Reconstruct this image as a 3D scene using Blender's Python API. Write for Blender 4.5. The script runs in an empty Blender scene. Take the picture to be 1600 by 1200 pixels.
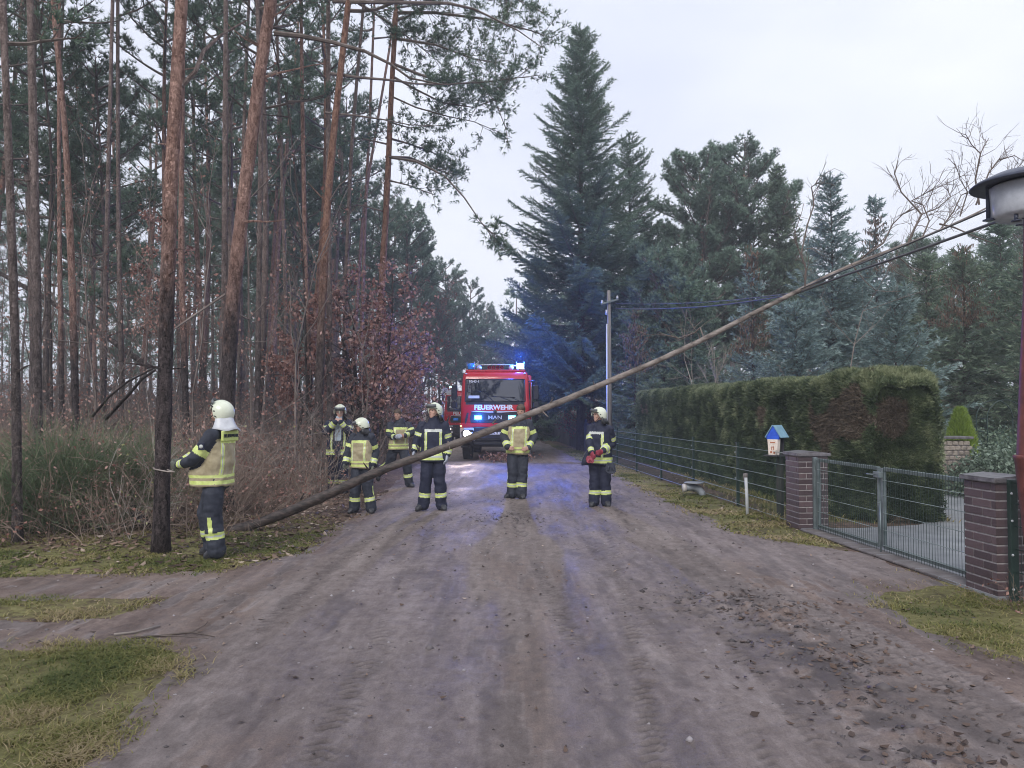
import bpy, math, random
import numpy as np
from mathutils import Vector, Matrix
rad = math.radians
SC = bpy.context.scene
COL = SC.collection
# ------------------------------------------------------------------ camera
CAM_H, FPX, PITCH = 1.70, 1200.0, math.atan(40/1200.0)
cam_d = bpy.data.cameras.new('camera'); cam = bpy.data.objects.new('camera', cam_d); COL.objects.link(cam)
cam.location = (0, 0, CAM_H); cam.rotation_euler = (math.pi/2 + PITCH, 0, 0)
cam_d.sensor_width = 36; cam_d.lens = 27.0; cam_d.clip_start = .05; cam_d.clip_end = 900
SC.camera = cam
# ------------------------------------------------------------------ sky, sun, exposure
SUN_EL, SUN_AZ = rad(38), rad(200)
W = bpy.data.worlds.new('World'); SC.world = W; W.use_nodes = True
def build_world():
    n, l = W.node_tree.nodes, W.node_tree.links
    n.clear()
    out = n.new('ShaderNodeOutputWorld'); bg = n.new('ShaderNodeBackground'); bg.inputs['Strength'].default_value = .10
    sky = n.new('ShaderNodeTexSky'); sky.sky_type = 'NISHITA'; sky.sun_disc = False
    sky.sun_elevation = SUN_EL; sky.sun_rotation = SUN_AZ; sky.air_density = 1.5; sky.dust_density = 3
    tc = n.new('ShaderNodeTexCoord'); mp = n.new('ShaderNodeMapping'); mp.inputs['Scale'].default_value = (1, 1, 2.6)
    nz = n.new('ShaderNodeTexNoise'); nz.inputs['Scale'].default_value = 1.5; nz.inputs['Detail'].default_value = 5; nz.inputs['Roughness'].default_value = .5
    rp = n.new('ShaderNodeValToRGB'); rp.color_ramp.elements[0].position = .3; rp.color_ramp.elements[1].position = .72
    rp.color_ramp.elements[0].color = (.60, .645, .79, 1); rp.color_ramp.elements[1].color = (.86, .885, .985, 1)
    mul = n.new('ShaderNodeVectorMath'); mul.operation = 'SCALE'; mul.inputs['Scale'].default_value = 8.3
    mix = n.new('ShaderNodeMix'); mix.data_type = 'RGBA'; mix.inputs['Factor'].default_value = .94
    l.new(tc.outputs['Generated'], mp.inputs[0]); l.new(mp.outputs[0], nz.inputs['Vector']); l.new(nz.outputs['Fac'], rp.inputs[0])
    l.new(rp.outputs[0], mul.inputs[0]); l.new(sky.outputs[0], mix.inputs['A']); l.new(mul.outputs[0], mix.inputs['B'])
    l.new(mix.outputs['Result'], bg.inputs['Color']); l.new(bg.outputs[0], out.inputs['Surface'])
build_world()
sun_d = bpy.data.lights.new('sun', 'SUN'); sun_d.energy = 1.5; sun_d.angle = rad(25); sun_d.color = (1, .96, .9)
sun = bpy.data.objects.new('sun', sun_d); COL.objects.link(sun)
sun.rotation_euler = (rad(90) - SUN_EL, 0, math.pi - SUN_AZ)
sun.location = (0, -20, 40)
SC.view_settings.view_transform = 'Standard'; SC.view_settings.look = 'None'
SC.view_settings.exposure = 0.62; SC.view_settings.gamma = 1
SC.render.engine = 'CYCLES'
try:
    SC.cycles.max_bounces = 6; SC.cycles.diffuse_bounces = 3; SC.cycles.glossy_bounces = 3
    SC.cycles.transmission_bounces = 4; SC.cycles.volume_bounces = 0; SC.cycles.transparent_max_bounces = 6
    SC.cycles.use_denoising = True; SC.cycles.denoising_prefilter = 'ACCURATE'; SC.cycles.filter_width = 1.0; SC.cycles.sample_clamp_indirect = 4
except Exception: pass

# ------------------------------------------------------------------ helpers: pixels of the 1600x1200 photo -> metres
def ray(px, py):
    u = (px-800)/FPX; v = (600-py)/FPX
    return np.array([u, math.cos(PITCH)-v*math.sin(PITCH), math.sin(PITCH)+v*math.cos(PITCH)])
def P(px, py, Y):
    d = ray(px, py); return np.array([0, 0, CAM_H]) + d*(Y/d[1])
def G(px, py, z=0.0):
    d = ray(px, py); return np.array([0, 0, CAM_H]) + d*((z-CAM_H)/d[2])
# ------------------------------------------------------------------ numpy noise
def _h(ix, iy, iz, s):
    v = np.sin(ix*127.1 + iy*311.7 + iz*74.7 + s*53.3)*43758.5453
    return v - np.floor(v)
def vn(x, y, z=0.0, s=0):
    x, y, z = np.broadcast_arrays(np.asarray(x, float), np.asarray(y, float), np.asarray(z, float))
    ix, iy, iz = np.floor(x), np.floor(y), np.floor(z)
    fx, fy, fz = x-ix, y-iy, z-iz
    fx, fy, fz = [f*f*(3-2*f) for f in (fx, fy, fz)]
    r = 0
    for a in (0, 1):
        for b in (0, 1):
            for c in (0, 1):
                r = r + _h(ix+a, iy+b, iz+c, s)*(fx if a else 1-fx)*(fy if b else 1-fy)*(fz if c else 1-fz)
    return r*2-1
def fbm(x, y, z=0.0, s=0, o=4):
    r, a, f = 0, .5, 1.
    for k in range(o):
        r = r + a*vn(np.asarray(x)*f, np.asarray(y)*f, np.asarray(z)*f, s+k*7); a *= .5; f *= 2.03
    return r
def nrm(v):
    v = np.asarray(v, float); return v/np.maximum(np.linalg.norm(v, axis=-1, keepdims=True), 1e-9)
# ------------------------------------------------------------------ geometry accumulator
class Geo:
    def __init__(s): s.b = []; s.n = 0
    def add(s, V, F, mat=0, tint=None, smooth=False):
        V = np.asarray(V, float).reshape(-1, 3); F = np.asarray(F, int)
        if len(F) == 0: return s
        m = np.full(len(F), mat) if np.isscalar(mat) else np.asarray(mat)
        t = np.full(len(V), .5 if tint is None else tint) if tint is None or np.isscalar(tint) else np.asarray(tint)
        s.b.append((V, F+s.n, m, t, smooth)); s.n += len(V); return s
    def geo(s, g, off=(0, 0, 0), rot=0.0, sc=1.0, mat=None):
        c, n = math.cos(rot), math.sin(rot); R = np.array([[c, -n, 0], [n, c, 0], [0, 0, 1]])
        for V, F, m, t, sm in g.b:
            s.b.append(((V*sc)@R.T+np.asarray(off, float), F+s.n, m if mat is None else np.full(len(F), mat), t, sm))
        s.n += g.n; return s
    def box(s, c, d, mat=0, rot=None, bev=0.0):
        c = np.asarray(c, float); h = np.asarray(d, float)/2
        if bev > 0:
            b = min(bev, h.min()*.95); V = []
            for sx in (-1, 1):
                for sy in (-1, 1):
                    for sz in (-1, 1):
                        V += [(sx*h[0], sy*(h[1]-b), sz*(h[2]-b)), (sx*(h[0]-b), sy*h[1], sz*(h[2]-b)), (sx*(h[0]-b), sy*(h[1]-b), sz*h[2])]
            def i(x, y, z, k): return ((x*2+y)*2+z)*3+k
            Q = []; T = []
            for x in (0, 1): Q.append([i(x,0,0,0), i(x,1,0,0), i(x,1,1,0), i(x,0,1,0)][::(1 if x else -1)])
            for y in (0, 1): Q.append([i(0,y,0,1), i(0,y,1,1), i(1,y,1,1), i(1,y,0,1)][::(1 if y else -1)])
            for z in (0, 1): Q.append([i(0,0,z,2), i(1,0,z,2), i(1,1,z,2), i(0,1,z,2)][::(1 if z else -1)])
            for x in (0, 1):
                for y in (0, 1): Q.append([i(x,y,0,0), i(x,y,0,1), i(x,y,1,1), i(x,y,1,0)][::(-1 if (x ^ y) else 1)])
                for z in (0, 1): Q.append([i(x,0,z,0), i(x,1,z,0), i(x,1,z,2), i(x,0,z,2)][::(-1 if (x ^ z) else 1)])
            for y in (0, 1):
                for z in (0, 1): Q.append([i(0,y,z,1), i(0,y,z,2), i(1,y,z,2), i(1,y,z,1)][::(1 if (y ^ z) else -1)])
            for x in (0, 1):
                for y in (0, 1):
                    for z in (0, 1): T.append([i(x,y,z,0), i(x,y,z,1), i(x,y,z,2)])
            V = np.array(V)
            if rot is not None: V = V@np.asarray(rot).T
            V = V+c; s.add(V, Q, mat); n0 = s.n-len(V); s.b.append((np.zeros((0, 3)), np.array(T)+n0, np.full(8, mat), np.zeros(0), False)); return s
        V = np.array([(x*h[0], y*h[1], z*h[2]) for x in (-1, 1) for y in (-1, 1) for z in (-1, 1)])
        if rot is not None: V = V@np.asarray(rot).T
        return s.add(V+c, [[0, 1, 3, 2], [4, 6, 7, 5], [0, 4, 5, 1], [2, 3, 7, 6], [0, 2, 6, 4], [1, 5, 7, 3]], mat)
    def tube(s, pts, r, n=8, mat=0, cap=True, smooth=True, tint=None, flat=1.0):
        pts = np.asarray(pts, float); m = len(pts); r = np.broadcast_to(np.asarray(r, float), (m,))
        T = nrm(np.gradient(pts, axis=0)) if m > 2 else nrm(np.array([pts[1]-pts[0]]*2))
        up = np.array([0, 0, 1.]) if abs(T[0][2]) < .9 else np.array([1., 0, 0])
        V = []; a = np.arange(n)*2*math.pi/n
        u = nrm(np.cross(T[0], up))
        for k in range(m):
            u = nrm(u-T[k]*np.dot(u, T[k])); w = np.cross(T[k], u)
            V.append(pts[k]+r[k]*(np.cos(a)[:, None]*u+flat*np.sin(a)[:, None]*w))
        V = np.concatenate(V); F = []
        for k in range(m-1):
            for j in range(n):
                j2 = (j+1) % n; F.append((k*n+j, k*n+j2, (k+1)*n+j2, (k+1)*n+j))
        s.add(V, F, mat, tint, smooth)
        if cap:
            n0 = s.n-len(V)
            for base, rev in ((0, True), ((m-1)*n, False)):
                idx = [n0+base+j for j in range(n)]; idx = idx[::-1] if rev else idx
                s.b.append((np.zeros((0, 3)), np.array([idx]), np.array([mat]), np.zeros(0), False))
        return s
    def prisms(s, P0, P1, R0, R1, n=3, mat=0, tint=None):
        P0 = np.asarray(P0, float); P1 = np.asarray(P1, float); N = len(P0)
        if N == 0: return s
        R0 = np.broadcast_to(R0, (N,)); R1 = np.broadcast_to(R1, (N,))
        T = nrm(P1-P0); ref = np.where(np.abs(T[:, 2:3]) < .9, np.array([[0, 0, 1.]]), np.array([[1., 0, 0]]))
        u = nrm(np.cross(T, ref)); w = np.cross(T, u)
        a = np.arange(n)*2*math.pi/n
        ring = np.cos(a)[None, :, None]*u[:, None]+np.sin(a)[None, :, None]*w[:, None]
        V = np.concatenate([P0[:, None]+ring*R0[:, None, None], P1[:, None]+ring*R1[:, None, None]], axis=1)
        F = np.array([[j, (j+1) % n, n+(j+1) % n, n+j] for j in range(n)])
        F = (F[None]+(np.arange(N)*2*n)[:, None, None]).reshape(-1, 4)
        t = None if tint is None else (tint if np.isscalar(tint) else np.repeat(tint, 2*n))
        return s.add(V.reshape(-1, 3), F, mat, t)
    def lathe(s, prof, n=24, mat=0, c=(0, 0, 0), smooth=True, axis='z'):
        prof = np.array(prof, float); a = np.arange(n)*2*math.pi/n
        V = np.stack([prof[:, 0:1]*np.cos(a), prof[:, 0:1]*np.sin(a), np.repeat(prof[:, 1:2], n, 1)], -1).reshape(-1, 3)
        if axis == 'x': V = V[:, [2, 0, 1]]
        if axis == 'y': V = V[:, [1, 2, 0]]
        F = [(k*n+j, k*n+(j+1) % n, (k+1)*n+(j+1) % n, (k+1)*n+j) for k in range(len(prof)-1) for j in range(n)]
        return s.add(V+np.asarray(c, float), F, mat, None, smooth)
    def ellipsoid(s, c, r, mat=0, R=None, nu=16, nv=10, smooth=True):
        V = [(0, 0, -1)]
        for k in range(1, nv):
            p = -math.pi/2+math.pi*k/nv
            V += [(math.cos(p)*math.cos(2*math.pi*j/nu), math.cos(p)*math.sin(2*math.pi*j/nu), math.sin(p)) for j in range(nu)]
        V.append((0, 0, 1)); V = np.array(V)*np.asarray(r, float)
        if R is not None: V = V@np.asarray(R).T
        Q = [(1+k*nu+j, 1+k*nu+(j+1) % nu, 1+(k+1)*nu+(j+1) % nu, 1+(k+1)*nu+j) for k in range(nv-2) for j in range(nu)]
        s.add(V+np.asarray(c, float), Q, mat, None, smooth); n0 = s.n-len(V); e = 1+(nv-2)*nu
        T = [(0, 1+(j+1) % nu, 1+j) for j in range(nu)]+[(e+j, e+(j+1) % nu, len(V)-1) for j in range(nu)]
        s.b.append((np.zeros((0, 3)), np.array(T)+n0, np.full(len(T), mat), np.zeros(0), smooth)); return s
    def loft(s, rings, mat=0, smooth=True, cap=True):
        n = len(rings[0]); m = len(rings); V = np.concatenate(rings)
        F = [(k*n+j, k*n+(j+1) % n, (k+1)*n+(j+1) % n, (k+1)*n+j) for k in range(m-1) for j in range(n)]
        s.add(V, F, mat, None, smooth); n0 = s.n-len(V)
        if cap:
            s.b.append((np.zeros((0, 3)), np.array([[n0+j for j in range(n)][::-1]]), np.array([mat]), np.zeros(0), False))
            s.b.append((np.zeros((0, 3)), np.array([[n0+(m-1)*n+j for j in range(n)]]), np.array([mat]), np.zeros(0), False))
        return s
    def prism(s, poly, y0, y1, mat=0, axis='y'):
        """polygon [(x,z)] extruded along y (or along z/x)"""
        n = len(poly); A = [(x, y0, z) for x, z in poly]+[(x, y1, z) for x, z in poly]
        A = np.array(A, float)
        if axis == 'z': A = A[:, [0, 2, 1]]
        if axis == 'x': A = A[:, [1, 0, 2]]
        s.add(A, [(j, (j+1) % n, n+(j+1) % n, n+j) for j in range(n)], mat); n0 = s.n-2*n
        s.b.append((np.zeros((0, 3)), np.array([[n0+j for j in range(n)][::-1]]), np.array([mat]), np.zeros(0), False))
        s.b.append((np.zeros((0, 3)), np.array([[n0+n+j for j in range(n)]]), np.array([mat]), np.zeros(0), False)); return s
    def mesh(s, name, mats, fix=False):
        me = bpy.data.meshes.new(name)
        V = np.concatenate([b[0] for b in s.b]); t = np.concatenate([b[3] for b in s.b])
        loops = np.concatenate([b[1].ravel() for b in s.b]); sizes = np.concatenate([np.full(len(b[1]), b[1].shape[1]) for b in s.b])
        mi = np.concatenate([b[2] for b in s.b]); sm = np.concatenate([np.full(len(b[1]), b[4]) for b in s.b])
        me.vertices.add(len(V)); me.vertices.foreach_set('co', V.ravel().astype(np.float32))
        me.loops.add(len(loops)); me.loops.foreach_set('vertex_index', loops.astype(np.int32))
        me.polygons.add(len(sizes)); me.polygons.foreach_set('loop_start', np.concatenate([[0], np.cumsum(sizes)[:-1]]).astype(np.int32))
        try: me.polygons.foreach_set('loop_total', sizes.astype(np.int32))
        except Exception: pass
        me.polygons.foreach_set('material_index', mi.astype(np.int32)); me.polygons.foreach_set('use_smooth', sm)
        at = me.attributes.new('tint', 'FLOAT', 'POINT'); at.data.foreach_set('value', t.astype(np.float32))
        for m in (mats if isinstance(mats, (list, tuple)) else [mats]): me.materials.append(m)
        me.update(calc_edges=True); me.validate()
        return me
def tag(o, label=None, cat=None, group=None, kind=None):
    if label: o['label'] = label
    if cat: o['category'] = cat
    if group: o['group'] = group
    if kind: o['kind'] = kind
    return o
def thing(name, label, cat, loc=(0, 0, 0), rotz=0.0, group=None):
    o = bpy.data.objects.new(name, None); COL.objects.link(o); o.empty_display_size = .2
    o.location = [float(v) for v in loc]; o.rotation_euler = (0, 0, rotz); return tag(o, label, cat, group)
def part(name, geo, mats, parent=None, label=None, loc=None):
    me = geo if isinstance(geo, bpy.types.Mesh) else geo.mesh(name, mats)
    o = bpy.data.objects.new(name, me); COL.objects.link(o)
    if parent is not None: o.parent = parent
    if loc is not None: o.location = [float(v) for v in loc]
    if label: o['label'] = label
    return o
def copy_tree(o, parent=None, **kw):
    c = o.copy(); COL.objects.link(c); c.parent = parent
    for ch in list(o.children): copy_tree(ch, c)
    return c
def tri_mesh_geo(me, mat=0):
    g = Geo(); V = np.empty(len(me.vertices)*3); me.vertices.foreach_get('co', V); V = V.reshape(-1, 3)
    me.calc_loop_triangles(); F = np.empty(len(me.loop_triangles)*3, dtype=np.int32); me.loop_triangles.foreach_get('vertices', F)
    return g.add(V, F.reshape(-1, 3), mat)
def text_geo(txt, size, depth=.004, bold=.0, mat=0, xs=1.0):
    """letters standing in the XZ plane, facing -Y, centred on x, baseline z=0"""
    cu = bpy.data.curves.new('txt', 'FONT'); cu.body = txt; cu.size = size; cu.extrude = depth/2; cu.offset = bold; cu.align_x = 'CENTER'
    cu.resolution_u = 3
    o = bpy.data.objects.new('txt', cu); COL.objects.link(o)
    dg = bpy.context.evaluated_depsgraph_get(); dg.update()
    me = bpy.data.meshes.new_from_object(o.evaluated_get(dg)); g = tri_mesh_geo(me, mat)
    V, F, m, t, sm = g.b[0]; V = np.stack([V[:, 0]*xs, -V[:, 2], V[:, 1]], -1); g.b[0] = (V, F, m, t, sm)
    bpy.data.objects.remove(o); bpy.data.curves.remove(cu); bpy.data.meshes.remove(me); return g
def remesh(geo, voxel, smooth=2, sf=.5):
    me0 = geo.mesh('tmp', []); o = bpy.data.objects.new('tmp', me0); COL.objects.link(o)
    m = o.modifiers.new('r', 'REMESH'); m.mode = 'VOXEL'; m.voxel_size = voxel; m.use_smooth_shade = True
    if smooth: k = o.modifiers.new('s', 'SMOOTH'); k.iterations = smooth; k.factor = sf
    dg = bpy.context.evaluated_depsgraph_get(); dg.update()
    me = bpy.data.meshes.new_from_object(o.evaluated_get(dg)); bpy.data.objects.remove(o); bpy.data.meshes.remove(me0)
    me.materials.clear(); return me
def mesh_arrays(me):
    V = np.empty(len(me.vertices)*3); me.vertices.foreach_get('co', V)
    N = np.empty(len(me.vertices)*3); me.vertices.foreach_get('normal', N)
    C = np.empty(len(me.polygons)*3); me.polygons.foreach_get('center', C)
    return V.reshape(-1, 3), N.reshape(-1, 3), C.reshape(-1, 3)
# ------------------------------------------------------------------ materials
def new_mat(name):
    m = bpy.data.materials.new(name); m.use_nodes = True; n = m.node_tree.nodes; n.clear()
    o = n.new('ShaderNodeOutputMaterial'); b = n.new('ShaderNodeBsdfPrincipled'); m.node_tree.links.new(b.outputs[0], o.inputs['Surface'])
    return m, n, m.node_tree.links, b, o
def ramp(n, stops):
    r = n.new('ShaderNodeValToRGB'); e = r.color_ramp.elements
    while len(e) < len(stops): e.new(.5)
    for k, (p, c) in enumerate(stops): e[k].position = p; e[k].color = tuple(c)+(1,) if len(c) == 3 else c
    return r
def noise(n, l, vec, scale, detail=4, rough=.55, sc=None):
    if sc is not None:
        mp = n.new('ShaderNodeMapping'); mp.inputs['Scale'].default_value = sc; l.new(vec, mp.inputs[0]); vec = mp.outputs[0]
    t = n.new('ShaderNodeTexNoise'); t.inputs['Scale'].default_value = scale; t.inputs['Detail'].default_value = detail
    t.inputs['Roughness'].default_value = rough; l.new(vec, t.inputs['Vector']); return t
def pm(name, c1, c2=None, scale=6, rough=.6, metal=0, bump=0, bscale=None, spec=None, emit=None, estr=0, coat=0, detail=5, sc=None, rvar=0):
    m, n, l, b, o = new_mat(name)
    tc = n.new('ShaderNodeTexCoord'); vec = tc.outputs['Object']
    if c2 is None: c2 = tuple(min(1, v*1.25) for v in c1)
    nz = noise(n, l, vec, scale, detail, .6, sc)
    r = ramp(n, [(.32, c1), (.68, c2)]); l.new(nz.outputs['Fac'], r.inputs[0]); l.new(r.outputs[0], b.inputs['Base Color'])
    b.inputs['Roughness'].default_value = rough; b.inputs['Metallic'].default_value = metal
    if rvar:
        mr = n.new('ShaderNodeMapRange'); mr.inputs['To Min'].default_value = rough-rvar; mr.inputs['To Max'].default_value = rough+rvar
        l.new(nz.outputs['Fac'], mr.inputs['Value']); l.new(mr.outputs[0], b.inputs['Roughness'])
    if spec is not None: b.inputs['Specular IOR Level'].default_value = spec
    if coat: b.inputs['Coat Weight'].default_value = coat
    if bump:
        nb = noise(n, l, vec, bscale or scale*6, 6, .6, sc); bp = n.new('ShaderNodeBump'); bp.inputs['Strength'].default_value = bump
        bp.inputs['Distance'].default_value = .01; l.new(nb.outputs['Fac'], bp.inputs['Height']); l.new(bp.outputs[0], b.inputs['Normal'])
    if emit: b.inputs['Emission Color'].default_value = tuple(emit)+(1,); b.inputs['Emission Strength'].default_value = estr
    return m
def leafm(name, stops, rough=.55, trans=.25, clump=0, spec=.35):
    """foliage: every leaf has its own random tint along the ramp, and colour drifts in clumps"""
    m, n, l, b, o = new_mat(name)
    at = n.new('ShaderNodeAttribute'); at.attribute_name = 'tint'
    fac = at.outputs['Fac']
    if clump:
        tc = n.new('ShaderNodeTexCoord'); nz = noise(n, l, tc.outputs['Object'], clump, 2)
        mm = n.new('ShaderNodeMath'); mm.operation = 'MULTIPLY_ADD'; mm.inputs[1].default_value = .9; mm.inputs[2].default_value = -.45
        ad = n.new('ShaderNodeMath'); ad.operation = 'ADD'; l.new(nz.outputs['Fac'], mm.inputs[0]); l.new(mm.outputs[0], ad.inputs[0]); l.new(fac, ad.inputs[1]); fac = ad.outputs[0]
    r = ramp(n, stops); l.new(fac, r.inputs[0]); l.new(r.outputs[0], b.inputs['Base Color'])
    b.inputs['Roughness'].default_value = rough; b.inputs['Specular IOR Level'].default_value = spec
    if trans:
        tr = n.new('ShaderNodeBsdfTranslucent'); l.new(r.outputs[0], tr.inputs['Color'])
        mx = n.new('ShaderNodeMixShader'); mx.inputs[0].default_value = trans
        l.new(b.outputs[0], mx.inputs[1]); l.new(tr.outputs[0], mx.inputs[2]); l.new(mx.outputs[0], o.inputs['Surface'])
    return m
# ------------------------------------------------------------------ materials of the place
def bark(name, low_a, low_b, up_a, up_b, z0=2.2, z1=5.0, vs=1.0):
    m, n, l, b, o = new_mat(name)
    tc = n.new('ShaderNodeTexCoord'); vec = tc.outputs['Object']
    sx = n.new('ShaderNodeSeparateXYZ'); l.new(vec, sx.inputs[0])
    mp = n.new('ShaderNodeMapping'); mp.inputs['Scale'].default_value = (1, 1, .28); l.new(vec, mp.inputs[0])
    nw = noise(n, l, vec, 14*vs, 5, .7); mixv = n.new('ShaderNodeMix'); mixv.data_type = 'VECTOR'; mixv.inputs['Factor'].default_value = .20
    l.new(mp.outputs[0], mixv.inputs['A']); l.new(nw.outputs['Color'], mixv.inputs['B'])
    vo = n.new('ShaderNodeTexVoronoi'); vo.feature = 'DISTANCE_TO_EDGE'; vo.inputs['Scale'].default_value = 34*vs; l.new(mixv.outputs['Result'], vo.inputs['Vector'])
    vc = n.new('ShaderNodeTexVoronoi'); vc.inputs['Scale'].default_value = 34*vs; l.new(mixv.outputs['Result'], vc.inputs['Vector'])
    fine = noise(n, l, vec, 20*vs, 8, .78, (1, 1, .28))
    plate = n.new('ShaderNodeMapRange'); plate.inputs['From Max'].default_value = .12; l.new(vo.outputs['Distance'], plate.inputs['Value'])
    sepc = n.new('ShaderNodeSeparateColor'); l.new(vc.outputs['Color'], sepc.inputs[0])
    av = n.new('ShaderNodeMath'); av.operation = 'MULTIPLY_ADD'; av.inputs[1].default_value = .22
    l.new(sepc.outputs[0], av.inputs[0]); l.new(fine.outputs['Fac'], av.inputs[2])
    lowr = ramp(n, [(.46, low_a), (.76, low_b)]); l.new(av.outputs[0], lowr.inputs[0])
    upr = ramp(n, [(.42, up_a), (.72, up_b)]); l.new(av.outputs[0], upr.inputs[0])
    # height of the change-over wanders along the trunk
    big = noise(n, l, vec, 2.6, 6, .72, (1, 1, .5))
    hz = n.new('ShaderNodeMath'); hz.operation = 'MULTIPLY_ADD'; hz.inputs[1].default_value = 4.5; l.new(big.outputs['Fac'], hz.inputs[0]); l.new(sx.outputs['Z'], hz.inputs[2])
    mr = n.new('ShaderNodeMapRange'); mr.inputs['From Min'].default_value = z0+2.25; mr.inputs['From Max'].default_value = z1+2.25; l.new(hz.outputs[0], mr.inputs['Value'])
    mx = n.new('ShaderNodeMix'); mx.data_type = 'RGBA'; l.new(mr.outputs[0], mx.inputs['Factor']); l.new(lowr.outputs[0], mx.inputs['A']); l.new(upr.outputs[0], mx.inputs['B'])
    gap = n.new('ShaderNodeMix'); gap.data_type = 'RGBA'; gap.blend_type = 'MULTIPLY'; gap.inputs['B'].default_value = (.72, .68, .67, 1)
    inv = n.new('ShaderNodeMath'); inv.operation = 'SUBTRACT'; inv.inputs[0].default_value = 1; l.new(plate.outputs[0], inv.inputs[1])
    l.new(inv.outputs[0], gap.inputs['Factor']); l.new(mx.outputs['Result'], gap.inputs['A']); l.new(gap.outputs['Result'], b.inputs['Base Color'])
    hh = n.new('ShaderNodeMath'); hh.operation = 'MULTIPLY_ADD'; hh.inputs[1].default_value = .6; l.new(fine.outputs['Fac'], hh.inputs[0]); l.new(plate.outputs[0], hh.inputs[2])
    bp = n.new('ShaderNodeBump'); bp.inputs['Strength'].default_value = .9; bp.inputs['Distance'].default_value = .022; l.new(hh.outputs[0], bp.inputs['Height']); l.new(bp.outputs[0], b.inputs['Normal'])
    b.inputs['Roughness'].default_value = .85; b.inputs['Specular IOR Level'].default_value = .2
    return m
M = {}
M['bark_red'] = bark('pine bark red', (.020, .016, .017), (.15, .12, .12), (.14, .07, .052), (.56, .36, .30), 2.9, 4.3)
M['bark_orange'] = bark('pine bark orange', (.04, .03, .03), (.20, .16, .15), (.14, .062, .04), (.50, .29, .21), 3.0, 5.5)
M['bark_grey'] = bark('pine bark grey', (.045, .037, .036), (.21, .175, .17), (.12, .088, .08), (.38, .30, .275), 2.5, 6.0)
M['bark_dark'] = bark('dark bark', (.035, .03, .03), (.12, .10, .095), (.05, .04, .038), (.15, .12, .11), 1.5, 7.0)
M['twig'] = pm('twig', (.075, .058, .05), (.22, .18, .16), 3, .8)
M['twig_pale'] = pm('pale twig', (.20, .17, .15), (.36, .32, .29), 3, .8)
M['twig_brown'] = pm('brown twig', (.12, .085, .065), (.35, .27, .22), 1.6, .85)
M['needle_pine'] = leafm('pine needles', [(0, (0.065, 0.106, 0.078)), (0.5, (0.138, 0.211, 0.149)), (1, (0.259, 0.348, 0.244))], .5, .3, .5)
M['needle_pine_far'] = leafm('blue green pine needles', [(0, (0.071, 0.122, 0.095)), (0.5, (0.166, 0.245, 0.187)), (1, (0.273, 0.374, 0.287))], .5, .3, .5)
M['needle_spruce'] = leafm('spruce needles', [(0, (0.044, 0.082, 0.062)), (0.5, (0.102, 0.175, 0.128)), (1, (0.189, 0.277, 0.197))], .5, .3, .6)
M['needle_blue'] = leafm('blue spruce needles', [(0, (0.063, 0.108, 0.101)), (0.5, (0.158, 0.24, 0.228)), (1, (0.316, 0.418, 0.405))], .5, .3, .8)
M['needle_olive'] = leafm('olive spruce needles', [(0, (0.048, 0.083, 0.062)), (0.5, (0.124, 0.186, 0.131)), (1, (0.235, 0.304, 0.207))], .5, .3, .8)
M['needle_brown'] = leafm('spruce cones and brown needles', [(0, (.07, .045, .03)), (.5, (.15, .095, .065)), (1, (.24, .17, .12))], .6, .15, .8)
M['oak_leaf'] = leafm('dry oak leaves', [(0, (.17, .075, .06)), (.5, (.34, .18, .145)), (1, (.54, .35, .30))], .5, .3, .6)
M['red_leaf'] = leafm('red hedge leaves', [(0, (.20, .05, .06)), (.5, (.32, .09, .09)), (1, (.42, .17, .15))], .5, .3, .6)
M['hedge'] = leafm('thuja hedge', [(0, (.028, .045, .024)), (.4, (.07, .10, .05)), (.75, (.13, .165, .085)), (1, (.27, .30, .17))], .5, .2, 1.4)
M['hedge_brown'] = leafm('dead hedge twigs', [(0, (.05, .04, .03)), (.5, (.12, .095, .07)), (1, (.24, .19, .145))], .7, .1, 2)
M['hedge_core'] = pm('hedge core', (.012, .015, .010), (.03, .03, .02), 6, .9)
M['juniper'] = leafm('yellow green conifer', [(0, (.12, .18, .03)), (.5, (.22, .32, .05)), (1, (.34, .45, .10))], .5, .25, 3)
M['broom'] = leafm('broom stems', [(0, (0.06, 0.085, 0.043)), (0.5, (0.111, 0.162, 0.081)), (1, (0.196, 0.238, 0.136))], .6, .1, 2)
M['rhodo'] = leafm('pale shrub leaves', [(0, (.07, .10, .07)), (.5, (.14, .19, .14)), (1, (.26, .33, .26))], .4, .2, 2)
M['pale_leaf'] = leafm('pale yellow leaves', [(0, (.22, .22, .08)), (.5, (.36, .36, .16)), (1, (.5, .5, .3))], .5, .3, 2)
M['grass'] = leafm('grass blades', [(0, (.09, .115, .03)), (.35, (.19, .20, .055)), (.7, (.29, .255, .10)), (1, (.40, .32, .19))], .6, .3, .9)
M['litter'] = leafm('fallen leaves', [(0, (.05, .032, .025)), (.5, (.14, .09, .065)), (.85, (.27, .19, .14)), (1, (.50, .40, .33))], .45, .1, 1)
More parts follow.
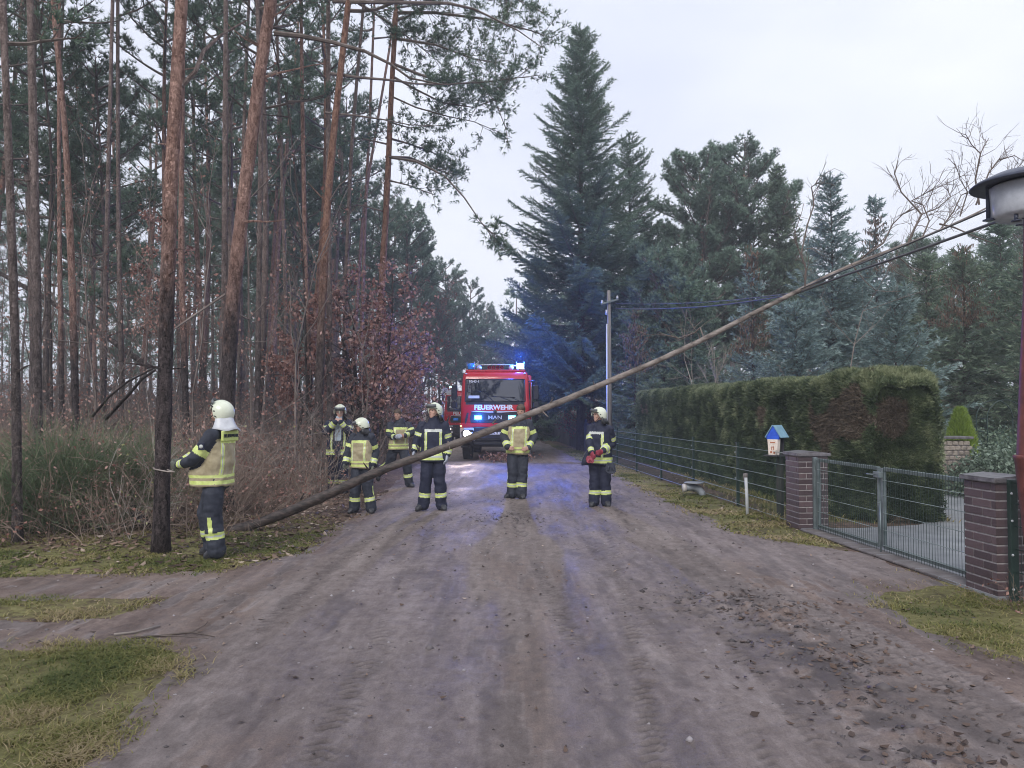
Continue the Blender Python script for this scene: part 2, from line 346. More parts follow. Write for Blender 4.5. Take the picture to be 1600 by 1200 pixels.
# fallen tree: dark wet bark at the foot, pale skin further up (x along the log)
def log_mat():
    m, n, l, b, o = new_mat('fallen tree bark'); tc = n.new('ShaderNodeTexCoord'); vec = tc.outputs['Object']
    sx = n.new('ShaderNodeSeparateXYZ'); l.new(vec, sx.inputs[0])
    big = noise(n, l, vec, 3, 5, .65, (.5, 1, 1))
    ad = n.new('ShaderNodeMath'); ad.operation = 'MULTIPLY_ADD'; ad.inputs[1].default_value = 2.4; l.new(big.outputs['Fac'], ad.inputs[0]); l.new(sx.outputs['X'], ad.inputs[2])
    mr = n.new('ShaderNodeMapRange'); mr.inputs['From Min'].default_value = 3.4; mr.inputs['From Max'].default_value = 5.6; l.new(ad.outputs[0], mr.inputs['Value'])
    f = noise(n, l, vec, 22, 6, .7, (.3, 1, 1)); f2 = noise(n, l, vec, 9, 6, .7, (.5, 1, 1))
    r1 = ramp(n, [(.4, (.018, .014, .014)), (.7, (.12, .088, .078))]); l.new(f.outputs['Fac'], r1.inputs[0])
    r2 = ramp(n, [(.34, (.045, .036, .032)), (.47, (.17, .14, .122)), (.70, (.33, .29, .265))]); l.new(f2.outputs['Fac'], r2.inputs[0])
    mx = n.new('ShaderNodeMix'); mx.data_type = 'RGBA'; l.new(mr.outputs[0], mx.inputs['Factor']); l.new(r1.outputs[0], mx.inputs['A']); l.new(r2.outputs[0], mx.inputs['B'])
    l.new(mx.outputs['Result'], b.inputs['Base Color']); b.inputs['Roughness'].default_value = .6
    bp = n.new('ShaderNodeBump'); bp.inputs['Strength'].default_value = .8; bp.inputs['Distance'].default_value = .015; l.new(f.outputs['Fac'], bp.inputs['Height']); l.new(bp.outputs[0], b.inputs['Normal'])
    return m
M['log'] = log_mat()
# ground
def ground_mat(name, soil, grassy, road=False):
    m, n, l, b, o = new_mat(name); tc = n.new('ShaderNodeTexCoord'); vec = tc.outputs['Object']
    at = n.new('ShaderNodeAttribute'); at.attribute_name = 'tint'
    n1 = noise(n, l, vec, .8, 6, .62, (1.6, .55, 1) if road else None); n2 = noise(n, l, vec, 9, 8, .72, (1.3, .75, 1) if road else None); n3 = noise(n, l, vec, 60, 4, .7)
    sm = n.new('ShaderNodeMath'); sm.operation = 'MULTIPLY_ADD'; sm.inputs[1].default_value = .6; l.new(n2.outputs['Fac'], sm.inputs[0])
    hf = n.new('ShaderNodeMath'); hf.operation = 'MULTIPLY'; hf.inputs[1].default_value = .4; l.new(n1.outputs['Fac'], hf.inputs[0]); l.new(hf.outputs[0], sm.inputs[2])
    if road:
        n4 = noise(n, l, vec, 3.2, 5, .6, (1.5, .16, 1)); s4 = n.new('ShaderNodeMath'); s4.operation = 'MULTIPLY_ADD'; s4.inputs[1].default_value = .45; s5 = n.new('ShaderNodeMath'); s5.operation = 'ADD'; s5.inputs[1].default_value = -.225
        n6 = noise(n, l, vec, 95, 3, .8); s6 = n.new('ShaderNodeMath'); s6.operation = 'MULTIPLY_ADD'; s6.inputs[1].default_value = .34; s7 = n.new('ShaderNodeMath'); s7.operation = 'ADD'; s7.inputs[1].default_value = -.17
        l.new(n6.outputs['Fac'], s6.inputs[0]); l.new(sm.outputs[0], s6.inputs[2]); l.new(s6.outputs[0], s7.inputs[0]); sm = s7
        l.new(n4.outputs['Fac'], s4.inputs[0]); l.new(sm.outputs[0], s4.inputs[2]); l.new(s4.outputs[0], s5.inputs[0]); sm = s5
    r1 = ramp(n, soil); l.new(sm.outputs[0], r1.inputs[0]); r2 = ramp(n, grassy); l.new(sm.outputs[0], r2.inputs[0])
    # patches: attribute plus fine noise decides
    k = n.new('ShaderNodeMath'); k.operation = 'MULTIPLY_ADD'; k.inputs[1].default_value = 1.1; l.new(n2.outputs['Fac'], k.inputs[0]); l.new(at.outputs['Fac'], k.inputs[2])
    mr = n.new('ShaderNodeMapRange'); mr.inputs['From Min'].default_value = .85; mr.inputs['From Max'].default_value = 1.25; l.new(k.outputs[0], mr.inputs['Value'])
    mx = n.new('ShaderNodeMix'); mx.data_type = 'RGBA'; l.new(mr.outputs[0], mx.inputs['Factor']); l.new(r1.outputs[0], mx.inputs['A']); l.new(r2.outputs[0], mx.inputs['B'])
    col = mx.outputs['Result']
    # small stones
    vo = n.new('ShaderNodeTexVoronoi'); vo.inputs['Scale'].default_value = 16 if road else 9; l.new(vec, vo.inputs['Vector'])
    sc_ = n.new('ShaderNodeSeparateColor'); l.new(vo.outputs['Color'], sc_.inputs[0])
    t1 = n.new('ShaderNodeMath'); t1.operation = 'GREATER_THAN'; t1.inputs[1].default_value = .93; l.new(sc_.outputs[0], t1.inputs[0])
    t2 = n.new('ShaderNodeMath'); t2.operation = 'LESS_THAN'; t2.inputs[1].default_value = .17; l.new(vo.outputs['Distance'], t2.inputs[0])
    t3 = n.new('ShaderNodeMath'); t3.operation = 'MULTIPLY'; l.new(t1.outputs[0], t3.inputs[0]); l.new(t2.outputs[0], t3.inputs[1])
    sr = ramp(n, [(0, (.10, .085, .08)), (1, (.42, .38, .38))]); l.new(sc_.outputs[1], sr.inputs[0])
    ms = n.new('ShaderNodeMix'); ms.data_type = 'RGBA'; l.new(t3.outputs[0], ms.inputs['Factor']); l.new(col, ms.inputs['A']); l.new(sr.outputs[0], ms.inputs['B'])
    fin = ms.outputs['Result']
    if road:
        wr = n.new('ShaderNodeMapRange'); wr.inputs['From Min'].default_value = -1; wr.inputs['From Max'].default_value = 0; wr.inputs['To Min'].default_value = .72; wr.inputs['To Max'].default_value = 0
        l.new(at.outputs['Fac'], wr.inputs['Value']); wm = n.new('ShaderNodeMix'); wm.data_type = 'RGBA'; wm.inputs['B'].default_value = (.042, .033, .034, 1)
        l.new(wr.outputs[0], wm.inputs['Factor']); l.new(fin, wm.inputs['A']); fin = wm.outputs['Result']
    l.new(fin, b.inputs['Base Color'])
    rr = n.new('ShaderNodeMapRange'); rr.inputs['From Min'].default_value = .35; rr.inputs['From Max'].default_value = .65
    if road: rr.inputs['To Min'].default_value = .46; rr.inputs['To Max'].default_value = .85
    else: rr.inputs['To Min'].default_value = .75; rr.inputs['To Max'].default_value = .95
    l.new(n1.outputs['Fac'], rr.inputs['Value']); l.new(rr.outputs[0], b.inputs['Roughness'])
    b.inputs['Specular IOR Level'].default_value = .4 if road else .2
    hs = n.new('ShaderNodeMath'); hs.operation = 'MULTIPLY_ADD'; hs.inputs[1].default_value = .35; l.new(n3.outputs['Fac'], hs.inputs[0]); l.new(n2.outputs['Fac'], hs.inputs[2])
    h2 = n.new('ShaderNodeMath'); h2.operation = 'MULTIPLY_ADD'; h2.inputs[1].default_value = .35; l.new(t3.outputs[0], h2.inputs[0]); l.new(hs.outputs[0], h2.inputs[2])
    bp = n.new('ShaderNodeBump'); bp.inputs['Strength'].default_value = .55 if road else .75; bp.inputs['Distance'].default_value = .045; l.new(h2.outputs[0], bp.inputs['Height']); l.new(bp.outputs[0], b.inputs['Normal'])
    return m
M['ground'] = ground_mat('forest floor and verge', [(.36, (.05, .034, .028)), (.5, (.13, .09, .07)), (.64, (.25, .18, .14))],
                         [(.38, (.075, .062, .03)), (.5, (.165, .155, .06)), (.62, (.26, .24, .11))])
M['road'] = ground_mat('muddy road', [(.32, (.110, .084, .076)), (.5, (.200, .162, .150)), (.68, (.310, .262, .248))],
                       [(.34, (.080, .055, .047)), (.5, (.165, .120, .102)), (.66, (.27, .208, .178))], True)
M['paving'] = pm('grey paving', (.20, .21, .23), (.34, .35, .37), 3, .35, bump=.3, bscale=40)
M['concrete'] = pm('concrete', (.11, .095, .092), (.20, .18, .175), 5, .7, bump=.4)
def brick_mat():
    m, n, l, b, o = new_mat('dark clinker brick'); at = n.new('ShaderNodeAttribute'); at.attribute_name = 'tint'
    tc = n.new('ShaderNodeTexCoord'); nz = noise(n, l, tc.outputs['Object'], 30, 6, .7)
    ad = n.new('ShaderNodeMath'); ad.operation = 'MULTIPLY_ADD'; ad.inputs[1].default_value = .5; l.new(nz.outputs['Fac'], ad.inputs[0]); l.new(at.outputs['Fac'], ad.inputs[2])
    r = ramp(n, [(.2, (.055, .038, .042)), (.6, (.10, .068, .075)), (1, (.16, .108, .11))]); l.new(ad.outputs[0], r.inputs[0]); l.new(r.outputs[0], b.inputs['Base Color'])
    b.inputs['Roughness'].default_value = .45
    bp = n.new('ShaderNodeBump'); bp.inputs['Strength'].default_value = .5; bp.inputs['Distance'].default_value = .006; l.new(nz.outputs['Fac'], bp.inputs['Height']); l.new(bp.outputs[0], b.inputs['Normal'])
    return m
M['brick'] = brick_mat()
M['mortar'] = pm('mortar', (.26, .24, .24), (.42, .39, .39), 20, .85)
M['slate'] = pm('slate cap', (.07, .065, .07), (.19, .18, .19), 12, .4, bump=.4)
M['fence_green'] = pm('dark green fence wire', (.012, .03, .026), (.02, .045, .036), 4, .4)
M['fence_rod'] = pm('fence rod with sky sheen', (.14, .18, .17), (.26, .31, .30), 2, .3, metal=.2)  # paler than the green wire: sky reflection on the rods put into the colour
M['galv'] = pm('galvanised steel', (.10, .13, .135), (.21, .25, .255), 5, .4, metal=.3)
M['grey_wood'] = pm('grey weathered boards', (.045, .045, .05), (.12, .12, .13), 4, .85, bump=.4, sc=(3, 3, .4))
M['pole_wood'] = pm('weathered pole', (.12, .11, .105), (.25, .235, .225), 4, .8, bump=.4, sc=(4, 4, .3))
M['black_post'] = pm('dark post', (.03, .032, .03), (.07, .07, .065), 6, .7)
M['white_pipe'] = pm('pale pipe', (.42, .44, .46), (.62, .64, .67), 3, .5)
M['rust'] = pm('rusty red paint', (.10, .028, .026), (.21, .062, .052), 7, .5, bump=.3)
M['lamp_dark'] = pm('dark lamp metal', (.025, .03, .055), (.05, .06, .095), 20, .4, bump=.15)
M['lamp_glass'] = pm('frosted lamp glass', (.45, .48, .54), (.62, .65, .72), 9, .25)
M['wire'] = pm('black cable', (.05, .05, .052), (.11, .11, .115), 4, .45)
M['wire_far'] = pm('grey cable', (.16, .18, .20), (.28, .30, .33), 1, .4)
M['blue_paint'] = pm('blue paint', (.02, .07, .50), (.03, .12, .68), 6, .45)
M['teal_roof'] = pm('pale blue roofing', (.16, .30, .40), (.25, .42, .52), 8, .5)
M['paper'] = pm('printed paper', (.72, .60, .50), (.85, .78, .72), 30, .6)
M['ink'] = pm('brown ink', (.35, .12, .06), (.5, .2, .1), 9, .7)
M['dark_metal'] = pm('dark metal', (.03, .03, .035), (.06, .06, .07), 6, .4)
M['grey_plastic'] = pm('grey plastic pipe', (.20, .22, .26), (.33, .36, .40), 6, .5)
M['pale_ceramic'] = pm('pale end', (.42, .40, .40), (.6, .57, .55), 8, .5)
M['stone'] = pm('rubble stone', (.16, .14, .12), (.36, .31, .26), 12, .85, bump=.6)
M['stick'] = pm('wet stick', (.05, .038, .032), (.15, .115, .095), 6, .7)
# clothing and people
M['navy'] = pm('navy cloth', (.008, .011, .032), (.017, .022, .052), 14, .75, bump=.25, bscale=120)
M['slate_cloth'] = pm('charcoal cloth', (.014, .018, .032), (.034, .040, .060), 14, .75, bump=.25, bscale=120)
M['tan'] = pm('tan cloth', (.31, .26, .16), (.46, .40, .26), 10, .75, bump=.25, bscale=120)
M['lime'] = pm('lime reflective tape', (.52, .63, .16), (.72, .80, .32), 12, .45)
M['silver_tape'] = pm('silver reflective tape', (.45, .48, .46), (.62, .65, .62), 12, .35)
M['helmet'] = pm('cream helmet shell', (.66, .70, .56), (.78, .82, .68), 5, .28, coat=.3)
M['helmet_dark'] = pm('black helmet trim', (.012, .012, .014), (.03, .03, .034), 5, .35)
M['flap'] = pm('silver neck flap', (.50, .52, .56), (.68, .70, .74), 9, .4)
M['visor'] = pm('helmet visor', (.10, .11, .12), (.20, .21, .22), 5, .08)
M['boot'] = pm('black boot leather', (.02, .021, .026), (.06, .062, .072), 16, .5, bump=.2)
M['skin'] = pm('skin', (.46, .27, .21), (.56, .35, .28), 9, .5)
M['glove_grey'] = pm('pale grey glove', (.30, .33, .40), (.45, .48, .56), 10, .7)
M['glove_dark'] = pm('dark glove', (.05, .055, .05), (.14, .15, .12), 10, .7)
M['glove_red'] = pm('red leather glove', (.20, .02, .04), (.34, .05, .08), 10, .55)
M['hair'] = pm('brown hair', (.05, .032, .022), (.11, .075, .05), 40, .6)
M['shirt'] = pm('pale blue shirt', (.34, .42, .50), (.48, .56, .62), 9, .8)
M['eye'] = pm('eye', (.03, .02, .02), (.06, .04, .03), 9, .2)
M['lip'] = pm('lip', (.36, .15, .13), (.42, .2, .17), 9, .5)
# truck
M['fire_red'] = pm('fire engine red', (.52, .012, .022), (.60, .02, .03), 2, .25, coat=.6)
M['truck_black'] = pm('black plastic', (.012, .013, .018), (.025, .027, .034), 6, .4)
M['truck_white'] = pm('white paint', (.62, .63, .68), (.74, .75, .8), 3, .3, coat=.4)
M['silver'] = pm('silver trim', (.55, .57, .62), (.7, .72, .76), 5, .3, metal=.4)
M['white_letter'] = pm('white lettering', (.80, .80, .84), (.86, .86, .9), 5, .4)
M['windscreen'] = pm('windscreen glass', (.006, .008, .014), (.012, .016, .026), 2, .02, spec=1.0, coat=1.0)
M['tyre'] = pm('tyre rubber', (.015, .015, .018), (.035, .035, .04), 8, .8, bump=.3)
M['blue_dome'] = pm('blue beacon dome', (.02, .16, .55), (.03, .22, .7), 4, .15, emit=(.02, .16, .6), estr=.15)
M['blue_lit'] = pm('lit blue beacon', (.1, .5, .9), (.1, .6, .95), 4, .2, emit=(.05, .42, 1.0), estr=9)
M['blue_core'] = pm('lit beacon core', (.4, .9, .9), (.5, .95, .95), 4, .2, emit=(.35, .95, 1.0), estr=14)
M['headlamp_lit'] = pm('lit headlamp', (.9, .8, .7), (.95, .85, .75), 4, .2, emit=(1.0, .80, .62), estr=90)
M['headlamp'] = pm('headlamp glass', (.35, .36, .4), (.55, .56, .6), 8, .1)
M['orange_lit'] = pm('lit orange lamp', (.9, .3, .1), (.95, .4, .1), 4, .3, emit=(1.0, .32, .10), estr=5)
# ------------------------------------------------------------------ the lie of the land
def sstep(x, a, b): t = np.clip((np.asarray(x, float)-a)/(b-a), 0, 1); return t*t*(3-2*t)
def gz(x, y):
    x = np.asarray(x, float); y = np.asarray(y, float)
    h = .035*fbm(x*.22, y*.22, 0, 3, 3) + .10*sstep(-x, 5.0, 14.0)*(1+fbm(x*.12, y*.12, 0, 9, 2)*2)
    return h*sstep(np.hypot(x, y-9), 1.0, 7.0)
def xl(y): return np.interp(y, [-10, 3.8, 5.4, 5.9, 7.7, 8.3, 9.1, 12.4, 20, 36, 80, 140], [-2.0, -2.05, -2.3, -3.0, -3.3, -3.0, -2.55, -2.5, -2.75, -3.5, -5.6, -9])
def xr(y): return np.interp(y, [-10, 5, 9.2, 9.8, 10.7, 13.6, 20, 34, 80, 140], [4.25, 4.2, 4.15, 3.7, 3.2, 2.95, 2.7, 2.0, -1.2, -5])
def mudmask(x, y):
    wob = .16*fbm(x*1.3, y*1.3, 0, 21, 4)+.07*fbm(x*6, y*6, 0, 5, 3)
    m = np.minimum(x-xl(y), xr(y)-x)
    e1 = 1-np.hypot((x-4.15)/1.0, (y-6.1)/1.5)
    m = np.where(e1 > -.6, np.minimum(m, -e1*.8), m)
    yl, yh = 5.55+.05*np.sin(x), np.interp(x, [-12, -5.2, -3.1, -2], [7.6, 7.85, 8.15, 8.3])
    p = np.minimum(np.minimum(y-yl, yh-y), -1.9-x)
    isl = np.minimum(np.minimum(y-6.25, 6.95-y), -3.2-x)
    p = np.minimum(p, -isl)
    return np.maximum(m, p)+wob
TR = [(.55, -.02, .25, .22, 8, .10), (1.52, -.035, .2, .25, 9, .09), (-1.25, .0, .3, .2, 7, .10), (-.55, .05, .35, .3, 3, .08), (.95, .09, .3, .28, 1, .08), (2.62, 0, .05, 1.0, 4, .11), (2.95, -.02, .06, .9, 5, .08), (-2.0, .03, .2, .3, 2, .08), (1.2, .16, .1, .3, 12, .08), (.1, .12, .15, .3, 13, .07)]
def tracks(x, y):
    d = 0*x+0*y; w = 0*x+0*y
    for x0, b_, a_, f_, s_, wd in TR:
        u = x-(x0+b_*y+a_*np.sin(y*f_+s_)); on = sstep(vn(x*.35, y*.42, 0, s_*3), -.35, .15)*(1 if s_ not in (4, 5) else sstep(7.2-y, 0, .6)); e = np.exp(-np.abs(u/wd)**4)
        tr = np.cos(2*math.pi*(y/.085+np.abs(u)*9)); br = sstep(fbm(x*9, y*9, 0, s_, 3), -.3, .1)
        d = d+on*e*(-.007+.009*tr*br); w = np.maximum(w, on*e*(.14+.86*np.clip(-tr, 0, 1)*br))
    return d, w
def relief(x, y):
    cx = -.35-.02*y
    d = .014*fbm(x*1.7, y*1.3, 0, 31, 4)+.011*fbm(x*7, y*1.6, 0, 41, 4)+.008*fbm(x*24, y*14, 0, 47, 2)
    for k in (-1, 1):
        u = x-(cx+k*.95+.12*np.sin(y*.35+k)); d = d-.018*np.exp(-(u/.24)**2)
    d = d+tracks(x, y)[0]
    v = x-(2.05+.08*np.sin(y*1.3)); rid = np.exp(-(v/.34)**2)*sstep(7.4-y, 0, 1.2)
    d = d+rid*(.022+.06*np.maximum(fbm(x*7, y*6, 0, 88, 4), -.1))
    v = np.hypot(x-2.0, (y-6.6)*.8); d = d+np.exp(-(v/.8)**2)*.07*np.maximum(fbm(x*8, y*8, 0, 91, 4), -.1)
    d = d+.05*np.exp(-(np.hypot((x+.15)/.5, (y-12.0)/.8))**2)*np.maximum(fbm(x*12, y*12, 0, 93, 3), 0)
    return d
def grid_sheet(xs, ys, zf, tf, keep=None, fkeep=None):
    X, Y = np.meshgrid(xs, ys); Z = zf(X, Y); T = tf(X, Y); nx = len(xs); ny = len(ys)
    i = np.arange((ny-1)*(nx-1)); r = i//(nx-1); c = i % (nx-1); a = r*nx+c
    F = np.stack([a, a+1, a+nx+1, a+nx], -1)
    if keep is not None:
        K = keep(X, Y).ravel(); ok = K[F].any(axis=1)
        if fkeep is not None: ok &= fkeep(X.ravel()[F].mean(1), Y.ravel()[F].mean(1))
        F = F[ok]
        used = np.unique(F); mp = np.full(nx*ny, -1); mp[used] = np.arange(len(used)); F = mp[F]
        V = np.stack([X.ravel(), Y.ravel(), Z.ravel()], -1)[used]; T = T.ravel()[used]
    else: V = np.stack([X.ravel(), Y.ravel(), Z.ravel()], -1); T = T.ravel()
    g = Geo(); g.add(V, F, 0, T, True); return g
def spaced(a, b, f):
    o = [a]
    while o[-1] < b: o.append(o[-1]+f(o[-1]))
    return np.array(o)
def ground_z(x, y): return gz(x, y)-.07*sstep(mudmask(x, y), .05, .35)
def grassy(x, y):
    t = np.zeros_like(x)
    t = np.maximum(t, sstep(-2.1-x, 0, .3)*sstep(y, 7.7, 8.1)*sstep(14.0-y+.0*x, 0, 5)*sstep(x+6.5+.35*(y-9), -1.5, 1.0))   # strip under the pines
    t = np.maximum(t, sstep(5.75-y, 0, .2)*sstep(-1.8-x, 0, .3)*sstep(x+9, 0, 2))
    t = np.maximum(t, sstep(y, 6.1, 6.4)*sstep(7.1-y, 0, .2)*sstep(-3-x, 0, .3)*.8)
    t = np.maximum(t, sstep(x-1.4, 0, .6)*sstep(x-2.4-0*y, -3, .2)*sstep(y, 9, 10)*sstep(5.0-.075*y-x, -.3, .2))
    t = np.maximum(t, sstep(x-2.9, 0, .3)*sstep(5.2-x, 0, .4)*sstep(8-y, 0, .5))
    t = np.maximum(t, sstep(x-4.2, 0, .3)*sstep(y-11.3, 0, .5)*.9)
    return t*(.75+.35*fbm(x*.9, y*.9, 0, 55, 3))
_g = lambda x: .12+.12*abs(x)
xs = np.concatenate([[-400, -200, -100, -60, -40, -28, -20, -15, -12, -10], np.arange(-9, 7, .12), [7.5, 8.5, 10, 13, 17, 25, 40, 60, 100, 200, 400]])
ys = np.concatenate([[-400, -150, -60, -20, -8, -2, 1], spaced(2.4, 30, lambda y: .05+.012*y), [32, 36, 40, 50, 60, 80, 110, 200, 450]])
gnd = tag(part('ground', grid_sheet(xs, ys, ground_z, grassy), M['ground']), kind='structure')
xs = np.concatenate([np.arange(-9, -3.6, .06), np.arange(-3.6, 4.6, .032)])
ys = spaced(2.6, 24, lambda y: max(.018, .00062*y*y))
ys2 = spaced(ys[-1], 120, lambda y: .4+.012*y)
def road_z(x, y):
    m = mudmask(x, y); return gz(x, y)+relief(x, y)*sstep(m, -.05, .3)+.006-.10*sstep(-m, 0, .25)
def mudtone(x, y):      # where the soft brown crumbly mud lies, against the firm grey track
    t = sstep(x, 1.2, 2.3)*sstep(8.5-y, 0, 3)*.75+sstep(-1.7-x, 0, .8)*.55+.35*sstep(mudmask(x, y)*-1+.5, 0, .5)+.5*sstep(fbm(x*.8, y*.3, 0, 70, 3), .15, .4)
    d, w = tracks(x, y); low = fbm(x*7, y*1.6, 0, 41, 4); v = x-(2.05+.08*np.sin(y*1.3)); rid = np.exp(-(v/.40)**2)*sstep(7.6-y, 0, 1.2)
    w = np.maximum(w, sstep(-low, .1, .35)*.42); w = np.maximum(w, rid*sstep(-fbm(x*7, y*6, 0, 88, 4), -.05, .25)*.9)
    for px, py, r_ in ((1.9, 6.7, .5), (2.45, 4.1, .3), (-.1, 12.1, .5), (.9, 9.4, .35), (-.9, 8.2, .3)): w = np.maximum(w, np.exp(-(np.hypot(x-px, (y-py)*.6)/r_)**2)*sstep(fbm(x*5, y*4, 0, 15, 4), -.1, .25)*.8)
    return np.where(w > .06, -w, np.clip(t, 0, 1))
isroad = lambda x, y: mudmask(x, y) > -.28
fpath = lambda x, y: (x < -2.45) & (y < 8.6) & (y > 4.6)
rd = tag(part('road', grid_sheet(xs, ys, road_z, mudtone, isroad, lambda x, y: ~fpath(x, y)), M['road']), kind='structure')
rd2 = tag(part('road', grid_sheet(np.arange(-12, 4.6, .3), ys2, road_z, mudtone, isroad), M['road']), kind='structure')
pt = tag(part('path', grid_sheet(xs, ys, road_z, mudtone, isroad, fpath), M['road']), kind='structure')
def surf(x, y):
    x = float(x); y = float(y); m = float(mudmask(x, y))
    return float(road_z(x, y)) if m > .0 else float(gz(x, y))
# driveway behind the gate
g = Geo(); drv = [(4.33, 6.9), (9.5, 6.9), (9.5, 16), (7.3, 16.5), (6.9, 13.0), (6.6, 11.9), (5.9, 11.2), (4.9, 10.9), (4.08, 10.9)]
g.prism([(x, y) for x, y in drv], .0, .03, 0, axis='z')
tag(part('driveway', g, M['paving']), kind='structure')
g = Geo()
for k in range(9):
    g.box((4.30-.075*(k-4)*.39, 9.12+(k-4)*.385, .016), (.26, .375, .03), 0, rot=[[1, -.075, 0], [.075, 1, 0], [0, 0, 1]], bev=.008)
tag(part('kerb', g, M['concrete']), kind='structure')

# grass, fallen leaves, pebbles
def rnd(seed): return np.random.default_rng(seed)
def blades(C, H, Wd, lean, rng, tint):
    N = len(C); a = rng.uniform(0, 2*math.pi, N); d = np.stack([np.cos(a), np.sin(a), np.zeros(N)], -1); s = np.stack([-np.sin(a), np.cos(a), np.zeros(N)], -1)
    h = H*rng.uniform(.4, 1.3, N); ln = lean*rng.uniform(.3, 1.6, N)
    b0 = C-s*Wd/2; b1 = C+s*Wd/2; m0 = C+d*(ln*h*.35)[:, None]+np.array([0, 0, 1])*(h*.7)[:, None]; tp = C+d*(ln*h)[:, None]+np.array([0, 0, 1])*(h*.95)[:, None]
    V = np.stack([b0, b1, m0+s*Wd*.35, m0-s*Wd*.35, tp], 1).reshape(-1, 3)
    Q = np.array([[0, 1, 2, 3]])[None]+(np.arange(N)*5)[:, None, None]; T = np.array([[3, 2, 4]])[None]+(np.arange(N)*5)[:, None, None]
    return V, Q.reshape(-1, 4), T.reshape(-1, 3), np.repeat(tint, 5)
def add_blades(g, C, H, Wd, lean, rng, tint):
    V, Q, T, t = blades(C, H, Wd, lean, rng, tint); g.add(V, Q, 0, t); g.b.append((np.zeros((0, 3)), T+g.n-len(V), np.zeros(len(T), int), np.zeros(0), False))
def grass_patch(name, label, xr_, yr_, n, seed, H=.05, dens=None):
    rng = rnd(seed); x = rng.uniform(*xr_, n); y = yr_[0]+(yr_[1]-yr_[0])*rng.power(.8, n)
    m = mudmask(x, y); gr = np.maximum(grassy(x, y), .5*(m > -.05)*(m < .3)*np.maximum(grassy(x-.25*np.sign(x), y), grassy(x, y-.3))); k0 = rng.random(n) < np.clip(.75-m*3.2, 0, 1)
    k = k0 & (m < .3) & (rng.random(n) < np.clip(gr*2.0*(.05+2.2*np.maximum(fbm(x*2.2, y*2.2, 0, seed, 4)+.12, 0)), 0, 1)); x, y = x[k], y[k]
    if dens is not None: kk = rng.random(len(x)) < dens(x, y); x, y = x[kk], y[kk]
    C = np.stack([x, y, np.where(mudmask(x, y) > .02, road_z(x, y), ground_z(x, y))-.005], -1)
    t = np.clip(.5+1.1*fbm(x*1.4, y*1.4, 0, seed+1, 3)+rng.normal(0, .22, len(x)), 0, 1)
    g = Geo(); add_blades(g, C, H*(1+.5*fbm(x*2, y*2, 0, 7, 2)).mean(), .0045+.0008*y.mean(), 2.2, rng, t)
    o = part(name, g, M['grass']); return tag(o, label, 'grass', None, 'stuff')
grass_patch('grass', 'matted yellow green grass in the bottom left corner below the side track', (-6, -1.6), (3.3, 5.9), 150000, 11, .030)
grass_patch('grass', 'yellowish grass island between the wheel tracks of the side path', (-8, -2.8), (6.1, 7.1), 24000, 12, .026)
grass_patch('grass', 'mossy grass strip along the foot of the pines', (-9, -1.9), (7.7, 15), 120000, 13, .030)
grass_patch('grass', 'green grass verge between the muddy road and the wire fence', (1.2, 4.4), (9.2, 36), 110000, 14, .030)
grass_patch('grass', 'patchy grass in front of the near brick pillar', (2.9, 5.4), (3.5, 8.3), 60000, 15, .028)
grass_patch('grass', 'grass below the hedge behind the gate and fence', (4.0, 6.6), (11.0, 26), 26000, 16, .09)
def leaves(name, label, X, Y, rng, size=.035, zf=surf, tint=None):
    N = len(X); Z = np.array([zf(a, b) for a, b in zip(X, Y)])+.006
    a = rng.uniform(0, 2*math.pi, N); tl = rng.normal(0, .45, N); s = size*rng.uniform(.5, 1.4, N)
    d = np.stack([np.cos(a), np.sin(a), np.sin(tl)*.6], -1); e = np.stack([-np.sin(a), np.cos(a), rng.normal(0, .3, N)], -1)*.55
    C = np.stack([X, Y, Z], -1); s3 = s[:, None]; up = np.array([0, 0, 1.])
    cu = (rng.uniform(.1, .5, N)*s)[:, None]*up
    pts = [C-d*s3+cu, C-d*s3*.3+e*s3, C+d*s3*.45+e*s3*.9+cu*.6, C+d*s3+cu*1.2, C+d*s3*.4-e*s3+cu*.5, C-d*s3*.35-e*s3*.9]
    V = np.stack(pts, 1); V[:, :, 2] = np.maximum(V[:, :, 2], Z[:, None]); F = np.array([[0, 1, 2, 3], [0, 3, 4, 5]])[None]+(np.arange(N)*6)[:, None, None]
    g = Geo(); g.add(V.reshape(-1, 3), F.reshape(-1, 4), 0, np.repeat(rng.random(N)**1.5 if tint is None else tint, 6))
    return tag(part(name, g, M['litter']), label, 'leaves', None, 'stuff')
rng = rnd(5); n = 360
leaves('leaf_litter', 'brown fallen leaves in the churned mud at the bottom right', np.clip(rng.normal(2.25, .38, n), 1.2, 4), rng.uniform(3.3, 7.2, n), rng, .024, surf, rng.random(n)*.6)
x = rng.uniform(-4, 4, 700); y = rng.uniform(3.4, 16, 700)
leaves('leaf_litter', 'sparse fallen leaves scattered over the muddy road', x, y, rng, .018)
x = rng.uniform(-9, -2.4, 7000); y = rng.uniform(7.9, 16, 7000); k = mudmask(x, y) < .05; x, y = x[k], y[k]
k = rng.random(len(x)) < (.25+.75*sstep(y+.4*x, 6.0, 8.5)); x, y = x[k], y[k]
leaves('leaf_litter', 'russet leaf litter on the forest floor beneath the pines', x, y, rng, .04, lambda a, b: float(gz(a, b)))
x = rng.uniform(2, 4.3, 900); y = rng.uniform(8.5, 30, 900); k = mudmask(x, y) < .1
leaves('leaf_litter', 'fallen leaves on the right hand verge along the fence', x[k], y[k], rng, .03, lambda a, b: float(ground_z(a, b)))
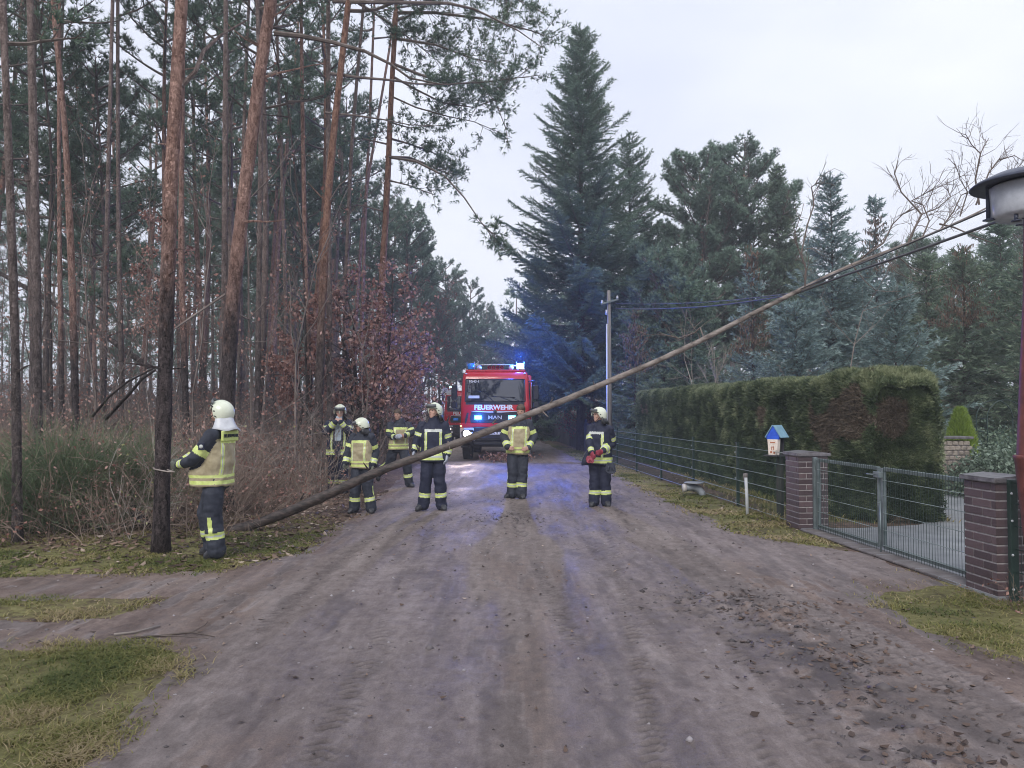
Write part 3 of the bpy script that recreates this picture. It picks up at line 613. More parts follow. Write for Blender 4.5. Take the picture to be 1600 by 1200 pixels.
# pebbles and mud crumbs
rng = rnd(8); g = Geo(); n = 950; X = rng.uniform(-4, 4, n); Y = 3.3+12*rng.power(.7, n)
k = mudmask(X, Y) > .1; X, Y = X[k], Y[k]; ZZ = road_z(X, Y)
C = np.stack([X, Y, ZZ], -1); r = rng.gamma(2, .0035, len(X))+.004
o8 = np.array([(1, 0, 0), (0, 1, 0), (-1, 0, 0), (0, -1, 0), (0, 0, .8), (0, 0, -.6)])
V = C[:, None]+o8[None]*r[:, None, None]*rng.uniform(.6, 1.4, (len(X), 6, 1)); F = np.array([[0, 1, 4], [1, 2, 4], [2, 3, 4], [3, 0, 4], [1, 0, 5], [2, 1, 5], [3, 2, 5], [0, 3, 5]])
g.add(V.reshape(-1, 3), (F[None]+(np.arange(len(X))*6)[:, None, None]).reshape(-1, 3), 0, np.repeat(rng.random(len(X)), 6), True)
M['pebble'] = leafm('pebbles', [(0, (.06, .05, .05)), (.8, (.19, .165, .165)), (1, (.42, .39, .40))], .6, 0)
n = 950; X = np.concatenate([np.clip(rng.normal(2.1, .32, n), 1.1, 3.2), rng.normal(-.1, .4, 400), rng.normal(1.9, .4, 500)]); Y = np.concatenate([rng.uniform(3.3, 7.4, n), rng.normal(12.1, .5, 400), rng.normal(6.7, .35, 500)]); ZZ = road_z(X, Y)-.003; C = np.stack([X, Y, ZZ], -1); r = rng.gamma(2, .0048, len(X))+.003
V = C[:, None]+o8[None]*r[:, None, None]*rng.uniform(.5, 1.5, (len(X), 6, 1))*[1, 1, .7]
g.add(V.reshape(-1, 3), (F[None]+(np.arange(len(X))*6)[:, None, None]).reshape(-1, 3), 0, np.repeat(rng.random(len(X))*.45, 6), True)
tag(part('gravel', g, M['pebble']), 'loose pebbles and mud crumbs on the road', 'gravel', None, 'stuff')
# ------------------------------------------------------------------ vegetation generators
def needles(g, C, A, K, L, Wd, spread, rng, mat=1, tint=None, tj=.18):
    """K thin needles fanned round each axis A at each point C"""
    N = len(C)
    if N == 0: return
    A = nrm(A); ref = np.where(np.abs(A[:, 2:3]) < .9, np.array([[0, 0, 1.]]), np.array([[1., 0, 0]]))
    u = nrm(np.cross(A, ref)); w = np.cross(A, u)
    ph = rng.uniform(0, 2*math.pi, (N, K)); th = spread*rng.uniform(.55, 1.25, (N, K))
    rad_ = np.cos(ph)[..., None]*u[:, None]+np.sin(ph)[..., None]*w[:, None]
    D = np.cos(th)[..., None]*A[:, None]+np.sin(th)[..., None]*rad_
    S = nrm(np.cross(D, rng.normal(size=(N, K, 3))))
    Ln = L*rng.uniform(.7, 1.2, (N, K))[..., None]
    c = C[:, None]; V = np.stack([c-S*Wd/2, c+S*Wd/2, c+D*Ln], 2).reshape(-1, 3)
    F = np.arange(N*K*3).reshape(-1, 3)
    if tint is None: tint = rng.uniform(.2, .8, N)
    tt = np.clip(np.repeat(np.broadcast_to(tint, (N,)), K)+rng.normal(0, tj, N*K), 0, 1)
    g.add(V, F, mat, np.repeat(tt, 3))
def arc(p, d, L, n, rise, rng, wig=.12):
    """polyline of n+1 points; direction bends by rise (upwards +) and wiggles"""
    pts = [np.array(p, float)]; d = nrm(np.array(d, float))
    for k in range(n):
        d = nrm(d+np.array([0, 0, rise/n])+rng.normal(0, wig, 3)*(L/n)**.3*.5); pts.append(pts[-1]+d*L/n)
    return np.array(pts)
def add_poly(S, pts, r0, r1):
    n = len(pts)-1
    for k in range(n): S.append((pts[k], pts[k+1], r0+(r1-r0)*k/n, r0+(r1-r0)*(k+1)/n))
def flush(g, S, n=3, mat=0):
    if S:
        a = np.array([s[0] for s in S]); b = np.array([s[1] for s in S]); g.prisms(a, b, np.array([s[2] for s in S]), np.array([s[3] for s in S]), n, mat)
def pine_branch(S, CC, AA, p, d, L, r, rng, rise=.5, dens=1.0, start=.3):
    pts = arc(p, d, L, 7, rise, rng, .22); add_poly(S, pts, r, r*.25)
    m = int(L*5.5*dens)
    for k in range(m):
        t = start+(1-start)*(k+rng.random())/m; q = t*7; i = min(int(q), 6); b = pts[i]+(pts[i+1]-pts[i])*(q-i); dd = nrm(pts[i+1]-pts[i])
        side = nrm(np.cross(dd, [0, 0, 1])+1e-6)*rng.choice([-1, 1]); sd = nrm(dd*.6+side*rng.uniform(.5, 1.1)+np.array([0, 0, rng.uniform(-.1, .5)]))
        l2 = L*(1-t)*.45+.25*rng.uniform(.6, 1.4); sp = arc(b, sd, l2, 3, .4, rng, .3); add_poly(S, sp, r*.3, .004)
        nt = 2+int(l2*6)
        for j in range(nt):
            s = .3+.7*(j+rng.random())/nt; q2 = s*3; i2 = min(int(q2), 2); c = sp[i2]+(sp[i2+1]-sp[i2])*(q2-i2)
            ax = nrm(nrm(sp[i2+1]-sp[i2])+rng.normal(0, .55, 3)+np.array([0, 0, .35])); c2 = c+ax*.12
            CC.append(c2); AA.append(ax)
            CC.append(c+rng.normal(0, .07, 3)); AA.append(nrm(ax+rng.normal(0, .4, 3)))
def trunk_geo(pts, r, rng, n=12, stubs=0, zs=(1.5, 9), mat=0, base=1.28):
    g = Geo(); pts = np.asarray(pts, float); r = np.asarray(r, float)
    t0 = np.linspace(0, 1, len(pts)); m = max(22, int(np.linalg.norm(pts[-1]-pts[0])*2.2)); t = np.linspace(0, 1, m)**1.15
    Q = np.stack([np.interp(t, t0, pts[:, k]) for k in range(3)], -1)
    for _ in range(3): Q[1:-1] = (Q[:-2]+Q[1:-1]*2+Q[2:])/4
    R = np.interp(t, t0, r); h = Q[:, 2]-Q[0, 2]; R = R*(1+(base-1)*np.exp(-h/.28))*(1+.03*rng.normal(size=m))
    g.tube(Q, R, n, mat)
    V = g.b[0][0]; ctr = np.repeat(Q, n, 0); o = V-ctr; f = 1+.05*vn(V[:, 0]*14, V[:, 1]*14, V[:, 2]*2, 2)+.03*vn(V[:, 0]*40, V[:, 1]*40, V[:, 2]*9, 4)
    g.b[0] = (ctr+o*f[:, None],)+g.b[0][1:]
    S = []
    for k in range(stubs):
        i = rng.integers(2, m-2)
        if not (zs[0] < h[i] < zs[1]): continue
        a = rng.uniform(0, 2*math.pi); L = rng.choice([.12, .25, .6, 1.1], p=[.45, .3, .15, .1]); d = np.array([math.cos(a), math.sin(a), rng.uniform(-.2, .6)])
        add_poly(S, arc(Q[i], d, L+R[i], 4, rng.uniform(-.3, .5), rng, .2), .012+.012*L, .005)
    flush(g, S, 5, mat); return g
def pine_crown(seed, H, cb, R, dens=1.0, K=9, nb=26, nl=.15, nw=.016, topflat=.7, trunk_r=.12):
    """crown in the frame of the tree's foot"""
    rng = rnd(seed); g = Geo(); S = []; C = []; A = []
    for k in range(nb):
        t = (k+rng.random())/nb; z = cb+(H-cb)*t; prof = math.sin(math.pi*min(1, (t*.85+.12)))**.6*(1-.25*t)
        a = k*2.4+rng.normal(0, .3); L = R*prof*rng.uniform(.65, 1.15)
        d = (math.cos(a), math.sin(a), .15+.7*t); pine_branch(S, C, A, (0, 0, z), d, L, .012+.016*L/R*R*.5, rng, .35, dens)
    flush(g, S, 4); needles(g, np.array(C), np.array(A), K, nl, nw, .75, rng); return g
def spruce_geo(seed, H, R, dens=1.0, K=4, nl=.085, nw=.016, droop=.35, tip=.55, sparse=1.0, lowest=.6, pw=.85, tintf=None, browntop=0.0, ws=1.0, lift=.55):
    rng = rnd(seed); g = Geo(); S = []; C = []; A = []; TT = []
    z = lowest
    while z < H-.25:
        t = z/H; L0 = R*(1-t)**pw*(.85+.15*math.sin(z*5))+.12; nb = int(6+2*(1-t))
        a0 = rng.uniform(0, 6)
        for k in range(nb):
            if rng.random() > sparse: continue
            a = a0+k*2*math.pi/nb+rng.normal(0, .2); L = L0*rng.choice([rng.uniform(.5, .8), rng.uniform(.8, 1.15)], p=[.3, .7]); up = -droop*(1-t)+lift*t+rng.normal(0, .1)
            n = max(3, int(L/.35)); pts = arc((0, 0, z+rng.normal(0, .08)), (math.cos(a), math.sin(a), up), L, n, tip*(.5+.5*(1-t)), rng, .08); add_poly(S, pts, .008+.009*L, .004)
            m = max(3, int(L/.11*dens)); q = (np.arange(m)+.5)/m*n
            for j in range(m):
                f = q[j]/n
                if f < .12: continue
                i = min(int(q[j]), n-1); b = pts[i]+(pts[i+1]-pts[i])*(q[j]-i); dd = nrm(pts[i+1]-pts[i]); sd = nrm(np.cross(dd, [0, 0, 1]))*(1 if j % 2 else -1)
                l2 = (.16+.34*L*.6*(1-f)**.7)*rng.uniform(.7, 1.25); l2 = min(l2, .85)
                dr = nrm(dd*.75+sd*.75+np.array([0, 0, -.28*(1-t)+rng.normal(0, .12)]))
                c = max(2, int(l2/.085)); s = (np.arange(c)+.6)/c*l2
                S.append((b, b+dr*l2, .004, .002))
                for v in s:
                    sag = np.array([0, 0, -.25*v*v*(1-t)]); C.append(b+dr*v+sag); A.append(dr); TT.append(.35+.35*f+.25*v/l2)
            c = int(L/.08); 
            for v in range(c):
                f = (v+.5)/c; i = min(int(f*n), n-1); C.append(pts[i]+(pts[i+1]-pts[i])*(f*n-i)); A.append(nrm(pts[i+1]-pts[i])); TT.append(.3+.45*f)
        z += ws*(.17+.13*(1-t))*rng.uniform(.75, 1.25)*(1.0/max(.6, dens**.3))
    for v in np.arange(H-.6, H, .05): C.append((0, 0, v)); A.append((0, 0, 1)); TT.append(.7)
    flush(g, S, 3); C = np.array(C); A = np.array(A); TT = np.array(TT)+rng.normal(0, .08, len(TT))
    if browntop:
        k = (C[:, 2] > H*(1-browntop)) & (rng.random(len(C)) < .6*sstep(.5*vn(C[:, 0]*1.2, C[:, 1]*1.2, C[:, 2]*1.2, seed)+.5, .25, .6)*1.4)
        needles(g, C[~k], A[~k], K, nl, nw, .62, rng, 1, TT[~k], .12); Ck = C[k]; needles(g, Ck, np.tile([[0, 0, -1.]], (len(Ck), 1)), 2, .13, .035, .3, rng, 2, None, .2)
    else: needles(g, C, A, K, nl, nw, .62, rng, 1, TT, .12)
    return g
def bare_shrub(seed, H, W_, n=40, rng=None, depth=3, thick=.006, up=1.0, leafp=0, leaf_s=.03):
    rng = rng or rnd(seed); S = []; Lf = []
    def rec(p, d, L, r, k):
        pts = arc(p, d, L, 4, rng.uniform(-.5, .25), rng, .3); add_poly(S, pts, r, r*.55)
        if k == 0:
            if leafp and rng.random() < leafp: Lf.append(pts[-1]); Lf.append(pts[2])
            return
        for j in range(rng.integers(2, 5)):
            i = rng.integers(1, 5); dd = nrm(nrm(pts[i]-pts[i-1])+rng.normal(0, .55, 3)); rec(pts[i], dd, L*rng.uniform(.4, .75), r*.6, k-1)
    for k in range(n):
        a = rng.uniform(0, 2*math.pi); q = rng.random()**.5*W_*.5; p = (q*math.cos(a), q*math.sin(a), -.05)
        rec(p, (math.cos(a)*.35+rng.normal(0, .2), math.sin(a)*.35+rng.normal(0, .2), up), H*rng.uniform(.4, .75), thick*rng.uniform(.7, 1.4), depth-1)
    g = Geo(); flush(g, S, 3); return g, np.array(Lf).reshape(-1, 3)
def leaf_cards(g, C, size, rng, mat=1, tint=None):
    """each leaf: a small bent six-sided blade"""
    N = len(C)
    if N == 0: return
    D = nrm(rng.normal(size=(N, 3))+np.array([0, 0, -.4])); S = nrm(np.cross(D, rng.normal(size=(N, 3)))); U = np.cross(D, S)
    s = (size*rng.uniform(.6, 1.3, N))[:, None]
    V = np.stack([C, C+D*s*.5+S*s*.38+U*s*.15, C+D*s*1.1+U*s*.1, C+D*s*.5-S*s*.38+U*s*.15], 1).reshape(-1, 3)
    F = (np.array([[0, 1, 2], [0, 2, 3]])[None]+(np.arange(N)*4)[:, None, None]).reshape(-1, 3)
    tt = rng.random(N) if tint is None else tint
    g.add(V, F, mat, np.repeat(tt, 4))
# ------------------------------------------------------------------ the pine wood on the left
def hero_pine(label, pix, Y, dia, bark_, seed, H=None, stubs=14, Ytop=0.0, crown=None, group=None, zs=(1.5, 11), base=1.28):
    """pix: (px,py) points up the trunk, the first at the foot; continues above the frame"""
    b = P(pix[0][0], pix[0][1], Y); b[2] = gz(b[0], b[1])-.03
    pts = [b]+[P(px, py, Y+Ytop*k/len(pix)) for k, (px, py) in enumerate(pix[1:], 1)]
    pts = [p for k, p in enumerate(pts) if k == 0 or p[2] > b[2]+.4]
    d = nrm(pts[-1]-pts[-2]); H = H or (pts[-1][2]+5)
    while pts[-1][2] < H-1: d = nrm(d*[.8, .8, 1]); pts.append(pts[-1]+d*2.0)
    pts = np.array(pts); L = np.clip(pts[:, 2]/pts[-1, 2], 0, 1); r = dia/2*(1.06-.62*L**1.2)
    r = r*.80; rng = rnd(seed); t = thing('pine_tree', label, 'tree', b, 0, group)
    part('trunk', trunk_geo(pts-b, r, rng, 14 if Y < 12 else 10, stubs, zs, base=base), M[bark_], t)
    return t, pts, b
def own_crown(t, pts, b, cb, R, seed, nb=22, dens=1.0, K=9, needle='needle_pine', nl=.14, nw=.022, extra=None):
    rng = rnd(seed+500); g = Geo(); S = []; C = []; A = []; H = pts[-1][2]+1.2
    for k in range(nb):
        tt = (k+rng.random())/nb; z = cb+(H-cb)*tt; c = np.array([np.interp(min(z, pts[-1][2]), pts[:, 2], pts[:, j]) for j in (0, 1)]+[z])
        prof = math.sin(math.pi*min(1, tt*.8+.2))**.6; a = k*2.4+rng.normal(0, .3); L = R*prof*rng.uniform(.65, 1.15)
        pine_branch(S, C, A, c-b, (math.cos(a), math.sin(a), .1+.7*tt), L, .02+.012*L, rng, .35, dens)
    if extra: extra(S, C, A, rng, b)
    flush(g, S, 5); needles(g, np.array(C), np.array(A), K, nl, nw, .75, rng)
    part('crown', g, [M['twig'], M[needle]], t)
# the pine right behind the rope man, thickest trunk in front
t, p, b = hero_pine('thick dark barked pine at the road edge, nearest trunk, left of the pulling firefighter', [(251, 862), (256, 640), (262, 440), (266, 300), (275, 150), (284, 0)], 9.2, .215, 'bark_red', 1, 16, 22, zs=(2.2, 12))
S = [(P(283, 135, 9.2), P(305, 112, 9.3), .035, .028), (P(305, 112, 9.3), P(318, 80, 9.5), .028, .024), (P(318, 80, 9.5), P(345, 55, 9.8), .024, .018), (P(345, 55, 9.8), P(385, 32, 10.2), .018, .01)]
S = [(a-b, c-b, r0, r1) for a, c, r0, r1 in S]
g = Geo(); flush(g, S, 6); part('limb', g, M['bark_grey'], t)
own_crown(t, p, b, 9.6, 2.6, 1, 16)
t, p, b = hero_pine('leaning pine with flaking red bark just behind the pulling firefighter', [(352, 800), (354, 640), (362, 480), (378, 330), (392, 220), (404, 130), (414, 60), (424, 0)], 12.6, .295, 'bark_red', 2, 17, 18, zs=(3.5, 12))
def pixlimb(t, pl, Y0, Y1, r0, r1, b, m='twig'):
    S = []
    q = [P(x, y, Y0+(Y1-Y0)*k/(len(pl)-1))-b for k, (x, y) in enumerate(pl)]; add_poly(S, np.array(q), r0, r1); g = Geo(); flush(g, S, 7); part('limb', g, M[m], t)
pixlimb(t, [(428, 52), (470, 56), (520, 66), (570, 80), (610, 100), (640, 122), (690, 132)], 12.6, 13.4, .045, .012, b)
pixlimb(t, [(420, 118), (432, 112), (434, 118)], 12.6, 12.6, .03, .02, b)
pixlimb(t, [(250, 530), (300, 495), (352, 460)], 11.8, 12.5, .012, .022, b)
own_crown(t, p, b, 11.0, 3.0, 2, 16)
# mid-distance trunks, each taken from where it stands
HT = [
 ('slim pine trunk at the far left edge above the dark undergrowth', [(27, 850), (26, 640), (20, 410), (12, 200), (4, 0)], 9.9, .135, 'bark_grey'),
 ('straight grey brown pine behind the broom bush', [(60, 800), (58, 600), (56, 400), (52, 200), (47, 0)], 13.2, .20, 'bark_grey'),
 ('pine trunk standing between the broom bush and the grey trunk, curving up left', [(120, 770), (117, 600), (112, 410), (102, 200), (92, 100), (83, 0)], 17.5, .20, 'bark_red'),
 ('thin dark pine close behind the curving trunk', [(98, 765), (96, 600), (93, 410), (92, 200), (93, 0)], 19.5, .15, 'bark_red'),
 ('slender dark wavy stem left of the curving pine', [(82, 760), (80, 600), (76, 400), (82, 250), (70, 120), (58, 20)], 20, .10, 'bark_dark'),
 ('pale slender pine in the middle of the left wood', [(160, 760), (162, 600), (166, 410), (171, 200), (176, 0)], 18.5, .15, 'bark_grey'),
 ('grey pine a hand behind the pale slender one', [(191, 745), (190, 600), (186, 410), (184, 200), (184, 0)], 21, .165, 'bark_grey'),
 ('straight pine half hidden behind the thickest trunk', [(293, 765), (289, 600), (283, 410), (284, 200), (286, 0)], 18, .19, 'bark_red'),
 ('smooth pale grey pine standing left of the leaning pine', [(346, 770), (350, 600), (351, 400), (352, 200), (353, 0)], 17, .18, 'bark_grey'),
 ('pale grey pine right of the leaning pine', [(402, 765), (402, 650), (405, 400), (408, 200), (402, 0)], 17.5, .16, 'bark_grey'),
 ('thin grey stem crossing behind the top of the leaning pine', [(372, 760), (374, 600), (376, 400), (381, 200), (389, 0)], 21, .15, 'bark_grey'),
 ('dark slim pine right of the long bare limb', [(487, 755), (484, 600), (477, 410), (473, 200), (470, 0)], 20, .165, 'bark_red'),
 ('bent thin sapling curving beside the slim pine', [(482, 748), (478, 560), (475, 412), (462, 280), (450, 160), (438, 118)], 19, .07, 'bark_dark'),
 ('slim grey trunk in the gap right of the pale grey pine', [(450, 752), (448, 600), (445, 410), (440, 250), (434, 80), (430, 0)], 21.5, .14, 'bark_grey'),
 ('grey pine twin standing close behind the firefighter drinking', [(516, 752), (515, 600), (514, 400), (513, 200), (513, 0)], 19.5, .19, 'bark_grey'),
 ('orange barked pine that leans right, behind the firefighter in the open jacket', [(495, 757), (498, 640), (503, 480), (511, 320), (524, 180), (545, 0)], 18.2, .255, 'bark_orange'),
 ('orange pine with the overhanging crown behind the russet oak', [(584, 738), (588, 600), (598, 420), (605, 300), (612, 130), (620, 0)], 22.5, .26, 'bark_orange'),
 ('pale thin pine between the two orange ones', [(536, 735), (538, 550), (541, 420), (548, 250), (557, 130), (568, 10)], 21.5, .155, 'bark_grey'),
 ('thin reddish stem left of the pine with the overhanging crown', [(560, 722), (564, 560), (570, 350), (577, 200), (583, 60)], 27, .16, 'bark_red'),
 ('slanting reddish stem behind the thin one', [(552, 718), (556, 500), (567, 330), (593, 170), (608, 80)], 29, .17, 'bark_red'),
]
hero = []
for k, (lab, pix, Y, d, bk) in enumerate(HT):
    t, p, b = hero_pine(lab, pix, Y, d, bk, 20+k, None, 12 if Y < 20 else 7, zs=(2, 14)); hero.append((t, p, b, Y))
M_E = hero[16]; 
def e_extra(S, C, A, rng, b):
    Yb = 22.5
    def limb(pl, Y0, Y1, r0, dens, w=.55, lo=0.0, hi=1.0, up=.2):
        q = [P(x, y, Y0+(Y1-Y0)*k/(len(pl)-1))-b for k, (x, y) in enumerate(pl)]; q = np.array(q); add_poly(S, q, r0, .008)
        seg = np.linalg.norm(np.diff(q, axis=0), axis=1); T = np.concatenate([[0], np.cumsum(seg)]); T = T/T[-1]; L = seg.sum()
        m = int(L*(hi-lo)*5*dens)
        for k in range(m):
            t = lo+(hi-lo)*rng.random(); c = np.array([np.interp(t, T, q[:, j]) for j in range(3)]); i = min(np.searchsorted(T, t), len(q)-1); dd = nrm(q[i]-q[i-1])
            sd = nrm(dd*.7+rng.normal(0, .75, 3)+np.array([0, 0, up])); l2 = w*rng.uniform(.5, 1.7); sp = arc(c, sd, l2, 3, .2, rng, .35); add_poly(S, sp, .009, .003)
            for j in range(2+int(l2*7)):
                s = rng.uniform(.3, 1)*2.99; i2 = int(s); cc = sp[i2]+(sp[i2+1]-sp[i2])*(s-i2); ax = nrm(nrm(sp[i2+1]-sp[i2])+rng.normal(0, .6, 3)+np.array([0, 0, .25])); C.append(cc+ax*.1); A.append(ax); C.append(cc+rng.normal(0, .08, 3)); A.append(nrm(ax+rng.normal(0, .5, 3)))
    limb([(614, 100), (660, 118), (700, 132), (760, 128), (838, 118)], 22.5, 21.0, .05, 2.4, .7, .1)
    limb([(616, 60), (680, 70), (740, 92), (790, 100)], 22.5, 22.5, .05, 2.6, .8, .1)
    limb([(618, 20), (680, 20), (760, 30), (830, 48), (862, 60)], 22.5, 22.0, .06, 1.9, .8, .05)
    limb([(618, 0), (640, -40), (720, -30), (800, -5), (850, 20)], 22.5, 21.5, .05, 2.2, .8, .1)
    limb([(560, 5), (600, 30), (640, 60), (690, 100)], 22.5, 23, .05, 2.6, .8, .1)
    limb([(614, 120), (650, 140), (690, 160), (740, 168), (790, 150)], 22.5, 22.5, .04, 2.6, .7, .1)
    limb([(610, 150), (650, 168), (700, 182), (740, 190), (800, 215)], 22.5, 23.0, .03, .8, .5, .35)
    limb([(740, 120), (775, 160), (790, 200), (795, 232)], 21.5, 21.5, .015, 1.2, .35, .1)
    limb([(606, 190), (640, 200), (700, 195)], 22.5, 24, .03, 1.6, .5, .2)
    limb([(603, 245), (640, 246), (680, 262), (715, 280)], 22.5, 23.5, .04, 2.6, .55, .15)
    limb([(603, 215), (640, 225), (680, 240), (705, 262)], 22.5, 24.5, .04, 2.6, .6, .15)
    limb([(600, 280), (640, 290), (680, 305)], 22.5, 22, .03, 1.6, .5, .2)
    limb([(603, 245), (650, 252), (695, 275), (725, 308), (750, 345), (778, 382)], 22.5, 20.5, .045, .12, .4, .2)
    limb([(752, 348), (770, 366), (786, 392)], 20.6, 20.4, .02, 3.6, .35, 0)
    limb([(598, 330), (560, 320), (520, 330)], 22.5, 23.5, .03, 2.2, .6, .2)
    limb([(604, 225), (560, 215), (530, 225)], 22.5, 24.0, .03, 2.0, .6, .2)
own_crown(M_E[0], M_E[1], M_E[2], 12.8, 2.6, 60, 8, 1.0, 9, 'needle_pine', .15, .022, e_extra)
for k, (t, p, b, Y) in enumerate(hero):
    if k == 16: continue
    own_crown(t, p, b, p[-1][2]-4.6-2*(k % 3 == 0), 2.0+.25*(k % 4), 80+k, 13, .8, 8)
def lc(k): return [(500+40*math.sin(k)), 200]
# bare arching limb of the leaning orange pine, kept with its tree
t, p, b, _ = hero[15]
pixlimb(t, [(516, 115), (560, 121), (610, 125), (650, 131), (700, 132), (740, 128)], 18.2, 18.9, .04, .01, b)
pixlimb(t, [(508, 176), (560, 181), (600, 187), (640, 195), (690, 197)], 18.2, 18.8, .03, .006, b)
pixlimb(t, [(520, 2), (600, 4), (700, 5), (740, 14), (770, 28), (810, 48), (848, 75)], 18.2, 18.0, .05, .008, b)
pixlimb(t, [(505, 330), (530, 290), (552, 272)], 18.2, 18, .02, .01, b)

# deeper wood: copies of a few grown pines
def proto_pine(seed, H, cb, R, bk, dia, nb=19, dens=.85, needle='needle_pine', K=12, nw=.021, curve=.25):
    rng = rnd(seed); z = np.linspace(0, H-.5, 7); pts = np.stack([curve*np.sin(z*.25+seed), curve*np.cos(z*.21+seed*2)-curve*math.cos(seed*2), z], -1); pts[:, 0] -= pts[0, 0]
    t = thing('pine_tree', 'x', 'tree'); part('trunk', trunk_geo(pts, dia/2*(1.05-.75*(z/H)), rng, 8, 14, (2, cb+2)), M[bk], t)
    g = Geo(); S = []; C = []; A = []
    for k in range(nb):
        tt = (k+rng.random())/nb; zz = cb+(H-cb)*tt; c = np.array([np.interp(zz, pts[:, 2], pts[:, j]) for j in (0, 1)]+[min(zz, H-.5)])
        prof = math.sin(math.pi*min(1, tt*.82+.18))**.6; a = k*2.4+rng.normal(0, .3); pine_branch(S, C, A, c, (math.cos(a), math.sin(a), .1+.7*tt), R*prof*rng.uniform(.6, 1.15), .02+.01*R, rng, .35, dens)
    flush(g, S, 4); needles(g, np.array(C), np.array(A), K, .18, nw, .8, rng); part('crown', g, [M['twig'], M[needle]], t); return t
protos = [proto_pine(201, 17, 10.5, 2.6, 'bark_red', .26), proto_pine(202, 15.5, 9.0, 2.3, 'bark_grey', .22), proto_pine(203, 18, 11.5, 2.8, 'bark_orange', .28),
          proto_pine(204, 13.5, 5.0, 2.5, 'bark_grey', .18, 34, 1.1), proto_pine(205, 15.5, 7, 2.3, 'bark_grey', .20, 30), proto_pine(206, 12, 3.2, 2.6, 'bark_dark', .16, 40, 1.1)]
PLAB = ['tall red barked pine deep in the left wood', 'straight grey barked pine deep in the left wood', 'tall orange barked pine deep in the left wood', 'grey pine with a low bushy crown deep in the left wood',
        'slim red barked pine deep in the left wood', 'short dark pine with foliage almost to the ground in the left wood']
PL2 = ['tall red barked pine', 'straight grey pine', 'tall orange barked pine', 'grey pine with low bushy crown', 'slim grey pine', 'short dark bushy pine']
REG = [(20, 'at the left edge'), (70, 'behind the broom bush'), (130, 'by the curving pine'), (175, 'by the pale slender trunk'), (235, 'left of the thickest trunk'), (300, 'right behind the thickest trunk'), (350, 'left of the leaning pine'), (410, 'behind the leaning pine'), (470, 'left of the bent sapling'), (530, 'behind the orange pine'), (590, 'behind the russet oak'), (900, 'above the russet oak')]
used = [False]*6
def place(k, x, y, rz, sc, label, group):
    o = protos[k] if not used[k] else copy_tree(protos[k]); used[k] = True
    o.location = (x, y, float(gz(x, y))-.05); o.rotation_euler = (rng.normal(0, .018), rng.normal(0, .018), rz); o.scale = (sc, sc, sc)
    tag(o, label, 'tree', group); return o
rng = rnd(77); spots = []; tries = 0
herob = [(b[0], b[1]) for _, _, b, _ in hero]+[(-4.2, 9.2), (-4.6, 12.6)]
while len(spots) < 112 and tries < 6000:
    tries += 1; y = 17+50*rng.random()**.85; px = rng.uniform(-260, 640); x = (px-800)/1200*y
    if x > xl(y)-1.6-.06*max(0, y-25): continue
    if y < 21 and px > 480: continue
    if px > 0 and px < 130 and y > 26 and rng.random() < .5: continue
    if min([math.hypot(x-a, y-c) for a, c in spots+herob]) < 1.15+.012*y: continue
    spots.append((x, y))
for i, (x, y) in enumerate(spots):
    k = rng.choice(6, p=[.27, .29, .10, .05, .26, .03]); 
    if y < 22 and k == 5: k = 1
    kx = 800+1200*x/y; reg = [r for lim, r in REG if kx < lim][0]; dep = 'nearer the road' if y < 30 else ('deeper in' if y < 46 else 'far back')
    lb = PL2[k]+' '+dep+', '+reg; place(k, x, y, rng.uniform(0, 6.28), rng.uniform(.85, 1.12), lb, 'pines of the wood '+reg)
for k in range(6):
    if not used[k]: place(k, (-31, -36, -27, -40, -33, -24)[k], (48, 52, 44, 50, 41, 47)[k], k, 1, PL2[k]+' standing alone far back, behind the broom bush', 'pines of the wood behind the broom bush')
dupe = {}
for o in [q for q in COL.objects if str(q.get('group', '')).startswith('pines of the wood')]: dupe.setdefault(o['label'], []).append(o)
for lb, os_ in dupe.items():
    if len(os_) > 1:
        os_.sort(key=lambda q: q.location.x/q.location.y)
        for k, q in enumerate(os_): q['label'] = lb+(', leftmost of them' if k == 0 else (', rightmost of them' if k == len(os_)-1 else ', between the outer ones'))
# pines closing the view down the road
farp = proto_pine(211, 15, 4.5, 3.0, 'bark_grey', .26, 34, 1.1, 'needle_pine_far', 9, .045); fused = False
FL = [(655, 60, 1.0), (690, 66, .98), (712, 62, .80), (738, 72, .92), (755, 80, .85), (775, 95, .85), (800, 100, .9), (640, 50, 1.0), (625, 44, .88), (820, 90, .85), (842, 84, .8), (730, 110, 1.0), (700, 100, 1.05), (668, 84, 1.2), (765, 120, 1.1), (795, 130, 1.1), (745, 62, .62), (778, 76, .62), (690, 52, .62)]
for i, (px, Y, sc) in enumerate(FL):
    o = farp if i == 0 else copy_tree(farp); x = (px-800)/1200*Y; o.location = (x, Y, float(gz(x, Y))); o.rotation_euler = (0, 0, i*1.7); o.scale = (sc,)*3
    tag(o, 'hazy blue green pine beyond the end of the road behind the fire engine', 'tree', 'pines at the end of the road')

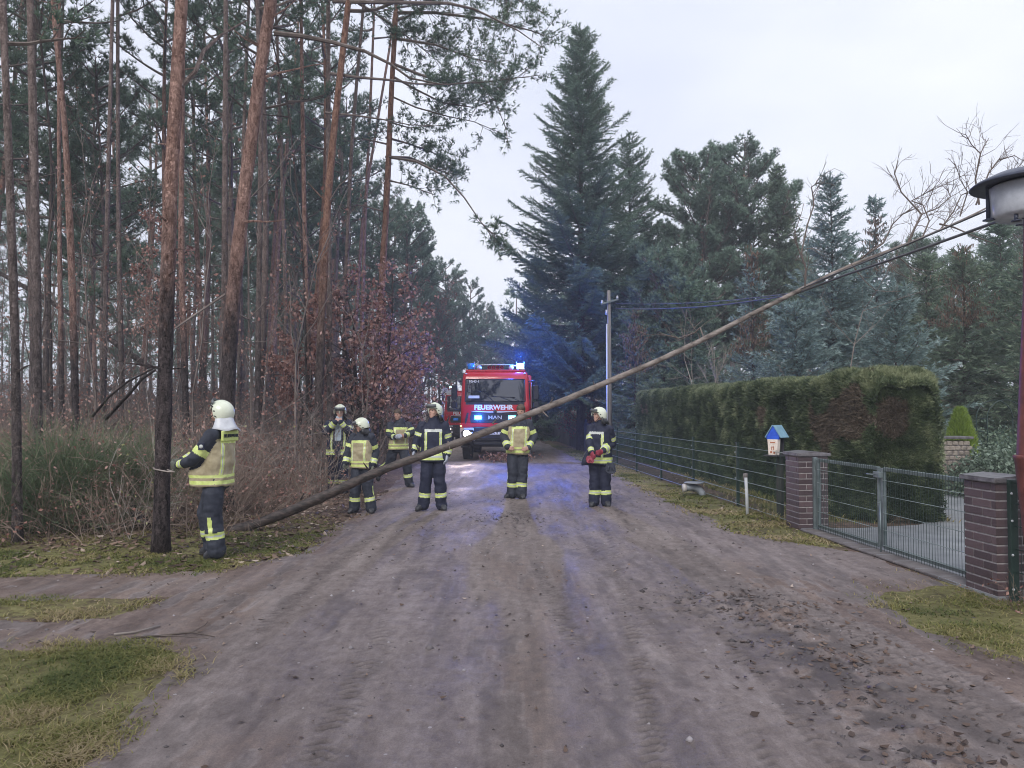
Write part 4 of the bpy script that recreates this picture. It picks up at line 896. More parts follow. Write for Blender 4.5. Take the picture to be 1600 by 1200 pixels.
# ------------------------------------------------------------------ russet oak and bushes
def broadleaf(name, label, foot, H, R, seed, mleaf, nleaf, lsize, nb=16, trunks=1, r=.09, zlo=.25, shape=None, group=None, mb='bark_dark'):
    rng = rnd(seed); b = np.array(foot, float); t = thing(name, label, 'tree' if name.endswith('tree') else 'shrub', b, 0, group); g = Geo(); S = []; tips = []
    for k in range(trunks):
        a = rng.uniform(0, 6.28); top = np.array([.10*H*math.cos(a)*(trunks > 1)*2.2, .10*H*math.sin(a)*(trunks > 1), H*rng.uniform(.8, 1)])
        pts = np.array([[0, 0, -.05]]+[top*q+rng.normal(0, .05*H*.3, 3)*[1, 1, 0] for q in (.2, .4, .6, .8, 1.0)]); g.tube(pts, r*np.linspace(1, .15, 6), 8)
        for j in range(nb):
            q = zlo+(1-zlo)*(j+rng.random())/nb; i = min(int(q*5), 4); c = pts[i]+(pts[i+1]-pts[i])*(q*5-i); a = j*2.4+rng.normal(0, .4); L = R*(1.15-.75*q)*rng.uniform(.7, 1.1)
            sp = arc(c, (math.cos(a), math.sin(a), .5), L, 5, .1, rng, .3); add_poly(S, sp, r*.33*(1.1-q*.6), .004)
            for m in range(int(5+L*5)):
                s = rng.uniform(.25, 1)*4.99; i2 = int(s); c2 = sp[i2]+(sp[i2+1]-sp[i2])*(s-i2); d = nrm(rng.normal(0, 1, 3)+nrm(sp[i2+1]-sp[i2])*.9); l2 = L*.3*rng.uniform(.5, 1.2); s2 = arc(c2, d, l2, 3, .1, rng, .3)
                add_poly(S, s2, .007, .002); tips += [s2[1], s2[2], s2[3]]
    flush(g, S, 4); part('trunk', g, M[mb], t); tips = np.array(tips); C = tips[rng.integers(0, len(tips), nleaf)]+rng.normal(0, .09, (nleaf, 3))
    dn = fbm(C[:, 0]*.9+seed, C[:, 1]*.9, C[:, 2]*.9, seed, 2); C = C[dn > -.22]
    g = Geo(); leaf_cards(g, C, lsize, rng, 0); part('crown', g, M[mleaf], t); return t
fo = P(600, 735, 20.5); fo[2] = 0
broadleaf('oak_tree', 'young oak still full of russet dead leaves, left of the fire engines', (fo[0]-.35, fo[1], 0), 5.6, 2.0, 301, 'oak_leaf', 6500, .10, 20, 3, .075, .2)
broadleaf('oak_tree', 'smaller russet leaved oak behind the firefighter walking', (-3.9, 24.5, 0), 4.6, 1.7, 302, 'oak_leaf', 4200, .10, 16, 2, .06, .2)
broadleaf('oak_tree', 'russet oak sapling standing left of the orange pine in the thicket', (-5.4, 19.5, 0), 5.0, 1.6, 303, 'oak_leaf', 3600, .09, 14, 1, .05, .3)
broadleaf('oak_tree', 'thin sapling with hanging russet leaves behind the thick pine', (-9.4, 20.5, 0), 7.2, 1.5, 304, 'oak_leaf', 1500, .09, 14, 1, .045, .45)
broadleaf('beech_shrub', 'pink red leaved shrub by the board fence behind the right hand firefighter', (3.0, 33.0, 0), 3.0, 1.2, 305, 'red_leaf', 3600, .07, 14, 3, .03, .15)
broadleaf('birch_tree', 'hazy half bare birch with sparse brown leaves left of the road end', (-4.9, 38, 0), 9.5, 2.2, 306, 'oak_leaf', 1500, .08, 26, 2, .07, .3, mb='bark_grey')
broadleaf('birch_tree', 'bare grey tree at the left bend of the road', (-6.0, 48, 0), 9.0, 2.6, 307, 'oak_leaf', 700, .08, 26, 3, .07, .2, mb='bark_grey')
# undergrowth: a mass of twigs nobody could count
sh = []
for k in range(5):
    gg, lf = bare_shrub(400+k, [1.7, 1.3, 2.0, 1.1, 1.5][k], 1.5, 26, None, 3, .007, [1., .7, 1.1, .5, .9][k], .35)
    g2 = Geo(); g2.geo(gg); leaf_cards(g2, lf, .05, rnd(k), 2, rnd(k).random(len(lf))); sh.append(g2)
def thicket(name, label, spots_, mats, seed):
    rng = rnd(seed); g = Geo()
    for x, y, s in spots_: g.geo(sh[rng.integers(0, 5)], (x, y, float(gz(x, y))), rng.uniform(0, 6.28), s*rng.uniform(.8, 1.15))
    return tag(part(name, g, mats), label, 'undergrowth', None, 'stuff')
def zone(n, fy, fpx, seed, smin=.8, smax=1.2, sep=.6):
    rng = rnd(seed); o = []; tr = 0
    while len(o) < n and tr < n*40:
        tr += 1; y = rng.uniform(*fy); px = rng.uniform(*fpx); x = (px-800)/1200*y
        if x > xl(y)-1.4: continue
        if y < 9.9+.33*max(0, x+6.2)**1.2 : continue
        if min([9]+[math.hypot(x-a, y-c) for a, c, _ in o]) < sep: continue
        o.append((x, y, rng.uniform(smin, smax)))
    return o
thicket('undergrowth', 'tangle of bare brown brambles and twigs along the edge of the wood', zone(60, (10.3, 15.5), (-40, 520), 1, .65, 1.0, .55), [M['twig_brown'], M['twig'], M['oak_leaf']], 1)
thicket('undergrowth', 'grey brown thicket between the pine trunks further in', zone(62, (15, 23), (-120, 600), 2, .9, 1.35, .7), [M['twig'], M['twig_brown'], M['oak_leaf']], 2)
thicket('undergrowth', 'hazy bare bushes deep in the wood', zone(70, (23, 42), (-150, 690), 3, 1.2, 1.9, 1.0), [M['twig'], M['twig'], M['oak_leaf']], 3)
# bare saplings between the trunks
sap = []
for k in range(3):
    rng = rnd(450+k); S = []; H = (6.0, 7.5, 5.0)[k]
    def rec(p, d, L, r, q):
        pts = arc(p, d, L, 5, .3, rng, .25); add_poly(S, pts, r, r*.45)
        if q:
            for j in range(8 if q == 3 else 4): i = rng.integers(1, 6); rec(pts[i], nrm(nrm(pts[i]-pts[i-1])+rng.normal(0, .55, 3)), L*rng.uniform(.3, .5), r*.45, q-1)
    rec((0, 0, -.1), (rng.normal(0, .1), rng.normal(0, .1), 1), H*.8, .03, 3); rec((.1, 0, -.1), (rng.normal(0, .25), rng.normal(0, .25), 1), H*.5, .02, 3)
    t = thing('bare_sapling', 'x', 'sapling'); g = Geo(); flush(g, S, 4); part('trunk', g, M['twig'], t)
    tips = np.array([s_[1] for s_ in S]); tips = tips[tips[:, 2] > .8]; C = tips[rng.integers(0, len(tips), 260)]+rng.normal(0, .05, (260, 3)); g = Geo(); leaf_cards(g, C, .07, rng, 0); part('crown', g, M['oak_leaf'], t); sap.append(t)
SL = ['bare sapling with a few brown leaves', 'tall bare sapling with sparse brown leaves', 'short forked bare sapling']; su = [0, 0, 0]; rng = rnd(460)
for (px, Y) in ((35, 16), (95, 21), (140, 15.5), (185, 25), (225, 18), (268, 22), (310, 15.8), (335, 24), (385, 17), (430, 20), (465, 15.9), (480, 26), (530, 24), (560, 19), (610, 30), (650, 34), (5, 24), (70, 28), (250, 30), (400, 29)):
    k = rng.integers(0, 3); o = copy_tree(sap[k]) if su[k] else sap[k]; su[k] = 1; x = (px-800)/1200*Y; o.location = (x, Y, float(gz(x, Y))); o.rotation_euler = (0, 0, rng.uniform(0, 6)); o.scale = (rng.uniform(.8, 1.15),)*3
    tag(o, SL[k]+(' near the road, ' if Y < 19 else ' deeper in, ')+[r for lim, r in REG if px < lim][0], 'sapling', 'bare saplings in the left wood')
# broom: dense upright green switches
def broom(label, x, y, H, W_, n, seed, mat_):
    rng = rnd(seed); S = []
    for k in range(n):
        a = rng.uniform(0, 6.28); q = rng.random()**.5; d = (math.cos(a)*q*W_/H*1.1+rng.normal(0, .22), math.sin(a)*q*W_/H*1.1+rng.normal(0, .2), 1); p = (math.cos(a)*q*.35*W_, math.sin(a)*q*.35*W_, 0 if rng.random() < .4 else rng.uniform(.2, .6)*H)
        L = (H-p[2])*rng.uniform(.4, 1.15); pts = arc(p, d, L, 4, -.35, rng, .35); add_poly(S, pts, .004, .0015)
        for j in range(6):
            i = rng.integers(1, 4); dd = nrm(nrm(pts[i+1]-pts[i])+rng.normal(0, .5, 3)); s2 = arc(pts[i], dd, L*rng.uniform(.2, .4), 2, .2, rng, .2); add_poly(S, s2, .0028, .001)
    g = Geo(); a = np.array([s[0] for s in S]); c = np.array([s[1] for s in S]); tt = np.clip(.45+.3*fbm(a[:, 0]*2, a[:, 1]*2, a[:, 2]*2, seed, 2)+rng.normal(0, .15, len(a)), 0, 1)
    g.prisms(a, c, np.array([s[2] for s in S]), np.array([s[3] for s in S]), 3, 0, tt)
    t = thing('broom_bush', label, 'shrub', (x, y, float(gz(x, y)))); part('stems', g, M[mat_], t); return t
broom('dense green broom bush on the left between two trunks', -6.35, 11.0, 1.6, 1.7, 700, 1, 'broom')
broom('green broom bush adjoining on the right, partly grown with pale leaves', -5.7, 11.3, 1.4, 1.0, 300, 2, 'broom')
broom('low olive brown broom at the far left edge', -7.2, 10.6, 1.1, 1.3, 300, 3, 'broom')
# evergreen dark shrub deeper in the wood, pale leaved sprays
rng = rnd(9)
def pale_shrub(label, x, y, H, n, seed, m='pale_leaf', nl=160):
    gg, lf = bare_shrub(seed, H, .7, n, None, 3, .005, 1.1, .5); t = thing('bare_shrub', label, 'shrub', (x, y, float(gz(x, y)))); part('stems', gg, M['twig_pale'], t)
    g = Geo(); lf = lf[:nl]; leaf_cards(g, lf, .045, rnd(seed), 0); part('leaves', g, M[m], t) if len(lf) else None
pale_shrub('wispy shrub with small pale yellow leaves left of the thick pine', -5.05, 10.4, 1.7, 9, 21)
pale_shrub('wispy bush with pale leaves right of the pulling firefighter', -4.7, 13.6, 2.0, 9, 22)
pale_shrub('bare whitish twiggy bush left of the firefighters, overgrown with brambles', -3.75, 14.6, 2.3, 14, 23, 'oak_leaf', 20)
# dead wood
def stick(name, label, pl, r0, r1, mat_, n=7, cat='branch', extra=None):
    b = np.array(pl[0]); t = Geo(); S = []; q = np.array(pl)-b; t.tube(q, np.linspace(r0, r1, len(q)), n)
    if extra: flushS = []; extra(flushS, q); flush(t, flushS, 4)
    o = part(name, t, M[mat_]); o.location = b; tag(o, label, cat); return o
stick('log', 'short sawn log lying at the foot of the thicket left of the thick pine', [P(203, 787, 11.3), P(212, 800, 11.0), P(233, 822, 10.7)], .065, .055, 'bark_red', 10, 'log')
stick('branch', 'thin snapped stick leaning over the sawn log', [P(198, 780, 11.4), P(215, 784, 11.2), P(238, 795, 11.0)], .022, .012, 'twig', 6)
stick('dead_tree', 'thin dead trunk leaning diagonally between the pines at the far left', [P(-40, 405, 23), P(60, 460, 23), P(150, 515, 22.5), P(232, 573, 22)], .06, .085, 'bark_grey', 9, 'dead tree')
stick('branch', 'dark bowed dead branch rising out of the broom towards the thick pine', [P(145, 650, 12.2), P(170, 620, 12), P(200, 596, 11.7), P(243, 574, 11.4)], .022, .012, 'bark_dark', 6)
stick('branch', 'second dark dead branch just right of the bowed one', [P(165, 655, 11.9), P(205, 612, 11.7), P(222, 592, 11.5), P(243, 578, 11.2)], .028, .016, 'bark_dark', 6)
def fork(S, q):
    add_poly(S, np.array([q[2], q[2]+[.05, .12, .02], q[2]+[.02, .25, .01]]), .006, .003); add_poly(S, np.array([q[1], q[1]+[.15, -.08, .02], q[1]+[.4, -.1, .01]]), .006, .003)
def gp(px, py): a = G(px, py); a[2] = surf(a[0], a[1])+.012; return a
stick('branch', 'pale broken stick lying on the side track', [gp(178, 996), gp(210, 992), gp(250, 981)], .009, .007, 'twig_pale')
stick('branch', 'dark forked twig lying on the side track beside the pale stick', [gp(205, 1001), gp(250, 997), gp(300, 992), gp(335, 998)], .010, .004, 'stick', 6, 'branch', fork)

# trees behind the photographer, mirrored in the windscreens
o = copy_tree(protos[3]); o.location = (-4.4, -6.5, 0); o.scale = (1.3, 1.3, 1.05); tag(o, 'tall pine behind the photographer on the wood side', 'tree', 'trees behind the photographer')
o = copy_tree(protos[1]); o.location = (-6.2, -12, 0); tag(o, 'second pine behind the photographer on the wood side', 'tree', 'trees behind the photographer')
# ------------------------------------------------------------------ right side: garden trees
def fl(y): return 4.95-.075*y     # the fence line
def spruce(name, label, px, Y, topy, R, seed, mneedle='needle_spruce', dens=1., K=4, twigs=True, bt=0, group=None, sparse=1.0, **kw):
    x = (px-800)/1200*Y; H = P(px, topy, Y)[2]; t = thing(name, label, 'tree', (x, Y, float(gz(x, Y))), 0, group)
    g = Geo(); g.tube([(0, 0, -.1), (0, 0, H*.3), (0.02, 0, H*.7), (0, 0, H-.1)], [H*.0115, H*.0085, H*.004, .006], 8); part('trunk', g, M['bark_dark'], t)
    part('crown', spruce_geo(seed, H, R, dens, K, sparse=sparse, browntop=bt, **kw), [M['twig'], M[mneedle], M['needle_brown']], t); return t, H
spruce('spruce_tree', 'tallest dark spruce, towering over the board fence right of the fire engine', 908, 32, 38, 5.0, 501, 'needle_spruce', 1.5, 5, lowest=2.0, nl=.15, nw=.034, pw=.70, droop=.25, tip=.5, sparse=.93, ws=1.15, lift=.68)
spruce('spruce_tree', 'second dark spruce leaning against the tallest one on its right', 985, 36, 208, 4.4, 502, 'needle_spruce', 1.1, 4, lowest=.5, nl=.15, nw=.038, pw=.66, sparse=.9, droop=.2, tip=.5, ws=1.35, lift=.65)
spruce('spruce_tree', 'dark spruce left of the tallest one, above the fire engine roof', 838, 43, 400, 3.4, 503, 'needle_spruce', .7, 4, lowest=.5, nl=.18, nw=.055)
spruce('spruce_tree', 'short spruce with a brown cone laden top beside the utility pole', 992, 27.5, 478, 1.7, 504, 'needle_olive', .9, 4, bt=.45, nl=.14, nw=.036)
spruce('spruce_tree', 'blue grey spruce with brown cones under its pointed top, left of the cable crossing', 1177, 24, 385, 1.6, 505, 'needle_blue', 1., 4, bt=.5, nl=.14, nw=.036)
spruce('spruce_tree', 'tallest blue spruce behind the hedge', 1302, 24.5, 268, 2.5, 506, 'needle_blue', 1.1, 5, bt=.0, nl=.14, nw=.036, pw=.75, sparse=.9)
spruce('spruce_tree', 'blue grey spruce right of the tallest blue one', 1372, 28, 305, 2.2, 507, 'needle_blue', .9, 4, bt=.3, nl=.15, nw=.042, sparse=.85)
spruce('spruce_tree', 'olive spruce with a rusty brown top behind the near brick pillar', 1508, 22.5, 378, 2.4, 508, 'needle_olive', 1.1, 5, bt=.38, nl=.14, nw=.036, pw=.7)
spruce('spruce_tree', 'dark green spruce behind the lamp post', 1568, 27, 335, 2.4, 509, 'needle_spruce', .9, 4, nl=.15, nw=.042)
spruce('spruce_tree', 'dark spruce rising behind the pines in the right garden', 1218, 36, 258, 2.9, 510, 'needle_olive', .8, 4, nl=.16, nw=.05, pw=.7)
spruce('spruce_tree', 'broad blue spruce low behind the middle of the hedge', 1245, 21.5, 470, 2.1, 511, 'needle_blue', 1.1, 5, nl=.14, nw=.036, pw=.6)
spruce('spruce_tree', 'broad blue spruce just over the near end of the hedge', 1400, 20.5, 440, 2.2, 512, 'needle_blue', 1.0, 5, nl=.14, nw=.036, pw=.6)
spruce('spruce_tree', 'dark spruce filling the gap between the two blue spruces', 1340, 30, 400, 3.0, 513, 'needle_spruce', .7, 4, nl=.16, nw=.05, pw=.6)
spruce('spruce_tree', 'dark spruce behind the far end of the hedge', 1075, 29, 440, 2.6, 514, 'needle_spruce', .7, 4, nl=.16, nw=.05, pw=.6)
spruce('spruce_tree', 'olive spruce between the hedge end and the lamp post', 1450, 25, 400, 2.2, 515, 'needle_olive', .8, 4, nl=.15, nw=.042, pw=.6)
spruce('spruce_tree', 'dusky spruce at the right edge behind the garden arch', 1610, 21, 400, 2.3, 516, 'needle_olive', .8, 4, nl=.15, nw=.042, pw=.6)
spruce('fir_tree', 'small feathery evergreen leaning over the far end of the hedge', 1018, 26, 590, 1.3, 517, 'juniper' if False else 'needle_olive', .9, 4, nl=.12, nw=.034, pw=.6)
o = copy_tree([x for x in bpy.data.objects if x.get('label', '').startswith('second dark spruce')][0]); o.location = (2.9, -13, 0); o.scale = (1.1, 1.1, 1.2); tag(o, 'dark spruce behind the photographer on the garden side', 'tree', 'trees behind the photographer')
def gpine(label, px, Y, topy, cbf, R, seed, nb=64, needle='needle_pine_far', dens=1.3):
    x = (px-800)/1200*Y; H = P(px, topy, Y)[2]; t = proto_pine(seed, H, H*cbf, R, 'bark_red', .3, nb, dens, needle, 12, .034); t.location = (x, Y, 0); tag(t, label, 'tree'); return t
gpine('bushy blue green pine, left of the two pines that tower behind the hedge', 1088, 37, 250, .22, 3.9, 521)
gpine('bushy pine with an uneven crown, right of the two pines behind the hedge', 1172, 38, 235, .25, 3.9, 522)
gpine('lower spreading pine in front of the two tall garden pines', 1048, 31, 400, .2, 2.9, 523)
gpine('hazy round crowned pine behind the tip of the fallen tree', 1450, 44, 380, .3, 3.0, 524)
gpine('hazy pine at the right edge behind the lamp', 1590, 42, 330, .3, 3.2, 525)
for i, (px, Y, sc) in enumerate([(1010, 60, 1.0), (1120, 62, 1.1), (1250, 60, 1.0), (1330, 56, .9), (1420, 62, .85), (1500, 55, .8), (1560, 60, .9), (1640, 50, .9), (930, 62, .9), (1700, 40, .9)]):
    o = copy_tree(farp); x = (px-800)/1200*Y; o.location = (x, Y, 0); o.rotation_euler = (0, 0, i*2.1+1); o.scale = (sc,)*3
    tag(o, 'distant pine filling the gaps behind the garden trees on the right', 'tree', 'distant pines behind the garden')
# ------------------------------------------------------------------ hedge
def hedge():
    rng = rnd(600); t = thing('hedge', 'long tall clipped green hedge behind the wire fence, browned at its near end', 'hedge', (5.6, 18.5, 0))
    b = np.array([5.6, 18.5, 0]); y0, y1 = 11.5, 26.0; H = 2.27; D = 1.35
    def fx(y): return 5.22-.078*(y-11.7)
    # param surface: s runs round the profile (front bottom -> top -> back), v along the length; near end is rounded off
    def surfp(s, v):
        y = y0+(y1-y0)*v; e = sstep(1-(y-y0)/.5, 0, 1); e2 = sstep(1-(y1-y)/.6, 0, 1); w = D/2*(1-.22*np.maximum(e, e2)**2); h = H*(1-.07*np.maximum(e, e2)**2)+.05*fbm(y*.8, 0, 0, 5, 2)-.012*(y-y0)*0
        c = fx(y)+D/2; L = h+2*w+h; q = s*L; x = np.where(q < h, -w, np.where(q < h+2*w, -w+(q-h), w)); z = np.where(q < h, q, np.where(q < h+2*w, h, h-(q-h-2*w)))
        # rounded shoulders
        rr = .28; dx = np.maximum(np.abs(x)-(w-rr), 0); dz = np.maximum(z-(h-rr), 0); k = np.hypot(dx, dz); f = np.where((k > rr) & (dx > 0) & (dz > 0), rr/np.maximum(k, 1e-6), 1)
        x2 = np.where((dx > 0) & (dz > 0), np.sign(x)*((w-rr)+dx*f), x); z2 = np.where((dx > 0) & (dz > 0), (h-rr)+dz*f, z)
        return c+x2, y, z2
    S, V = np.meshgrid(np.linspace(0, 1, 60), np.linspace(0, 1, 120)); x, y, z = surfp(S, V); n = .09*fbm(x*1.5, y*1.5, z*1.5, 2, 3)
    cx = fx(y)+D/2; x = cx+(x-cx)*(.90+n); z = z*(.955+n*.2); y = y0+.3+(y-y0)*(y1-y0-.5)/(y1-y0); V_ = np.stack([x, y, z], -1).reshape(-1, 3)-b
    i = np.arange(119*59); r = i//59; c = i % 59; a = r*60+c; g = Geo(); g.add(V_, np.stack([a, a+1, a+61, a+60], -1), 0, None, True)
    n0 = 0
    g.b.append((np.zeros((0, 3)), np.array([list(range(60))[::-1]]), np.array([0]), np.zeros(0), False)); g.b.append((np.zeros((0, 3)), np.array([[119*60+k for k in range(60)]]), np.array([0]), np.zeros(0), False))
    part('branches', g, M['hedge_core'], t)
    n = 140000; s = rng.random(n); s = np.where(rng.random(n) < .72, s*.62, s); v = rng.random(n)**1.25; x, y, z = surfp(s, v); cx = fx(y)+D/2
    m = 26000; ex = rng.uniform(-1, 1, m); ez = rng.random(m)  # near end face
    x2 = fx(y0)+D/2+ex*D/2*(1-.22*1)*np.sqrt(np.clip(1-(np.maximum(ez-.88, 0)/.14)**2, 0, 1)); y2 = y0-.02+.22*np.abs(ex)**3+.12*np.maximum(ez-.85, 0)/.15; z2 = ez*H*.95
    X = np.concatenate([x, x2]); Y = np.concatenate([y, y2]); Z = np.concatenate([z, z2]); N = len(X)
    out = np.concatenate([np.stack([(x-cx)*1.6, 0*x, (z-H*.55)*.9], -1), np.stack([.3*(x2-cx[0]), -np.ones(m), .2*(z2-1)], -1)]); out = nrm(out)
    bump = .14*fbm(X*1.6, Y*1.6, Z*1.6, 2, 3)+.03*fbm(X*5, Y*5, Z*5, 3, 2)
    C = np.stack([X, Y, Z], -1)+out*(bump[:, None]+rng.uniform(-.06, .015, (N, 1))); C[:, 2] = np.maximum(C[:, 2], .03)
    A = nrm(out+rng.normal(0, .5, (N, 3))+np.array([0, 0, .45]))
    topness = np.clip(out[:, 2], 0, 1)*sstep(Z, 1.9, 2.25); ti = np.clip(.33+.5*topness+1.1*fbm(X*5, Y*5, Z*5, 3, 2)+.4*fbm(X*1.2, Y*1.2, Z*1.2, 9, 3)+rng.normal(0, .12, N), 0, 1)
    br = (Y < 13.2) & (fbm(X*1.5, Y*1.5, Z*1.1, 17, 3)+1.15-np.hypot((X-5.35)/.75, (Z-1.55)/.85)*.9-.35*sstep(Y, 11.7, 13.2) > .52)
    br |= (fbm(X*1.2, Y*1.2, Z*1.2, 19, 3) > .5)
    for mm, kk in ((1, ~br), (2, br)):
        q = C[kk]; w = .0125+.0009*(q[:, 1]-11); g2 = None
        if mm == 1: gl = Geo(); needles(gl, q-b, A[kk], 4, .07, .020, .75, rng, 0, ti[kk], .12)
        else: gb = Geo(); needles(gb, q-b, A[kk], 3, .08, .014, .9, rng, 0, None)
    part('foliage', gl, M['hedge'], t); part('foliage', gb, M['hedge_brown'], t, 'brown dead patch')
hedge()
# ------------------------------------------------------------------ wire fence, board fence
def rods(g, p0, p1, r, mat): g.prisms([p0], [p1], r, r, 5, mat)
def wire_fence():
    base = np.array([fl(20), 20.0, 0]); t = thing('wire_fence', 'dark green double rod wire fence in front of the hedge', 'fence', base)
    ypost = [11.5, 13.55, 16.05, 18.55, 21.05, 23.55, 26.05, 28.55]
    for ya, yb in zip(ypost[:-1], ypost[1:]):
        g = Geo(); H = 1.03; n = int((yb-ya)/.05); ys_ = np.linspace(ya+.03, yb-.03, n)
        P0 = np.stack([fl(ys_), ys_, np.full(n, .05)], -1)-base; P1 = P0+np.array([0, 0, H]); g.prisms(P0, P1, .0022+.00004*ya, .0022+.00004*ya, 3, 0)
        for h in (.06, .27, .47, .67, .87, 1.05):
            for s in (-.008, .008): g.prisms([np.array([fl(ya)+s, ya, h])-base], [np.array([fl(yb)+s, yb, h])-base], .0042+.00012*(ya-11), .0042+.00012*(ya-11), 4, 1)
        part('mesh_panel', g, [M['fence_green'], M['fence_rod']], t)
    for y in ypost[1:]:
        g = Geo(); g.box(np.array([fl(y)+.035, y, .56])-base, (.045, .06, 1.12), 0, bev=.006); g.box(np.array([fl(y)+.035, y, 1.125])-base, (.052, .068, .012), 0)
        for h in (.1, .5, .95): g.box(np.array([fl(y)-.0, y, h])-base, (.022, .05, .03), 1)
        part('post', g, [M['fence_green'], M['fence_rod']], t)
wire_fence()
def board_fence():
    base = np.array([fl(34)-.3, 36., 0]); t = thing('board_fence', 'dark weathered upright board fence far back on the right', 'fence', base); rng = rnd(4)
    A_ = np.array([3.15, 29.2]); B_ = np.array([1.75, 52.]); L = np.linalg.norm(B_-A_); d = (B_-A_)/L; n = int(L/.16); g = Geo()
    R = [[d[1], d[0], 0], [-d[0], d[1], 0], [0, 0, 1]]
    for k in range(n):
        c = A_+d*(k+.5)*.16; h = 1.15+rng.normal(0, .035); g.box((c[0]-base[0]+rng.normal(0, .006), c[1]-base[1], h/2), (.022, .145, h), 0, rot=R)
    part('boards', g, M['grey_wood'], t)
    for k in range(0, n, 16):
        c = A_+d*k*.16; g = Geo(); g.box((c[0]-base[0]+.06, c[1]-base[1], .65), (.1, .1, 1.3), 0, rot=R); part('post', g, M['grey_wood'], t)
board_fence()
# ------------------------------------------------------------------ brick pillars
def pillar(label, corner, seed):
    """corner: the road side corner nearest the camera"""
    d = nrm(np.array([-.075, 1, 0])); e = np.array([d[1], -d[0], 0]); w = .43; H = 1.04; c = np.array(corner)+d*w/2+e*w/2
    t = thing('brick_pillar', label, 'pillar', c, math.atan2(-d[0], d[1])); rng = rnd(seed); g = Geo(); mg = Geo(); mg.box((0, 0, H/2), (w-.012, w-.012, H), 0)
    nrow = 13; rh = H/nrow; bt = .115
    for k in range(nrow):
        z = (k+.5)*rh
        for face in range(4):
            off = .0 if (k+face) % 2 else .5; xs_ = [-w/2]; cuts = [-w/2+q for q in ((.115, .365) if (k+face) % 2 else (.25,))]; edges = [-w/2]+cuts+[w/2]
            for a, c2 in zip(edges[:-1], edges[1:]):
                a2, b2 = a+(.005 if a > -w/2 else 0), c2-(.005 if c2 < w/2 else 0); L = b2-a2; tt = rng.uniform(0, .5)
                ang = face*math.pi/2; R = np.array([[math.cos(ang), -math.sin(ang), 0], [math.sin(ang), math.cos(ang), 0], [0, 0, 1]])
                cc = R@np.array([(a2+b2)/2, -w/2+.012, z]); n0 = len(g.b); g.box(cc, (L, .026, rh-.014), 0, rot=R, bev=.003)
                for q in range(n0, len(g.b)): V, F, m, tn, sm = g.b[q]; g.b[q] = (V, F, m, np.full(len(V), tt), sm)
    part('bricks', g, M['brick'], t); part('mortar', mg, M['mortar'], t)
    g = Geo(); g.box((0, 0, H+.022), (w+.06, w+.06, .044), 0, bev=.006); g.prism([(-w/2-.03, H+.044), (w/2+.03, H+.044), (0, H+.066)], -w/2-.025, w/2+.025, 0); part('cap', g, M['slate'], t); return t
NP = (4.345, 6.93, 0); FP = (4.055, 10.9, 0)
pillar('dark brick pillar with a slate cap, near one beside the rusty lamp post', NP, 1)
pillar('dark brick pillar with a slate cap, far one beside the lantern post', FP, 2)
# ------------------------------------------------------------------ double gate
def gate():
    A_ = np.array([4.34+.17, 7.40, 0]); B_ = np.array([4.075+.17, 10.86, 0]); mid = (A_+B_)/2; t = thing('double_gate', 'closed double leaf galvanised mesh gate between the brick pillars', 'gate', mid); d = nrm(B_-A_)
    def leaf(P0, P1, lab):
        g = Geo(); L = np.linalg.norm(P1-P0); z0, z1 = .09, 1.0; P0 = P0-mid; P1 = P1-mid
        fr = Geo()
        for q, r in ((P0+d*.035, .03), (P1-d*.035, .03)): fr.box(q+[0, 0, (z0+z1)/2], (.045, .045, z1-z0+.02), 0, bev=.005)
        for z in (z0, z1): 
            R = [[d[1], d[0], 0], [-d[0], d[1], 0], [0, 0, 1]]; fr.box((P0+P1)/2+[0, 0, z], (.042, L-.11, .042), 0, rot=R, bev=.004)
        f = part('frame', fr, M['galv'], t, lab)
        n = int(L/.05); s = np.linspace(.08, L-.08, n)[:, None]; q0 = P0+d*s+np.array([-.026, 0, z0-.05]); q1 = P0+d*s+np.array([-.026, 0, z1+.045]); g.prisms(q0, q1, .0028, .0028, 4, 0)
        for z in (z0+.02, .29, .49, .69, .87): g.prisms([P0+d*.06+[-.03, 0, z]], [P1-d*.06+[-.03, 0, z]], .0042, .0042, 4, 1)
        part('mesh_panel', g, [M['fence_green'], M['fence_rod']], t)
    m1 = A_+(B_-A_)*.497; m2 = A_+(B_-A_)*.503
    leaf(A_+d*.05, m1, None); leaf(m2, B_-d*.12, None)
    for q, h in ((B_-d*.06, 1.03), (A_+d*.0, 1.03)):
        g = Geo(); g.box(q-mid+[0, 0, h/2], (.06, .06, h), 0, bev=.006)
        for z in (.22, .9): g.tube([q-mid+[0, 0, z-.04]-d*.05, q-mid+[0, 0, z+.04]-d*.05], .016, 8)
        part('hinge_post', g, M['galv'], t)
    c = (A_+B_)/2-mid; g = Geo(); g.box(c+[-.045, 0, .93], (.05, .15, .07), 0, bev=.006); g.tube([c+[-.07, .03, .93], c+[-.11, .03, .93], c+[-.115, .13, .93]], .009, 8); part('lock', g, M['galv'], t)
    g = Geo(); g.tube([c+[-.045, -.05, .62], c+[-.045, -.05, -.06]], .009, 7); g.tube([c+[-.045, -.05, .60], c+[-.08, -.05, .60]], .008, 6); part('drop_bolt', g, M['galv'], t)
gate()
